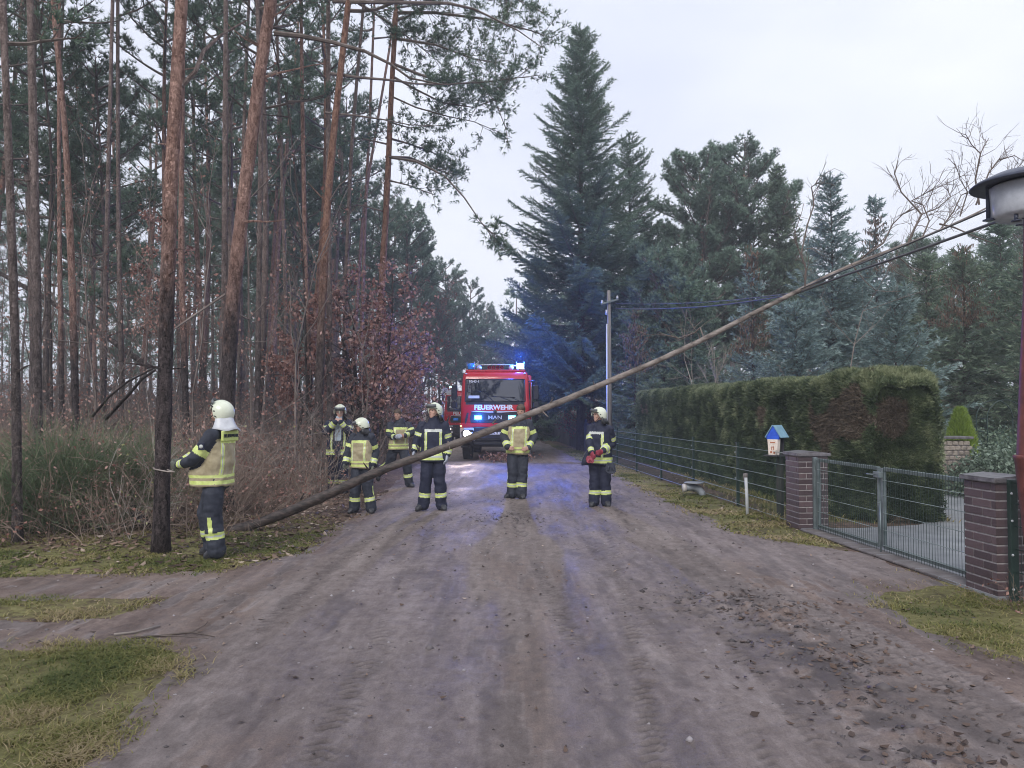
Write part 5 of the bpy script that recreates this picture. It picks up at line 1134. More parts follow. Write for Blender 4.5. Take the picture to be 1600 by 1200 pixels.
# fence beyond the near pillar: flat green end post with bolts and a short mesh panel running towards the camera
g0 = np.array([4.40, 6.83, 0]); t = thing('fence_panel', 'dark green mesh panel with a bolted end post in front of the near pillar', 'fence', g0); g = Geo()
g.box((.03, 0, .54), (.07, .05, 1.08), 0, bev=.005); part('post', g, M['fence_green'], t); g = Geo()
for z in (.12, .42, .72, .96): g.ellipsoid((.005, -.03, z), (.011, .008, .011), 0)
part('bolt', g, M['white_pipe'], t); g = Geo(); n = 44; s = np.arange(n)*.05+.08; e = np.array([.075, -1, 0])
q0 = np.array([.04, 0, .05])+s[:, None]*e; g.prisms(q0, q0+[0, 0, 1.0], .0028, .0028, 4, 0)
for z in (.06, .27, .47, .67, .87, 1.05): g.prisms([np.array([.04, 0, z])], [np.array([.04, 0, z])+e*2.3], .0045, .0045, 4, 0)
part('mesh_panel', g, M['fence_green'], t)
# dead brambles at the pillar foot
gg, lf = bare_shrub(71, .45, .5, 22, None, 3, .003, .4, .3); t = thing('bramble', 'low dry brambles at the foot of the near pillar', 'plant', (4.45, 6.62, 0)); part('stems', gg, M['twig_brown'], t)
g = Geo(); leaf_cards(g, lf, .03, rnd(2), 0); part('leaves', g, M['oak_leaf'], t)
# ------------------------------------------------------------------ lamp post
b = np.array([4.435, 6.52, 0]); t = thing('street_lamp', 'rusty red lamp post with a wide dark mushroom hat at the right edge', 'street lamp', b)
g = Geo(); g.lathe([(.0, -.05), (.06, -.05), (.075, .3), (.155, 1.27), (.165, 1.29), (.165, 1.31), (.142, 1.315)], 20); part('base_sleeve', g, M['rust'], t)
g = Geo(); g.lathe([(.14, 1.31), (.11, 1.9), (.07, 2.6), (.05, 3.34)], 18); part('pole', g, M['rust'], t)
g = Geo(); g.lathe([(.0, 3.75), (.12, 3.745), (.28, 3.72), (.42, 3.655), (.45, 3.63), (.445, 3.62), (.31, 3.635), (.0, 3.64)], 40); part('lamp_hat', g, M['lamp_dark'], t)
g = Geo(); g.lathe([(.06, 3.34), (.26, 3.345), (.29, 3.37), (.305, 3.61), (.29, 3.625), (.05, 3.63)], 36); part('lamp_glass', g, M['lamp_glass'], t)
for k in range(4):
    a = math.pi/2*k+2.75; c, s = math.cos(a), math.sin(a); g = Geo(); g.tube([(c*.31, s*.31, 3.63), (c*.31, s*.31, 3.36)], .017, 8); g.box((c*.305, s*.305, 3.35), (.07, .07, .014), 0); part('bracket', g, M['lamp_dark'], t)
g = Geo(); g.tube([(-.20, -.12, 3.34), (-.20, -.12, 3.29)], .016, 8); g.lathe([(0, 3.275), (.04, 3.28), (.036, 3.29), (0, 3.295)], 12, c=(-.20, -.12, 0)); part('clip', g, M['lamp_dark'], t)
# ------------------------------------------------------------------ utility pole and cables
b = P(953, 700, 26); b[2] = 0; t = thing('utility_pole', 'grey wooden utility pole beside the right hand firefighter', 'pole', b); H = 5.75
g = Geo(); g.tube([(0, 0, -.1), (0, 0, H*.5), (-.02, 0, H)], [.075, .068, .060], 14); part('mast', g, M['pole_wood'], t)
g = Geo(); g.tube([(-.095, -.06, 0), (-.095, -.06, 2.2), (-.095, -.06, 4.6)], .026, 10); part('cable_duct', g, M['white_pipe'], t)
g = Geo(); g.tube([(-.11, -.08, 4.9), (-.11, -.08, 5.08)], .03, 10); part('insulator', g, M['white_pipe'], t)
R = np.array(Matrix.Rotation(-.28, 3, 'Y')); g = Geo(); g.box((0, -.10, 5.35), (.62, .06, .06), 0, rot=R, bev=.006); part('crossarm', g, M['galv'], t)
for s in (-.27, .27): g = Geo(); g.lathe([(0, 0), (.035, 0), (.045, .03), (.025, .05), (.04, .08), (.02, .10), (0, .10)], 12, c=(s*.96, -.1, 5.38+s*.28)); part('insulator', g, M['white_pipe'], t)
def cable(label, pts, r, mat_):
    q = np.array(pts); n = len(q); out = []
    for k in range(n-1):
        L = np.linalg.norm(q[k+1]-q[k]); 
        for s in np.linspace(0, 1, 13)[:-1]: out.append(q[k]+(q[k+1]-q[k])*s-np.array([0, 0, 1])*.012*L*4*s*(1-s)*.25)
    out.append(q[-1]); out = np.array(out); b = out[0].copy(); g = Geo(); g.tube(out-b, r, 6); o = part('cable', g, M[mat_]); o.location = b; tag(o, label, 'cable', 'cables pressed down by the fallen tree'); return o
cable('upper overhead cable, pushed down by the fallen tree', [P(962, 474, 26), P(1100, 472, 16.2), P(1236, 458, 11.05), P(1300, 430, 9.9), P(1548, 326, 7.15), P(1900, 178, 4.2)], .009, 'wire')
cable('lower, thicker overhead cable under the fallen tree', [P(962, 482, 26), P(1100, 479, 16.2), P(1240, 460, 11.0), P(1320, 430, 9.7), P(1550, 349, 7.12), P(1900, 226, 4.2)], .0145, 'wire')
# ------------------------------------------------------------------ small things on the verge
b = np.array([4.17, 12.05, 0]); t = thing('bird_feeder', 'little blue roofed bird feeder house on a dark wooden post beside the far pillar', 'bird feeder', b, rad(42)); t.scale = (.84, .84, 1)
g = Geo(); g.box((.04, 0, .66), (.10, .10, 1.36), 0, bev=.006); part('post', g, M['black_post'], t)
g = Geo(); g.box((-.10, 0, .985), (.34, .30, .022), 0, bev=.004); part('tray', g, M['dark_metal'], t)
for s in (-1, 1): g = Geo(); R = np.array(Matrix.Rotation(-s*rad(52), 3, 'X')); g.box((-.05, s*.085, 1.36), (.30, .24, .014), 0, rot=R); part('roof', g, M['teal_roof'], t)
g = Geo(); g.prism([(-.13, 1.28), (.13, 1.28), (0, 1.44)], 0, .02, 0, axis='x'); V, F, m, tn, sm = g.b[0]; part('gable', g, M['blue_paint'], t, loc=(-.19, 0, 0))
g = Geo(); g.box((-.19, 0, 1.265), (.02, .25, .05), 0); part('fascia', g, M['blue_paint'], t)
g = Geo(); g.prism([(-.085, 1.0), (.085, 1.0), (.105, 1.24), (-.105, 1.24)], 0, .09, 0, axis='x'); p_ = part('seed_box', g, M['paper'], t, loc=(-.205, 0, 0))
g = Geo()
for (yy, zz, w, h) in ((0, 1.19, .10, .018), (-.02, 1.10, .012, .06), (.02, 1.095, .012, .05), (.0, 1.12, .05, .012), (.03, 1.04, .04, .03), (-.03, 1.035, .03, .035)): g.box((-.003, yy, zz), (.004, w, h), 0)
q_ = part('picture', g, M['ink'], p_)
g = Geo(); g.box((.0, 0, 1.14), (.012, .2, .3), 0); part('back_wall', g, M['dark_metal'], t, loc=(.02, 0, 0))
b = np.array([3.80, 12.45, 0]); b[2] = gz(b[0], b[1]); t = thing('marker_post', 'short pale grey pipe marker post on the verge in front of the fence', 'post', b)
g = Geo(); g.tube([(0, 0, -.1), (-.01, 0, .3), (-.025, 0, .64)], .026, 12); part('pipe', g, M['white_pipe'], t); g = Geo(); g.lathe([(.029, .60), (.033, .61), (.033, .665), (.0, .672)], 12, c=(-.025, 0, 0)); g.tube([(-.06, 0, .66), (-.06, 0, .54)], .007, 6); part('cap', g, M['concrete'], t)
b = P(1083, 771, 15.3); b[2] = gz(b[0], b[1]); t = thing('drain_pipe', 'grey pipe elbow under a flat lid, sticking out of the verge grass', 'pipe', b)
a = np.linspace(0, 1.9, 9); q = np.stack([.22-.0*a-.24*np.sin(a)*1.0, 0*a, .02+.17*np.sin(a*.8)*1.1], -1); q = np.array([(.20, 0, -.05), (.17, 0, .06), (.11, 0, .13), (.02, 0, .165), (-.08, 0, .165), (-.14, 0, .15)]); g = Geo(); g.tube(q, .068, 16); part('elbow', g, M['grey_plastic'], t)
g = Geo(); g.lathe([(.0, -.05), (.075, -.05), (.085, -.03), (.085, .02), (.0, .02)], 18, axis='x', c=(-.16, 0, .15)); part('pipe_end', g, M['pale_ceramic'], t)
g = Geo(); g.lathe([(0, .27), (.17, .268), (.19, .262), (.19, .25), (0, .252)], 24, c=(.02, 0, 0)); g.tube([(.02, 0, .2), (.02, 0, .26)], .02, 8); part('lid', g, M['grey_plastic'], t)
# ------------------------------------------------------------------ garden beyond the gate
spr = spruce_geo(700, 1.35, .34, 1.5, 5, nl=.07, nw=.018, droop=-.9, tip=.4, lowest=.08, pw=.7)
x, Y = (1500-800)/1200*16.5, 16.5; t = thing('conifer_shrub', 'bright yellow green dwarf conifer in the garden behind the gate', 'shrub', (x, Y, 0)); 
rng = rnd(701); n = 9000; zz = rng.random(n)**.8*1.62; a = rng.uniform(0, 6.28, n); rr = .33*np.sin(np.clip((1-zz/1.69), 0, 1)*1.9)**.8*rng.uniform(.5, 1.03, n)*(1+.15*fbm(a*2, zz*4, 0, 3, 2)); C = np.stack([rr*np.cos(a), rr*np.sin(a), zz+.05], -1)
g = Geo(); g.tube([(0, 0, -.1), (0, 0, 1.4)], [.03, .006], 6); part('trunk', g, M['bark_dark'], t); g = Geo(); needles(g, C, np.stack([np.cos(a)*.4, np.sin(a)*.4, np.ones(n)], -1), 3, .12, .02, .35, rng, 0); part('crown', g, M['juniper'], t)
def blob(name, label, x, y, H, R, n, m, seed, sz=.05):
    rng = rnd(seed); gg, lf = bare_shrub(seed, H*.9, R, 14, None, 3, .006, .9); t = thing(name, label, 'shrub', (x, y, 0)); part('stems', gg, M['twig'], t)
    a = rng.uniform(0, 6.28, n); ph = np.arcsin(rng.random(n)); k = rng.uniform(.55, 1.02, n)*(1+.3*fbm(a*1.5, ph*2, seed, 3, 2)); C = np.stack([R*k*np.cos(a)*np.cos(ph), R*k*np.sin(a)*np.cos(ph), H*k*np.sin(ph)+.05], -1); g = Geo(); leaf_cards(g, C, sz, rng, 0); part('leaves', g, M[m], t)
blob('rhododendron', 'pale green leafy shrub behind the near brick pillar', 9.35, 15.0, .95, .95, 5200, 'rhodo', 801, .07)
blob('garden_shrub', 'dark shrub right of the yellow green conifer', 11.2, 17.5, 1.3, 1.1, 4200, 'needle_olive', 802, .07)
blob('garden_shrub', 'low shrub at the left foot of the yellow green conifer', 8.9, 17.6, .8, .8, 3000, 'needle_olive', 803, .06)
b = np.array([(1480-800)/1200*15.5, 15.5, 0]); t = thing('stone_wall', 'stub of rubble stone wall behind the gate', 'wall', b); rng = rnd(31); g = Geo()
for k in range(11):
    for j in range(6):
        for q in range(2): g.box((-.30+.115*j+(.05 if k % 2 else 0), -.1+.2*q, .05+k*.098), (rng.uniform(.09, .125), rng.uniform(.17, .2), rng.uniform(.08, .096)), 0, bev=.015, rot=np.array(Matrix.Rotation(rng.normal(0, .05), 3, 'Y')))
part('stones', g, M['stone'], t); g = Geo(); g.box((0, 0, .5), (.62, .34, 1.0), 0); part('mortar', g, M['concrete'], t); g = Geo(); g.box((.0, 0, 1.14), (.78, .46, .05), 0, bev=.01); part('coping', g, M['slate'], t)
b = np.array([(1562-800)/1200*17.5, 17.5, 0]); t = thing('garden_arch', 'thin green metal rose arch in front of the dark spruces', 'garden arch', b); g = Geo(); a = np.linspace(0, math.pi, 12)
for yy in (-.2, .2): g.tube([(-.42, yy, 0), (-.42, yy, 1.5)]+[(-.42*math.cos(k), yy, 1.5+.42*math.sin(k)) for k in a]+[(.42, yy, 1.5), (.42, yy, 0)], .012, 6)
for z in (.4, .8, 1.2, 1.5):
    for s in (-.42, .42): g.tube([(s, -.2, z), (s, .2, z)], .008, 5)
part('hoops', g, M['fence_green'], t)
for lab, px, Y, H, sd in (('bare pale birch sapling between the pole and the hedge', 1122, 24, 4.6, 61), ('wispy bare sapling right of the bare birch sapling', 1150, 25, 3.8, 62), ('tall thin bare tree sticking up behind the fallen trunk', 1262, 19, 6.8, 63)):
    x = (px-800)/1200*Y; rng = rnd(sd); S = []
    def rec(p, d, L, r, k):
        pts = arc(p, d, L, 5, .35, rng, .18); add_poly(S, pts, r, r*.5)
        if k:
            for j in range(7 if k == 3 else 4): i = rng.integers(1, 6); rec(pts[i], nrm(nrm(pts[i]-pts[i-1])+rng.normal(0, .5, 3)), L*rng.uniform(.3, .5), r*.45, k-1)
    for q in range(3 if sd < 63 else 1): rec((rng.normal(0, .1), 0, 0), (rng.normal(0, .18), rng.normal(0, .1), 1), H*rng.uniform(.75, 1)*.75, .022, 3)
    g = Geo(); flush(g, S, 3); t = thing('bare_tree', lab, 'tree', (x, Y, 0)); part('trunk', g, M['twig_pale' if sd < 63 else 'twig'], t)
# ------------------------------------------------------------------ the fallen tree
def fallen():
    pl = [(358, 830, 10.85), (400, 819, 10.85), (450, 800, 10.86), (500, 778, 10.87), (550, 755, 10.88), (600, 733, 10.9), (660, 712, 10.9), (720, 690, 10.9), (780, 667, 10.9), (840, 642, 10.9), (900, 618, 10.9), (960, 592, 10.9),
          (1030, 563, 10.9), (1100, 530, 10.88), (1165, 496, 10.85), (1230, 463, 10.8), (1290, 433, 10.75), (1340, 410, 10.7), (1400, 388, 10.65), (1440, 372, 10.6), (1490, 350, 10.55), (1540, 326, 10.5), (1585, 300, 10.45), (1640, 272, 10.4)]
    d = [25, 26, 25, 25, 24, 22, 21.5, 20.5, 19, 17.5, 16.5, 15.5, 14.5, 14, 13, 12, 11, 9.5, 7.5, 6, 5, 4, 3, 2]
    q = np.array([P(*p) for p in pl]); r = np.array([k*10.9/1200/2*.60 for k in d]); b = q[0].copy(); q = q-b
    t = thing('fallen_tree', 'long thin fallen tree leaning across the road onto the overhead cables', 'fallen tree', b); rng = rnd(900)
    tt = np.linspace(0, len(q)-1, 130); Q = np.stack([np.interp(tt, range(len(q)), q[:, k]) for k in range(3)], -1)
    for _ in range(4): Q[1:-1] = (Q[:-2]+2*Q[1:-1]+Q[2:])/4
    rr = np.interp(tt, range(len(q)), r)*(1+.045*vn(tt*.9, 0, 0, 4)+.025*rng.normal(size=130))
    g = Geo(); g.tube(Q, rr, 14); V = g.b[0][0]; ctr = np.repeat(Q, 14, 0); f = 1+.10*fbm(V[:, 0]*3, V[:, 1]*22, V[:, 2]*22, 3, 3); g.b[0] = (ctr+(V-ctr)*f[:, None],)+g.b[0][1:]
    part('trunk', g, M['log'], t)
    S = []
    def limb(pl2, r0, r1, sub=1.0, Y0=10.6, Y1=10.6, depth=2, L=.5):
        p_ = np.array([P(x, y, Y0+(Y1-Y0)*k/(len(pl2)-1)) for k, (x, y) in enumerate(pl2)])-b; add_poly(S, p_, r0, r1)
        n = len(p_)-1
        def rec(p, dd, l, rr_, k):
            s = arc(p, dd, l, 5, rng.uniform(-.6, 1.0), rng, .6); add_poly(S, s, rr_, rr_*.5)
            if k:
                for j in range(rng.integers(2, 4)): i = rng.integers(1, 6); rec(s[i], nrm(nrm(s[i]-s[i-1])+rng.normal(0, .6, 3)), l*rng.uniform(.4, .7), rr_*.6, k-1)
        for k in range(int(n*3.4*sub)):
            i = rng.integers(0, n); c = p_[i]+(p_[i+1]-p_[i])*rng.random(); rec(c, nrm(nrm(p_[i+1]-p_[i])+rng.normal(0, .6, 3)+[.1, 0, .3]), L*rng.uniform(.35, .9), max(.0032, r1*.8), depth-1)
    limb([(1418, 384), (1425, 365), (1440, 335), (1408, 300), (1398, 272), (1403, 250)], .014, .004, 1.2)
    limb([(1440, 335), (1465, 325), (1485, 308), (1478, 290)], .007, .003, 1)
    limb([(1440, 374), (1452, 345), (1442, 320), (1424, 314), (1450, 300), (1490, 282)], .009, .003, 1)
    limb([(1530, 320), (1524, 280), (1532, 240), (1518, 226), (1509, 210)], .012, .004, 1.1, 10.5, 10.3)
    limb([(1532, 240), (1538, 228), (1545, 216)], .006, .003, .6)
    limb([(1500, 338), (1512, 300), (1500, 280), (1495, 262)], .008, .003, 1.2)
    limb([(1525, 320), (1545, 270), (1560, 250), (1585, 243), (1600, 252)], .010, .003, 1.1)
    limb([(1560, 300), (1580, 280), (1600, 270), (1625, 262)], .009, .003, 1.2)
    limb([(1470, 358), (1490, 330), (1502, 305), (1530, 292)], .009, .003, 1.3)
    limb([(1345, 404), (1380, 380), (1395, 350), (1410, 335), (1440, 322)], .010, .003, 1.)
    limb([(1258, 448), (1259, 420), (1252, 395), (1262, 350), (1272, 320), (1268, 292), (1283, 282)], .011, .004, .9, 10.6, 10.2)
    limb([(1259, 420), (1240, 370), (1250, 340)], .006, .003, .6)
    limb([(1468, 350), (1490, 355), (1520, 368), (1560, 383)], .011, .004, .5)
    limb([(1400, 398), (1425, 420), (1450, 432)], .007, .003, .4)
    limb([(1385, 405), (1400, 425), (1430, 440)], .006, .003, .4)
    limb([(1100, 528), (1094, 512), (1085, 520), (1060, 529), (1030, 520)], .010, .004, .8, 10.9, 11.2)
    limb([(1330, 412), (1352, 440), (1370, 455)], .006, .003, .3)
    g = Geo(); S = [(a_, c_, r0*1.35, r1*1.35) for a_, c_, r0, r1 in S]; flush(g, S, 4); part('branches', g, M['twig'], t)
    g = Geo(); S2 = []
    for (px, py, dx, dy) in ((655, 705, -6, -12), (858, 632, 6, -9), (1094, 531, -3, -10), (470, 780, 5, -9), (575, 733, -7, -10), (770, 662, 8, -9), (700, 690, 3, 12), (930, 603, -4, -8), (845, 640, 12, 12)):
        a = P(px, py, 10.9)-b; c = P(px+dx, py+dy, 10.82)-b; S2.append((a, c, .014, .006))
    flush(g, S2, 6); part('stub', g, M['log'], t)
fallen()
# ------------------------------------------------------------------ fire engine
def rrect(hw, y0, y1, z, c=.14, n=5):
    P_ = []
    for cx, cy, a0 in ((hw-c, y0+c, -math.pi/2), (hw-c, y1-c, 0), (-hw+c, y1-c, math.pi/2), (-hw+c, y0+c, math.pi)):
        for k in range(n+1): a = a0+math.pi/2*k/n; P_.append((cx+c*math.cos(a), cy+c*math.sin(a), z))
    return np.array(P_)
def wheel(t, x, y, R=.50, w=.32, side=1):
    e = thing('wheel', None, None, (0, 0, 0)) if False else None
    g = Geo(); prof = [(.30, -w/2), (R-.05, -w/2), (R-.01, -w/2+.03), (R, -w/2+.07), (R, w/2-.07), (R-.01, w/2-.03), (R-.05, w/2), (.30, w/2)]; g.lathe(prof, 36, axis='x')
    for k in range(30):
        a = k*2*math.pi/30
        for s in (-1, 1): g.box((s*w*.27, R*1.003*math.cos(a+s*.05), R*1.003*math.sin(a+s*.05)), (w*.36, .045, .03), 0, rot=np.array(Matrix.Rotation(a, 3, 'X'))@np.array(Matrix.Rotation(s*.4, 3, 'Z')))
    o = part('wheel', g, M['tyre'], t, loc=(x, y, R)); g = Geo(); g.lathe([(0, -.03), (.12, -.02), (.14, .05), (.30, .02), (.31, .10), (.31, -.10), (.28, -.11)], 24, axis='x'); V, F, m, tn, sm = g.b[0]; g.b[0] = (V*[side, 1, 1]+[side*(w/2-.08), 0, 0], F, m, tn, sm); part('rim', g, M['silver'], o)
def fire_engine(label, loc, rz, front=True, tall=1.0, code='10/43-1'):
    t = thing('fire_engine', label, 'fire engine', loc, rz); HW = 1.15
    g = Geo(); g.loft([rrect(HW, 0, 2.0, .98), rrect(HW, 0, 2.0, 1.9), rrect(HW-.012, .02, 2.0, 2.0), rrect(HW-.05, .10, 2.0, 2.74), rrect(HW-.07, .17, 2.0, 2.90), rrect(HW-.14, .30, 1.95, 2.985), rrect(HW-.35, .55, 1.8, 3.0)], 0); part('cab', g, M['fire_red'], t)
    def onf(x, z, pr=0):     # point on the cab front
        y = 0 if z < 1.9 else np.interp(z, [1.9, 2.0, 2.74, 2.9], [0, .02, .10, .17]); return (x, y-pr, z)
    # windscreen, curved round at the sides
    g = Geo(); xs_ = np.linspace(-.97, .97, 15); rows = []
    for z in (1.99, 2.2, 2.45, 2.68): rows.append([(x*(1-.02*(z-1.99)), onf(x, z)[1]-.018+.012*abs(x/.97)**4, z) for x in xs_])
    V = np.array(rows).reshape(-1, 3); F = [(k*15+j, k*15+j+1, (k+1)*15+j+1, (k+1)*15+j) for k in range(3) for j in range(14)]; g.add(V, F, 0, None, True)
    ws = part('windscreen', g, M['windscreen'], t)
    g = Geo(); g.tube([(-1.0, .012, 1.97), (1.0, .012, 1.97)], .022, 6); g.tube([(-.975, .09, 2.70), (.975, .09, 2.70)], .02, 6)
    for s in (-1, 1): g.tube([(s*.995, .015, 1.97), (s*.975, .095, 2.70)], .02, 6)
    part('windscreen_seal', g, M['truck_black'], ws)
    g = Geo(); g.box((0, -.012, 1.91), (1.94, .03, .085), 0, bev=.01); part('scuttle', g, M['truck_black'], t)
    for x0, x1, z1 in ((-.02, -.42, 2.30), (.62, .18, 2.12), (.9, .55, 2.1)):
        g = Geo(); g.tube([(x0, -.03, 1.95), (x1, -.035+.02, z1)], .012, 6); g.tube([(x1-.3, -.0, z1+.02), (x1+.12, -.0, z1-.0)], .012, 6); part('wiper', g, M['truck_black'], t)
    g = Geo(); g.box((-.70, -.005, 2.12), (.36, .012, .09), 0); part('dash_placard', g, M['truck_white'], t)
    tx = text_geo(code, .115, .004, .002); o = part('fleet_number', tx, M['white_letter'], t, loc=(-.70, .068, 2.60)); o.rotation_euler = (rad(-6), 0, 0)
    g = Geo(); g.box((0, -.002, 2.79), (1.0, .01, .03), 0)
    # lettering and grille
    tx = text_geo('FEUERWEHR', .215, .008, .0085, xs=1.06); part('lettering', tx, M['white_letter'], t, loc=(-.05, -.008, 1.705))
    g = Geo(); g.prism([(-.82, 1.655), (.82, 1.655), (.72, 1.635), (.2, 1.60), (-.2, 1.60), (-.72, 1.635)], -.022, -.002, 0); part('chrome_strip', g, M['silver'], t)
    g = Geo(); g.lathe([(0, -.035), (.05, -.035), (.06, -.02), (.06, 0)], 20, axis='y', c=(0, -.02, 1.63)); part('badge', g, M['truck_black'], t)
    g = Geo(); g.prism([(-.78, 1.63), (-.2, 1.592), (.2, 1.592), (.78, 1.63), (.84, 1.42), (.80, 1.26), (-.80, 1.26), (-.84, 1.42)], -.018, -.001, 0); gr = part('grille', g, M['truck_black'], t)
    g = Geo()
    for z in (1.31, 1.37, 1.53, 1.58): g.box((0, -.024, z), (1.5-.3*(z > 1.55), .012, .014), 0)
    part('slats', g, M['dark_metal'], gr)
    tx = text_geo('MAN', .17, .01, .003, xs=1.25); part('lettering', tx, M['silver'], gr, loc=(0, -.024, 1.385))
    for s in (-1, 1):
        g = Geo(); g.box((s*.56, -.035, 1.44), (.24, .04, .13), 0, bev=.015); o = part('flash_lamp', g, M['blue_lit' if front else 'blue_dome'], t)
        g = Geo(); g.ellipsoid((s*.56, -.06, 1.44), (.085, .02, .05), 0); part('lens', g, M['blue_core' if front else 'blue_dome'], o)
        g = Geo(); g.prism([(s*.87, 1.6), (s*.93, 1.6), (s*1.0, 1.35), (s*.99, 1.2), (s*.92, 1.34)], -.02, -.001, 0); part('air_slot', g, M['truck_black'], t)
    g = Geo(); g.box((0, .06, 1.19), (2.24, .16, .14), 0, bev=.02); part('front_flap', g, M['fire_red'], t)
    # bumper and lamps
    g = Geo(); g.box((0, .10, .90), (1.50, .34, .46), 0, bev=.03); g.box((0, -.02, .98), (1.30, .16, .035), 0, bev=.01); g.box((0, -.05, .78), (1.30, .10, .03), 0, bev=.01); g.box((0, .12, .60), (1.4, .3, .12), 0, bev=.02); part('bumper', g, M['truck_black'], t)
    for s in (-1, 1):
        g = Geo(); g.loft([np.array([(s*(.0+x), y, z) for x, y in ((.60, -.02), (.72, -.08), (1.02, -.06), (1.17, .06), (1.18, .34), (.60, .34))]) for z in (.68, .74, 1.06, 1.10)], 0, False); o = part('bumper_corner', g, M['truck_white'], t)
        g = Geo(); g.prism([(s*.66, .98), (s*.70, .80), (s*1.08, .78), (s*1.12, .96), (s*1.04, 1.04), (s*.74, 1.04)], -.10, -.06, 0); hl = part('headlamp', g, M['truck_black'], t)
        lit = front or s < 0
        g = Geo(); g.lathe([(0, -.03), (.06, -.028), (.10, -.01), (.105, .01)], 20, axis='y', c=(s*.93, -.10, .91)); part('reflector', g, M['headlamp_lit' if (s < 0) else 'headlamp'], hl)
        g = Geo(); g.lathe([(0, -.02), (.05, -.01), (.055, .01)], 16, axis='y', c=(s*.77, -.10, .91)); part('lens', g, M['headlamp'], hl)
        g = Geo(); g.box((s*1.13, .0, 1.16), (.05, .07, .05), 0, bev=.01); part('indicator', g, M['orange_lit'], t)
        # mirrors
        g = Geo(); g.tube([(s*1.10, .12, 2.62), (s*1.3, -.02, 2.66), (s*1.36, -.05, 2.6), (s*1.36, -.05, 1.75), (s*1.3, 0, 1.7), (s*1.14, .1, 1.72)], .016, 7); mi = part('mirror_arm', g, M['truck_black'], t)
        g = Geo(); g.box((s*1.35, -.03, 2.27), (.19, .12, .48), 0, bev=.03); g.box((s*1.35, -.03, 1.86), (.2, .12, .22), 0, bev=.03); part('mirror', g, M['truck_black'], t)
    g = Geo(); g.box((.06, -.085, .935), (.52, .012, .11), 0, bev=.004); pl = part('number_plate', g, M['white_letter'], t); tx = text_geo('LDS FF 143', .095, .004, .002); part('characters', tx, M['truck_black'], pl, loc=(.06, -.094, .90))
    for s in (-1, 1):   # doors with windows
        g = Geo(); g.box((s*(HW-.012), .95, 2.32), (.03, .95, .58), 0, bev=.03); part('side_window', g, M['windscreen'], t)
        g = Geo(); g.box((s*(HW+.004), .95, 1.8), (.012, 1.2, .012), 0); g.box((s*(HW+.01), 1.42, 1.75), (.03, .16, .03), 0); part('door_handle', g, M['truck_black'], t)
    # roof gear
    g = Geo(); g.box((0, .42, 3.0), (2.0, .34, .07), 0, bev=.02); part('roof_panel', g, M['fire_red'], t)
    g = Geo(); g.tube([(-.80, .34, 3.10), (-.6, .3, 3.19), (0, .28, 3.21), (.6, .3, 3.19), (.80, .34, 3.10)], .014, 7); part('roof_rail', g, M['silver'], t)
    for s in (-1, 1):
        g = Geo(); g.lathe([(0, 3.03), (.12, 3.03), (.12, 3.06), (.115, 3.065)], 20, c=(s*.83, .42, 0)); o = part('beacon', g, M['truck_black'], t)
        g = Geo(); g.lathe([(.105, 3.06), (.115, 3.10), (.112, 3.22), (.09, 3.25), (0, 3.26)], 20, c=(s*.83, .42, 0)); part('dome', g, M['blue_core' if (s > 0) == front else 'blue_dome'], o)
        if not front: continue
        g = Geo(); g.tube([(s*.83-.13, .3, 3.03), (s*.83-.13, .3, 3.3)], .008, 5); g.tube([(s*.83+.13, .3, 3.03), (s*.83+.13, .3, 3.3)], .008, 5); part('guard', g, M['silver'], o)
    for k in range(4):
        g = Geo(); x = -.21+.14*k; g.lathe([(.015, .3), (.022, .08), (.05, -.02), (.065, -.06)], 14, axis='y', c=(x, .36, 3.11)); part('horn', g, M['fire_red'], t)
    for x in (-.55, .52): g = Geo(); g.lathe([(0, .08), (.07, .07), (.085, -.02), (0, -.05)], 16, axis='y', c=(x, .36, 3.10)); part('search_lamp', g, M['silver'], t)
    for x in (-.98, .98): g = Geo(); g.ellipsoid((x, .16, 2.90), (.045, .03, .025), 0); part('marker_lamp', g, M['headlamp_lit' if False else 'truck_white'], t)
    # crew cab and body
    g = Geo(); g.loft([rrect(HW, 2.06, 3.4, .98, .06), rrect(HW, 2.06, 3.4, 2.7, .06), rrect(HW-.08, 2.1, 3.38, 2.92, .06)], 0); part('crew_cab', g, M['fire_red'], t)
    g = Geo(); g.loft([rrect(1.2, 3.5, 7.4, .62, .04), rrect(1.2, 3.5, 7.4, 2.95, .04), rrect(1.16, 3.52, 7.38, 3.0, .04)], 0); bd = part('body', g, M['fire_red'], t)
    for s in (-1, 1):
        for y in (4.05, 5.3, 6.5):
            g = Geo(); zz = 1.2 if y == 5.3 else .75
            for k in range(int((2.8-zz)/.09)): g.box((s*1.205, y, zz+.09*k+.04), (.02, 1.05, .082), 0, bev=.006)
            part('roller_shutter', g, M['silver'], bd)
    g = Geo(); g.box((0, 3.7, .62), (.9, 7.0, .22), 0); g.box((0, 1.2, .5), (1.7, .16, .16), 0); g.box((0, 5.3, .5), (1.8, .18, .18), 0); part('chassis', g, M['truck_black'], t)
    for s in (-1, 1):
        wheel(t, s*.99, 1.2, side=s); wheel(t, s*.97, 5.3, side=s); g = Geo(); a = np.linspace(.15, math.pi-.15, 11); g.tube([(s*1.0, 1.2-.6*math.cos(k), .5+.62*math.sin(k)) for k in a], .05, 8, flat=3.4) ; part('mudguard', g, M['truck_black'], t)
    g = Geo(); 
    for s in (-1, 1): g.box((s*1.02, .55, .45), (.3, .3, .05), 0, bev=.01)
    part('step', g, M['truck_black'], t)
    return t
TX = -.56; FE = fire_engine('red fire engine with its blue beacon and headlamp on, front one facing the camera', (TX, 25.4, 0), rad(-1.5))
F2 = fire_engine('second fire engine parked behind, mostly hidden to the left of the front one', (-2.12, 36.5, 0), rad(-2), False); F2.scale = (.98, .98, .86)
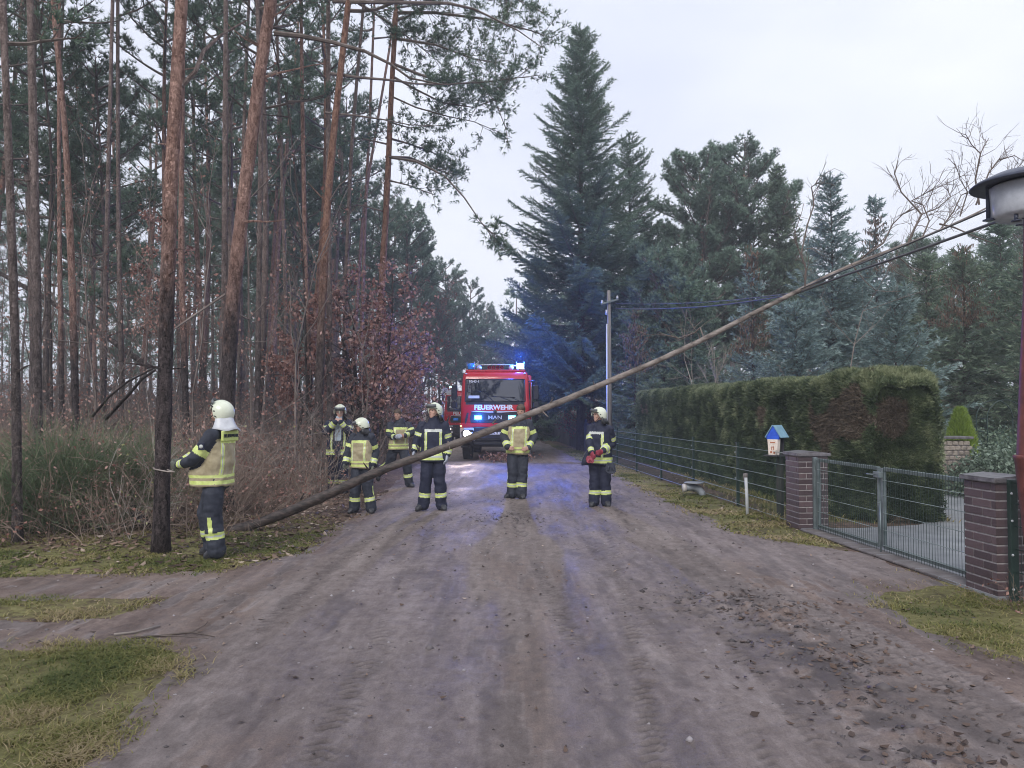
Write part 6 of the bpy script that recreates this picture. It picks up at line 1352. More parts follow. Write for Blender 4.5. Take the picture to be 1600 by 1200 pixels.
g = Geo(); g.box((-.86, -.1, 2.98), (.7, .1, .40), 0, bev=.03); part('light_bar', g, M['truck_white'], F2)
# lamps that are on
def pt_light(name, loc, e, col, r=.08):
    d = bpy.data.lights.new(name, 'POINT'); d.energy = e; d.color = col; d.shadow_soft_size = r; o = bpy.data.objects.new(name, d); COL.objects.link(o); o.location = loc
pt_light('beacon_light', (TX+.83, 25.85, 3.5), 700, (.02, .12, 1.0)); pt_light('grille_flash_light', (TX-.56, 25.05, 1.44), 30, (.03, .2, 1.0), .05)
d = bpy.data.lights.new('headlamp_light', 'SPOT'); d.energy = 110; d.color = (1, .8, .66); d.spot_size = rad(70); d.spot_blend = .6; d.shadow_soft_size = .08
o = bpy.data.objects.new('headlamp_light', d); COL.objects.link(o); o.location = (TX-.93, 25.1, .9); o.rotation_euler = (rad(84), 0, rad(180))
# brushwood piled on the road in front of the engine
gg, lf = bare_shrub(950, .38, 1.3, 60, None, 3, .006, .25, .4); t = thing('brushwood', 'low heap of brushwood on the road under the front of the fire engine', 'branches', (-.1, 25.1, 0)); part('twigs', gg, M['twig_brown'], t)
g = Geo(); rng = rnd(951); leaf_cards(g, np.stack([rng.normal(0, .45, 500), rng.normal(0, .2, 500), rng.uniform(.02, .3, 500)], -1), .07, rng, 0); part('leaves', g, M['oak_leaf'], t)
# ------------------------------------------------------------------ people
def sring(c, ax, ay, rx, ry, p=2.0, n=20):
    a = np.arange(n)*2*math.pi/n; ca, sa = np.cos(a), np.sin(a)
    return np.asarray(c)+np.outer(np.sign(ca)*np.abs(ca)**(2/p)*rx, ax)+np.outer(np.sign(sa)*np.abs(sa)**(2/p)*ry, ay)
def rot_axes(yaw, pitch=0, roll=0):
    """head axes: right (image right for yaw 0), forward, up"""
    f = np.array([math.sin(yaw)*math.cos(pitch), -math.cos(yaw)*math.cos(pitch), math.sin(pitch)]); r = np.array([math.cos(yaw), math.sin(yaw), 0]); u = np.cross(f, r)*1.0
    if u[2] < 0: u = -u
    if roll: r, u = r*math.cos(roll)+u*math.sin(roll), u*math.cos(roll)-r*math.sin(roll)
    return r, f, u
def limbtube(g, pts, rr, n=14, flat=1.0):
    pts = np.array(pts, float); t = np.linspace(0, len(pts)-1, (len(pts)-1)*6+1); Q = np.stack([np.interp(t, range(len(pts)), pts[:, k]) for k in range(3)], -1)
    for _ in range(3): Q[1:-1] = (Q[:-2]+2*Q[1:-1]+Q[2:])/4
    R = np.interp(t, range(len(rr)), rr); g.tube(Q, R, n, flat=flat); g.ellipsoid(Q[0], (R[0],)*3); g.ellipsoid(Q[-1], (R[-1],)*3)
def hand_geo(g, wr, d, palm, s=1.0, curl=.5, thumb=1, fat=1.0):
    """wr wrist, d direction of the hand, palm = palm normal, thumb side sign"""
    d = nrm(d); palm = nrm(np.asarray(palm)-d*np.dot(palm, d)); sd = np.cross(d, palm)*thumb; s = s*1.0
    c0 = wr-d*.01; g.loft([sring(c0, sd, palm, .026*fat, .019*fat), sring(wr+d*.03*s, sd, palm, .036*fat, .017*fat, 2.6), sring(wr+d*.085*s, sd, palm, .041*fat, .015*fat, 3), sring(wr+d*.095*s, sd, palm, .037*fat, .011*fat)])
    for k, (o, L) in enumerate(((.030, .072), (.010, .080), (-.011, .074), (-.030, .058))):
        b = wr+d*.078*s+sd*o*s; q = [b]; a = .12+.1*k; dd = d*math.cos(a)+palm*math.sin(a)
        for seg, l in enumerate((.45, .32, .25)):
            ang = curl*(.5+seg*.75)+.06*k; dd = nrm(d*math.cos(ang)+palm*math.sin(ang)+sd*o*1.2); q.append(q[-1]+dd*L*l*s)
        limbtube(g, q, np.array([.0098, .0094, .0085, .0074])*fat, 8)
    b = wr+d*.025*s+sd*.030*s; q = [b]; 
    for l, ang in ((.035, .75), (.030, .5), (.024, .25)):
        dd = nrm(d*math.cos(ang)+sd*math.sin(ang)*1.0+palm*(.35+.4*curl)); q.append(q[-1]+dd*l*s)
    limbtube(g, q, np.array([.0135, .0118, .0105, .0088])*fat, 8)
def head_geo(g, hc, ax, s=1.0):
    r, f, u = ax
    def e(x, y, z, rx, ry, rz): g.ellipsoid(hc+(r*x+f*y+u*z)*s, np.array([rx, ry, rz])*s, R=np.stack([r, f, u], 1))
    rings = []
    for z, rx, ry, oy in ((-.118, .022, .022, .046), (-.108, .036, .042, .035), (-.085, .050, .062, .022), (-.055, .060, .075, .012), (-.02, .068, .088, .004), (.02, .073, .096, 0), (.06, .072, .095, -.003), (.09, .060, .080, -.006), (.112, .036, .050, -.008), (.12, .012, .018, -.008)):
        rings.append(sring(hc+(f*oy+u*z)*s, r, f, rx*s, ry*s, 2.2))
    g.loft(rings); e(0, .088, -.018, .013, .020, .018); e(0, .083, .006, .009, .014, .022)      # nose
    e(0, .082, .030, .045, .012, .010); e(0, .070, -.095, .020, .016, .014); e(0, .080, -.062, .022, .012, .006); e(0, .078, -.071, .019, .012, .006)
    for s_ in (-1, 1): e(s_*.075, -.008, -.01, .010, .018, .028); e(s_*.045, .058, -.03, .020, .020, .018)
def mat_faces(me, fn):
    V, N, C = mesh_arrays(me); me.polygons.foreach_set('material_index', fn(C).astype(np.int32)); me.update()
def wrinkle(me, amp, sc, seed, str_=(1, 1, 1)):
    V, N, C = mesh_arrays(me); n = fbm(V[:, 0]*sc*str_[0], V[:, 1]*sc*str_[1], V[:, 2]*sc*str_[2], seed, 3); r = 1-np.abs(fbm(V[:, 0]*sc*.6, V[:, 1]*sc*.6, V[:, 2]*sc*.9, seed+5, 2))*3
    V2 = V+N*(amp*(n*1.1+.35*np.clip(r, -1, 1)))[:, None]; me.vertices.foreach_set('co', V2.ravel().astype(np.float32)); me.update()
def seg_t(C, a, b):
    a = np.asarray(a, float); b = np.asarray(b, float); d = b-a; L2 = d@d; t = np.clip(((C-a)@d)/L2, 0, 1); return t, np.linalg.norm(C-(a+t[:, None]*d), axis=1)
def person(label, base, J, suit='tan', helmet=True, gloves=None, seed=1, scale=1.0, open_jacket=False, hem=.80, hemr=(.225, .165), curl=.5, bare=None, palms=None, belly=0.0, back_text=False, vox=.0105, torch=None):
    t = thing('person', label, 'person', base, 0); t.scale = (scale,)*3
    A = {k: np.array(v, float) for k, v in J.items() if isinstance(v, (tuple, list))}
    yp, yc = J.get('yaw_p', 0), J.get('yaw_c', 0); hy, hp, hr = J.get('head', (0, 0, 0)); pel, che, nk, hd = A['pelvis'], A['chest'], A['neck'], A['headpos']
    def latf(y): return np.array([math.cos(y), math.sin(y), 0]), np.array([math.sin(y), -math.cos(y), 0])
    lp, fp = latf(yp); lcx, fc = latf(yc)
    shA = A.get('sha', che+np.array([0, 0, .15])-lcx*.185); shB = A.get('shb', che+np.array([0, 0, .15])+lcx*.185)
    hipA = pel-lp*.095; hipB = pel+lp*.095; hax = rot_axes(hy, hp, hr)
    arms = ((shA, A['ela'], A['wra'], A.get('hda')), (shB, A['elb'], A['wrb'], A.get('hdb'))); legs = ((hipA, A['kna'], A['ana'], A['toa']), (hipB, A['knb'], A['anb'], A['tob']))
    glv = gloves if isinstance(gloves, (tuple, list)) else (gloves, gloves); pl_ = palms or (fc, fc)
    # body: one continuous skin
    g = Geo(); head_geo(g, hd, hax); limbtube(g, [nk-[0, 0, .05], nk+[0, 0, .02], hd-hax[2]*.07-hax[1]*.01], [.062, .056, .054])
    g.loft([sring(pel-[0, 0, .09], lp, fp, .13, .09), sring(pel+[0, 0, .02], lp, fp, .165, .105), sring(pel*.5+che*.5, (lp+lcx)/2, (fp+fc)/2, .14, .095), sring(che, lcx, fc, .165, .105), sring(che+[0, 0, .12], lcx, fc, .16, .09), sring(nk-[0, 0, .01], lcx, fc, .06, .06)])
    for i, (s, e, w, h) in enumerate(arms):
        limbtube(g, [s, e, w], [.052, .042, .029]); dd = (h-w) if h is not None else (w-e); hand_geo(g, w, dd, pl_[i], 1.0, curl if np.isscalar(curl) else curl[i], 1 if i else -1)
    for h, k, a, to in legs:
        limbtube(g, [h, k, a], [.085, .058, .042]); limbtube(g, [a-[0, 0, .02], a*.75+to*.25-[0, 0, .0], a*.45+to*.55], [.040, .034, .022])
    me = remesh(g, .0085, 2, .4); part('body', me, None, t); me.materials.append(M['skin'])
    for s_ in (-1, 1):
        g = Geo(); g.ellipsoid(hd+hax[0]*s_*.032+hax[1]*.083+hax[2]*.008, (.011, .009, .007), R=np.stack(hax, 1)); part('eye', g, M['eye'], t)
    g = Geo(); g.ellipsoid(hd+hax[1]*.088-hax[2]*.066, (.020, .008, .006), R=np.stack(hax, 1)); part('lips', g, M['lip'], t)
    # trousers
    c1 = 'navy' if suit == 'navy' else 'slate_cloth'; g = Geo()
    g.loft([sring(pel-[0, 0, .13], lp, fp, .165, .115, 2.4), sring(pel-[0, 0, .02], lp, fp, .185, .130, 2.4), sring(pel+[0, 0, .12], lp, fp, .170, .125, 2.4)])
    for h, k, a, to in legs:
        d = nrm(a-k); limbtube(g, [h-[0, 0, .02], h*.45+k*.55, k, k*.45+a*.55, a+d*.01], [.100, .110, .100, .098, .098]); 
    me = remesh(g, vox, 2, .5); wrinkle(me, .020, 8, seed, (1, 1, 1.5)); part('trousers', me, None, t)
    for m in (c1, 'lime', 'silver_tape'): me.materials.append(M[m])
    def ftr(C):
        o = np.zeros(len(C), int)
        for (h, k, a, to) in legs:
            tt, dist = seg_t(C, k, a); on = (dist < .13) & (tt > .02) & (tt < .99); other = np.ones(len(C), bool)
            L = np.linalg.norm(a-k); q = tt*L; b0 = L*.50
            o = np.where(on & (q > b0) & (q < b0+.075), 1, o); o = np.where(on & (q > b0+.028) & (q < b0+.047), 2, o)
            if suit == 'tan':
                ax = nrm(a-k); lat = nrm(lp-ax*np.dot(lp, ax)); side = (C-k-tt[:, None]*(a-k))@lat; outer = side*(1 if h is legs[1][0] else -1); fr = (C-k-tt[:, None]*(a-k))@fp
                o = np.where(on & (tt < .5) & (outer > .03) & (np.abs(fr) < .024), 1, o)
        return o
    mat_faces(me, ftr)
    # boots
    for h, k, a, to in legs:
        g = Geo(); d = to-a; d = nrm(d*[1, 1, 1]); sd = nrm(np.cross(d, [0, 0, 1])); up = np.cross(sd, d); up = up*np.sign(up[2]+1e-6); foot = [a-d*.075, a-d*.02, a+d*.07, a+d*.14, a+d*.175]
        L = [(.040, .050), (.048, .052), (.050, .046), (.047, .034), (.026, .022)]; bz = -.055
        g.loft([sring(p+up*(bz+ry), sd, up, rx, ry, 2.8) for p, (rx, ry) in zip(foot, L)]); limbtube(g, [a-up*.02, a+(k-a)*.33], [.056, .066])
        me = remesh(g, .010, 1, .5); b_ = part('boot', me, None, t); me.materials.append(M['boot'])
        g = Geo(); g.loft([sring(p+up*(bz-.004), sd, d, .052*q, .03, 2.6) for p, q in ((a, 1), )]+[sring(a+up*(bz+.012), sd, d, .052, .03, 2.6)]) if False else None
        pts = []; 
        for s_ in (1, -1): pts += [(a+d*x+sd*s_*w_) for x, w_ in (((-.085, .03), (-.04, .05), (.05, .053), (.13, .05), (.18, .022)) if s_ == 1 else ((.18, .022), (.13, .05), (.05, .053), (-.04, .05), (-.085, .03)))]
        pts = np.array(pts); g = Geo(); g.loft([pts+up*(bz-.008), pts+up*(bz+.018)], 0, False); part('sole', g, M['helmet_dark'], b_)
    # jacket
    g = Geo(); hemc = pel*(1-0)+np.array([0, 0, 0]); hz = hem; bf = fc*belly
    rg = []
    if open_jacket:
        pass
    mid = pel*.5+che*.5
    rg = [sring(np.array([pel[0], pel[1], hz])+bf*.8, lp, fp, hemr[0], hemr[1]+belly*.3, 2.5), sring(pel*.85+che*.15+bf, lp, fp, hemr[0], hemr[1]+belly*.3, 2.5), sring(mid+bf*.6, (lp+lcx)/2, (fp+fc)/2, hemr[0]-.012, hemr[1]+belly*.2, 2.5),
          sring(che, lcx, fc, .222, .152, 2.5), sring(che+[0, 0, .10], lcx, fc, .215, .135, 2.4), sring(che*.25+nk*.75+[0, 0, .0], lcx, fc, .125, .098, 2.2), sring(nk+[0, 0, .02], lcx, fc, .086, .082), sring(nk+[0, 0, .065], lcx, fc, .082, .080)]
    g.loft(rg)
    for s, e, w, h in arms: limbtube(g, [s-[0, 0, .01], s*.5+e*.5, e, e*.5+w*.5, w-nrm(w-e)*.012], [.086, .080, .070, .062, .053])
    me = remesh(g, vox, 3, .5); wrinkle(me, .022, 8, seed+9); part('jacket', me, None, t)
    for m in (c1, 'lime', 'silver_tape', 'tan' if suit == 'tan' else c1, 'shirt'): me.materials.append(M[m])
    zc = che[2]+.06
    def fj(C):
        o = np.zeros(len(C), int); dT = np.full(len(C), 9.); 
        ctr = np.stack([np.interp(C[:, 2], [hz, pel[2], mid[2], che[2], nk[2]], [pel[k], pel[k], mid[k], che[k], nk[k]]) for k in (0, 1)], -1); rel = C[:, :2]-ctr; la = rel@lcx[:2]; fo = rel@fc[:2]
        arm = np.zeros(len(C), bool)
        for (s, e, w, h) in arms:
            t1, d1 = seg_t(C, s, e); t2, d2 = seg_t(C, e, w); nearer = np.minimum(d1, d2+.0); onarm = (nearer < .098) & ((np.abs(la) > .155) | (np.abs(fo) > .17) | (d2 < .088)) & ~((t1 < .12) & (d1 <= d2) & (np.abs(la) < .2))
            arm |= onarm; up_ = onarm & (d1 <= d2)
            o = np.where(up_ & (t1 > .52) & (t1 < .76), 1, o); o = np.where(up_ & (t1 > .60) & (t1 < .68), 2 if suit == 'navy' else 1, o)
            fa = onarm & (d2 < d1); o = np.where(fa & (t2 > .58) & (t2 < .92), 1, o); o = np.where(fa & (t2 > .70) & (t2 < .79), 2, o)
        tor = ~arm; z = C[:, 2]
        if suit == 'tan': o = np.where(tor & (z < zc+.035), 3, o)
        hb = tor & (z > hz+.03) & (z < hz+.135); o = np.where(hb, 1, o); o = np.where(tor & (z > hz+.07) & (z < hz+.095), 2 if suit == 'navy' else 3, o)
        ver = tor & (np.abs(np.abs(la)-.125) < (.021 if suit == 'navy' else .019)) & (z > hz+.13) & (z < zc+.02); o = np.where(ver, 1, o); o = np.where(ver & (np.abs(np.abs(la)-.125) < .006), 2, o)
        top = tor & (z > zc-.015) & (z < zc+.035) & (np.abs(la) < .145); o = np.where(top, 2 if suit == 'navy' else 1, o)
        if open_jacket: o = np.where(tor & (fo > 0) & (np.abs(la) < .062) & (z > 1.08-.0) & (z < nk[2]+.1), 4, o); o = np.where(tor & (fo > 0) & (np.abs(la) < .06) & (z <= 1.08), 0, o)
        return o
    mat_faces(me, fj)
    # zip line, pocket
    g = Geo(); c = mid+fc*(hemr[1]+belly*.8+.012)+bf*.4; R = np.stack([lcx, fc, [0, 0, 1]], 1)
    # gloves
    for i, (s, e, w, h) in enumerate(arms):
        if glv[i]:
            g = Geo(); dd = (h-w) if h is not None else (w-e); hand_geo(g, w, dd, pl_[i], 1.05, curl if np.isscalar(curl) else curl[i], 1 if i else -1, 1.32); limbtube(g, [w-nrm(dd)*.05, w+nrm(dd)*.02], [.042, .034])
            me = remesh(g, .0075, 1, .4); part('glove', me, None, t); me.materials.append(M[glv[i]])
    # helmet or hair
    r, f, u = hax; Rm = np.stack([r, f, u], 1)
    if helmet:
        g = Geo(); rings = []
        for z, rx, ry, oy in ((-.055, .110, .112, -.030), (-.03, .117, .126, -.018), (.01, .121, .141, -.006), (.05, .118, .139, -.004), (.09, .101, .121, -.006), (.122, .071, .089, -.010), (.143, .034, .047, -.012), (.149, .01, .015, -.012)):
            c = hd+f*oy+u*z; rg_ = sring(c, r, f, rx, ry, 2.15, 36)
            if z < .03:      # cut away over the face
                rel = (rg_-c)@f; lift = np.clip((rel-.035)/.05, 0, 1)*(.045-z); rg_ = rg_+lift[:, None]*u
            rings.append(rg_)
        g.loft(rings, 0, True, False); hm = part('helmet', g, M['helmet'], t); sol = hm.modifiers.new('s', 'SOLIDIFY'); sol.thickness = .008; sol.offset = -1; ss = hm.modifiers.new('d', 'SUBSURF'); ss.levels = 1; ss.render_levels = 1
        g = Geo(); a = np.linspace(-1.15, 1.15, 15); g.tube([hd+f*(.148*math.cos(k))*1.0+r*(.130*math.sin(k))+u*(.052-.004*abs(k)) for k in a], .008, 6); part('rim', g, M['helmet_dark'], hm)
        g = Geo(); a = np.linspace(-.2, 2.7, 14); g.tube([hd+f*(-.006+.144*math.cos(k))+u*(.004+.147*math.sin(k)) for k in a], .011, 8, flat=.6); part('comb', g, M['helmet'], hm)
        for s_ in (-1, 1):
            for (fy, uz, a_, b_) in ((.015, .015, .024, .017), (-.02, -.032, .026, .010)):
                g = Geo(); g.ellipsoid(hd+r*s_*.115+f*fy+u*uz, (.012, a_, b_), R=Rm); part('vent', g, M['helmet_dark'], hm)
            g = Geo(); g.tube([hd+r*s_*.095+f*.03-u*.04, hd+r*s_*.07+f*.05-u*.085, hd+f*.055-u*.118], .006, 6); part('chin_strap', g, M['helmet_dark'], hm)
        g = Geo(); V = []; nn = 15; a = np.linspace(-1.0, 1.0, nn)
        for q, (rr_, zz) in enumerate(((.150, .062), (.156, .088), (.150, .112))): V += [hd+f*rr_*math.cos(k)*1.02+r*rr_*.86*math.sin(k)+u*zz for k in a]
        g.add(np.array(V), [(j*nn+k, j*nn+k+1, (j+1)*nn+k+1, (j+1)*nn+k) for j in range(2) for k in range(nn-1)], 0, None, True); vo = part('visor', g, M['visor'], hm); sm_ = vo.modifiers.new('s', 'SOLIDIFY'); sm_.thickness = .004
        fh = nrm(f*[1, 1, 0]); g = Geo(); V = []; a = np.linspace(1.35, 2*math.pi-1.35, 19)
        for rr_, zz in ((.112, -.035), (.118, -.09), (.140, -.15), (.165, -.185)): V += [hd+fh*(rr_*math.cos(k)-.03+.25*max(0, -zz-.04)*math.cos(k))+r*rr_*math.sin(k)+np.array([0, 0, zz+.012*math.sin(k*5)])-u*.01 for k in a]
        if J.get('flap', False):
            g.add(np.array(V), [(j*19+k, j*19+k+1, (j+1)*19+k+1, (j+1)*19+k) for j in range(3) for k in range(18)], 0, None, True); vo = part('neck_flap', g, M['flap'], hm); sm_ = vo.modifiers.new('s', 'SOLIDIFY'); sm_.thickness = .004
        else:
            g.add(np.array(V[:57]), [(j*19+k, j*19+k+1, (j+1)*19+k+1, (j+1)*19+k) for j in range(2) for k in range(18)], 0, None, True); vo = part('neck_flap', g, M['helmet_dark'], hm); sm_ = vo.modifiers.new('s', 'SOLIDIFY'); sm_.thickness = .004
    else:
        g = Geo()
        for z, rx, ry, oy, cut in ((-.05, .066, .07, -.03, .02), (0, .079, .098, -.012, .045), (.04, .081, .103, -.006, .075), (.08, .075, .095, -.006, 1), (.11, .052, .068, -.01, 1), (.128, .018, .026, -.01, 1)):
            pass
        rings = []
        for z, rx, ry, oy in ((-.07, .060, .055, -.045), (-.03, .078, .080, -.026), (.02, .082, .096, -.016), (.055, .082, .106, -.006), (.09, .070, .090, -.006), (.115, .045, .060, -.008), (.130, .012, .016, -.008)): rings.append(sring(hd+f*oy+u*z, r, f, rx, ry, 2.2))
        g.loft(rings); me = remesh(g, .008, 1); V, N, C = mesh_arrays(me); V = V+N*(.004*fbm(V[:, 0]*90, V[:, 1]*90, V[:, 2]*30, 3, 2))[:, None]; me.vertices.foreach_set('co', V.ravel().astype(np.float32)); part('hair', me, None, t); me.materials.append(M['hair'])
    return t, dict(che=che, nk=nk, fc=fc, lc=lcx, arms=arms, mid=mid, pel=pel)
def at_ground(px, py): a = G(px, py); return np.array([a[0], a[1], surf(a[0], a[1])])
SK = M['skin']
# 1: pulling the rope, leaning back, facing left and slightly away
b1 = at_ground(337, 872)
t, I = person('firefighter beside the thick pine pulling on a line, silver neck flap on the helmet', b1, dict(
    pelvis=(0, 0, .93), chest=(.015, .0, 1.27), neck=(.045, .01, 1.51), headpos=(.035, .0, 1.66), yaw_p=rad(-92), yaw_c=rad(-103), head=(rad(-98), rad(28), 0), flap=True,
    ela=(-.22, .19, 1.22), wra=(-.42, .05, 1.10), hda=(-.50, .02, 1.08), elb=(-.17, -.24, 1.13), wrb=(-.40, -.10, 1.08), hdb=(-.49, -.06, 1.06), shb=(.01, -.19, 1.42), sha=(.0, .19, 1.42),
    kna=(-.17, .12, .52), ana=(-.11, .17, .12), toa=(-.27, .20, .05), knb=(-.005, -.10, .50), anb=(.04, -.09, .12), tob=(-.12, -.06, .05)), 'tan', True, 'glove_dark', 11, 1.0, hem=.83, hemr=(.235, .20), curl=1.25, palms=((0, -1, .2), (0, 1, .2)), belly=.075)
fc, lcx = I['fc'], I['lc']; zc = 1.40; c = np.array([.035, -.01, zc])-fc*.128
R = np.stack([-lcx, fc, [0, 0, 1]], 1)
g = Geo(); g.box((0, 0, 0), (.31, .03, .12), 0, bev=.008); bp_ = part('back_panel', g, M['lime'], t, loc=c); bp_.rotation_euler = Matrix(R.tolist()).to_euler()
tx = text_geo('FEUERWEHR', .050, .004, .002); part('lettering', tx, M['navy'], bp_, loc=(0, -.018, -.015))
# rope
g = Geo(); rp_ = [P(300, 706, 8.85), P(285, 722, 8.8), P(268, 736, 8.85), P(262, 734, 9.15), P(252, 732, 9.36), P(240, 731, 9.2), P(241, 733, 9.02), P(262, 737, 8.95), P(272, 737, 8.72)]; rb = rp_[0].copy(); g.tube(np.array(rp_)-rb, .008, 6); o = part('rope', g, M['twig_pale']); o.location = rb; tag(o, 'short pull line held by the firefighter and looped round the thick pine', 'rope')
# arm patch
g = Geo(); g.box((0, 0, 0), (.07, .012, .08), 0, bev=.004); sB, eB = I['arms'][1][0], I['arms'][1][1]; pt_ = part('arm_badge', g, M['navy'], t, loc=sB*.55+eB*.45+np.array([.01, -.086, .0])); g = Geo(); g.lathe([(0, -.002), (.022, -.002), (.022, .0)], 12, axis='y'); part('emblem', g, M['silver_tape'], pt_, loc=(0, -.008, 0))
# 2: open jacket, both hands at the mouth
b2 = at_ground(528, 772)
person('firefighter in an open navy jacket over a pale shirt, both hands raised to the mouth', b2, dict(
    pelvis=(0, 0, .93), chest=(.01, 0, 1.27), neck=(.02, -.01, 1.50), headpos=(.035, -.03, 1.65), yaw_p=rad(12), yaw_c=rad(8), head=(rad(8), rad(-8), 0),
    ela=(-.22, -.16, 1.24), wra=(-.01, -.24, 1.45), hda=(.03, -.17, 1.53), elb=(.25, -.15, 1.24), wrb=(.10, -.24, 1.45), hdb=(.06, -.17, 1.54),
    kna=(-.10, -.02, .50), ana=(-.11, .02, .10), toa=(-.14, -.14, .05), knb=(.10, -.03, .50), anb=(.12, .01, .10), tob=(.15, -.15, .05)), 'navy', True, None, 12, 1.0, open_jacket=True, hem=.76, hemr=(.235, .16), curl=1.0, palms=((.3, 1, .3), (-.3, 1, .3)))
# 3: short one with the tan front, looking left
b3 = at_ground(566, 801)
person('shorter firefighter with a tan jacket front, looking away to the left behind the fallen tree', b3, dict(
    pelvis=(.0, 0, .93), chest=(-.01, -.02, 1.26), neck=(.0, -.03, 1.48), headpos=(-.02, -.05, 1.62), yaw_p=rad(-14), yaw_c=rad(-18), head=(rad(-78), rad(-12), 0),
    ela=(-.27, .00, 1.16), wra=(-.29, -.10, .93), hda=(-.31, -.14, .84), elb=(.24, .02, 1.14), wrb=(.21, -.10, .90), hdb=(.19, -.13, .80),
    kna=(-.12, -.04, .50), ana=(-.15, .0, .10), toa=(-.23, -.14, .05), knb=(.10, -.03, .50), anb=(.17, .0, .10), tob=(.20, -.16, .05)), 'tan', True, 'glove_dark', 13, .885, hem=.84, hemr=(.225, .17), curl=.6, palms=((.7, -.6, 0), (-.7, -.6, 0)))
# 4: walking
b4 = at_ground(622, 762)
person('firefighter striding along the road edge between the group and the fire engine, head bare', b4, dict(
    pelvis=(.0, 0, .91), chest=(.03, -.02, 1.24), neck=(.05, -.03, 1.47), headpos=(.0, -.07, 1.62), yaw_p=rad(30), yaw_c=rad(18), head=(rad(-20), rad(-12), 0),
    ela=(-.18, -.14, 1.16), wra=(-.02, -.30, 1.12), hda=(.04, -.33, 1.14), elb=(.31, -.02, 1.20), wrb=(.18, -.22, 1.15), hdb=(.10, -.27, 1.16),
    kna=(-.20, .06, .50), ana=(-.48, .20, .30), toa=(-.46, .14, .14), knb=(.20, -.08, .52), anb=(.24, .02, .11), tob=(.38, -.10, .05)), 'tan', False, ('glove_grey', None), 14, .98, hem=.84, hemr=(.22, .165), curl=.7, palms=((0, 1, 0), (0, 1, 0)))
# 5: central navy
b5 = at_ground(675, 797)
person('firefighter in full navy gear standing centre of the road with pale gloves, looking up left', b5, dict(
    pelvis=(.02, 0, .94), chest=(.02, 0, 1.28), neck=(.03, -.01, 1.52), headpos=(.035, -.02, 1.67), yaw_p=rad(4), yaw_c=rad(4), head=(rad(-38), rad(8), 0),
    ela=(-.24, -.02, 1.20), wra=(-.29, -.10, 1.01), hda=(-.31, -.13, .91), elb=(.28, .03, 1.16), wrb=(.26, -.06, .93), hdb=(.25, -.09, .83),
    kna=(-.10, -.02, .51), ana=(-.15, .02, .10), toa=(-.27, -.11, .05), knb=(.13, -.02, .51), anb=(.16, .02, .10), tob=(.24, -.13, .05)), 'navy', True, 'glove_grey', 15, 1.0, hem=.83, hemr=(.23, .165), curl=.45, palms=((1, 0, 0), (-1, 0, 0)))
# 6: tan, hands in front
b6 = at_ground(809, 777)
person('firefighter in a tan jacket, hands together at the belly, before the fire engine', b6, dict(
    pelvis=(.0, 0, .92), chest=(.02, -.01, 1.26), neck=(.04, -.02, 1.50), headpos=(.06, -.05, 1.65), yaw_p=rad(2), yaw_c=rad(4), head=(rad(-14), rad(-16), 0),
    ela=(-.27, -.02, 1.16), wra=(-.19, -.22, .97), hda=(-.10, -.27, .95), elb=(.32, .0, 1.15), wrb=(.20, -.22, .96), hdb=(.10, -.27, .94),
    kna=(-.09, -.05, .50), ana=(-.11, .0, .10), toa=(-.26, -.08, .05), knb=(.09, -.02, .50), anb=(.07, -.04, .10), tob=(.11, -.20, .05)), 'tan', False, None, 16, 1.03, hem=.84, hemr=(.225, .17), curl=.9, palms=((.2, 1, 0), (-.2, 1, 0)))
# 7: right, navy
b7 = at_ground(937, 790)
t, I = person('firefighter in navy at the right of the road holding red gloves, looking left', b7, dict(
    pelvis=(.0, 0, .93), chest=(.01, -.0, 1.27), neck=(.0, -.01, 1.51), headpos=(-.015, -.03, 1.66), yaw_p=rad(-20), yaw_c=rad(-35), head=(rad(-72), rad(4), 0),
    ela=(-.20, -.10, 1.13), wra=(-.17, -.27, .99), hda=(-.17, -.35, .95), elb=(.25, .03, 1.14), wrb=(.03, -.27, 1.02), hdb=(-.06, -.33, .99),
    kna=(-.09, -.02, .50), ana=(-.10, .0, .10), toa=(-.18, -.13, .05), knb=(.10, -.02, .50), anb=(.12, .0, .10), tob=(.15, -.16, .05)), 'navy', True, ('glove_red', 'glove_red'), 17, .97, hem=.76, hemr=(.225, .165), curl=.9, palms=((.6, .5, 0), (-.6, .5, 0)))
for nm, lab, off, m, sz in (('glove_pair', 'spare red glove dangling from the right hand firefighter\'s fist', (-.20, -.32, .86), 'glove_red', .10), ('cloth_bag', 'dark bag hanging at the hip of the right hand firefighter', (-.27, -.18, .86), 'navy', .16), ('glove_pair', 'dark work gloves clipped to the coat hem of the right hand firefighter', (.16, -.26, .74), 'slate_cloth', .15)):
    rng = rnd(len(lab)); g = Geo(); c = np.zeros(3)
    if 'glove' in nm:
        for s_ in (-1, 1): hand_geo(g, np.array([s_*.02, 0, .04]), np.array([s_*.15, -.1, -1.]), np.array([0, -1, 0]), 1.2 if sz > .12 else .75, .3, s_, 1.3 if sz > .12 else 1.0)
    else: g.loft([sring((0, 0, -.12), (1, 0, 0), (0, 1, 0), .06, .03), sring((.01, 0, -.08), (1, 0, 0), (0, 1, 0), .075, .045), sring((.03, 0, .05), (1, 0, 0), (0, 1, 0), .05, .04), sring((.06, 0, .14), (1, 0, 0), (0, 1, 0), .02, .02)])
    me = remesh(g, .008, 1); wrinkle(me, .01, 14, 3); me.materials.append(M[m]); o = part(nm, me, None); o.location = b7+np.array(off); tag(o, lab, 'gloves' if 'glove' in nm else 'bag')

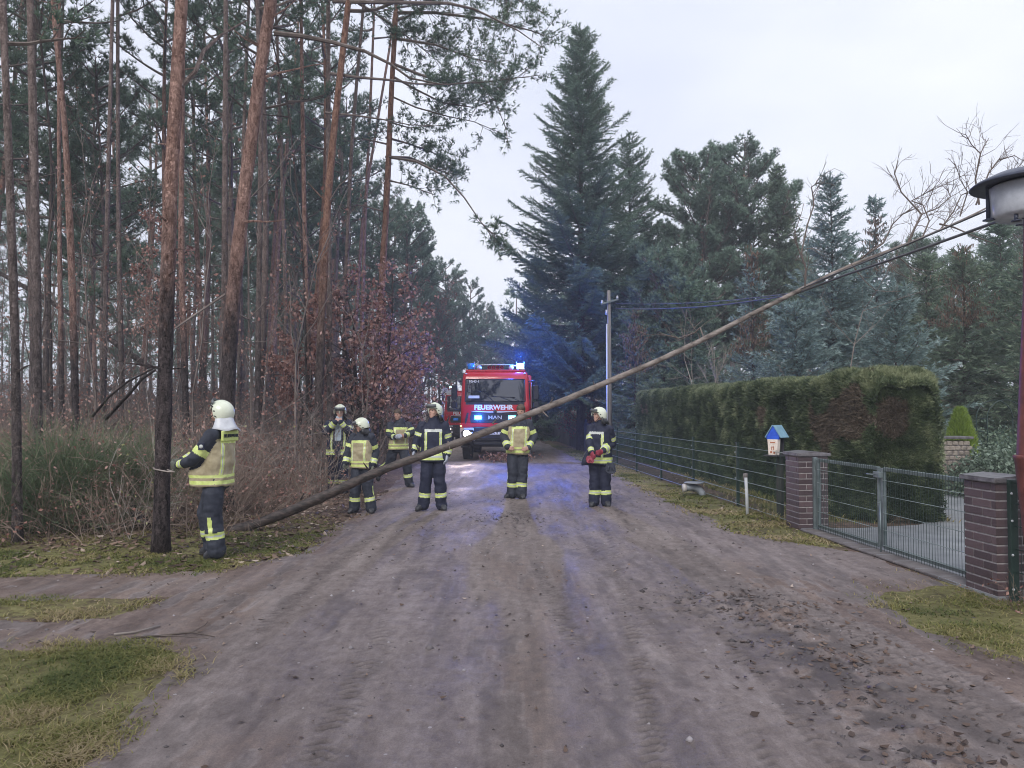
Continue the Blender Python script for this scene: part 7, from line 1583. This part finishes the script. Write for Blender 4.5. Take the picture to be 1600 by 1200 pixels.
# ------------------------------------------------------------------ distant wood and damp air
def distant_wood():
    rng = rnd(1001); g = Geo(); n = 230; a = rng.uniform(-1.05, .95, n); R = rng.uniform(66, 105, n); x = R*np.sin(a); y = R*np.cos(a); k = np.abs(x-(-.06*y-1)) > 3.0; x, y = x[k], y[k]; n = len(x)
    H = rng.uniform(10, 15.5, n); g.prisms(np.stack([x, y, 0*x], -1), np.stack([x+rng.normal(0, .4, n), y, H*.97], -1), .15, .05, 6, 0)
    m = 120; cb = H*rng.uniform(.15, .5, n); u = rng.random((n, m)); z = cb[:, None]+(H-cb)[:, None]*u; rr = 2.3*np.sin(np.pi*np.clip(u*.8+.18, 0, 1))**.7*rng.random((n, m))**.5; b = rng.uniform(0, 6.28, (n, m))
    C = np.stack([x[:, None]+rr*np.cos(b), y[:, None]+rr*np.sin(b), z+.25*rr], -1).reshape(-1, 3); A = np.stack([np.cos(b), np.sin(b), .6+0*b], -1).reshape(-1, 3); needles(g, C, A, 7, .55, .13, .9, rng, 1)
    # low bushes between the trunks
    m = 9000; a = rng.uniform(-1.1, 1.0, m); R = rng.uniform(55, 100, m); X = R*np.sin(a); Y = R*np.cos(a); k = np.abs(X-(-.06*Y-1)) > 3.5; X, Y = X[k], Y[k]; C = np.stack([X, Y, rng.random(len(X))**1.5*3.2], -1); needles(g, C, np.tile([[0, 0, 1.]], (len(C), 1)), 8, .8, .10, 1.0, rng, 2)
    tag(part('distant_wood', g, [M['bark_grey'], M['needle_pine_far'], M['twig_tint']]), 'hazy far off wood closing the horizon behind all the nearer trees', 'wood', None, 'stuff')
M['twig_tint'] = leafm('far bare bushes', [(0, (.08, .06, .05)), (.6, (.17, .13, .11)), (1, (.26, .20, .17))], .7, .1)
distant_wood()
hz = new_mat('damp air'); m, n_, l_, b_, o_ = hz; n_.remove(b_)
v = n_.new('ShaderNodeVolumePrincipled'); v.inputs['Color'].default_value = (.86, .89, .94, 1); v.inputs['Density'].default_value = .0026; v.inputs['Anisotropy'].default_value = .1
l_.new(v.outputs[0], o_.inputs['Volume'])
g = Geo(); g.box((-5, 53, 12.5), (250, 140, 29)); tag(part('haze', g, m), 'thin damp haze fading the far trees', 'haze', None, 'stuff')
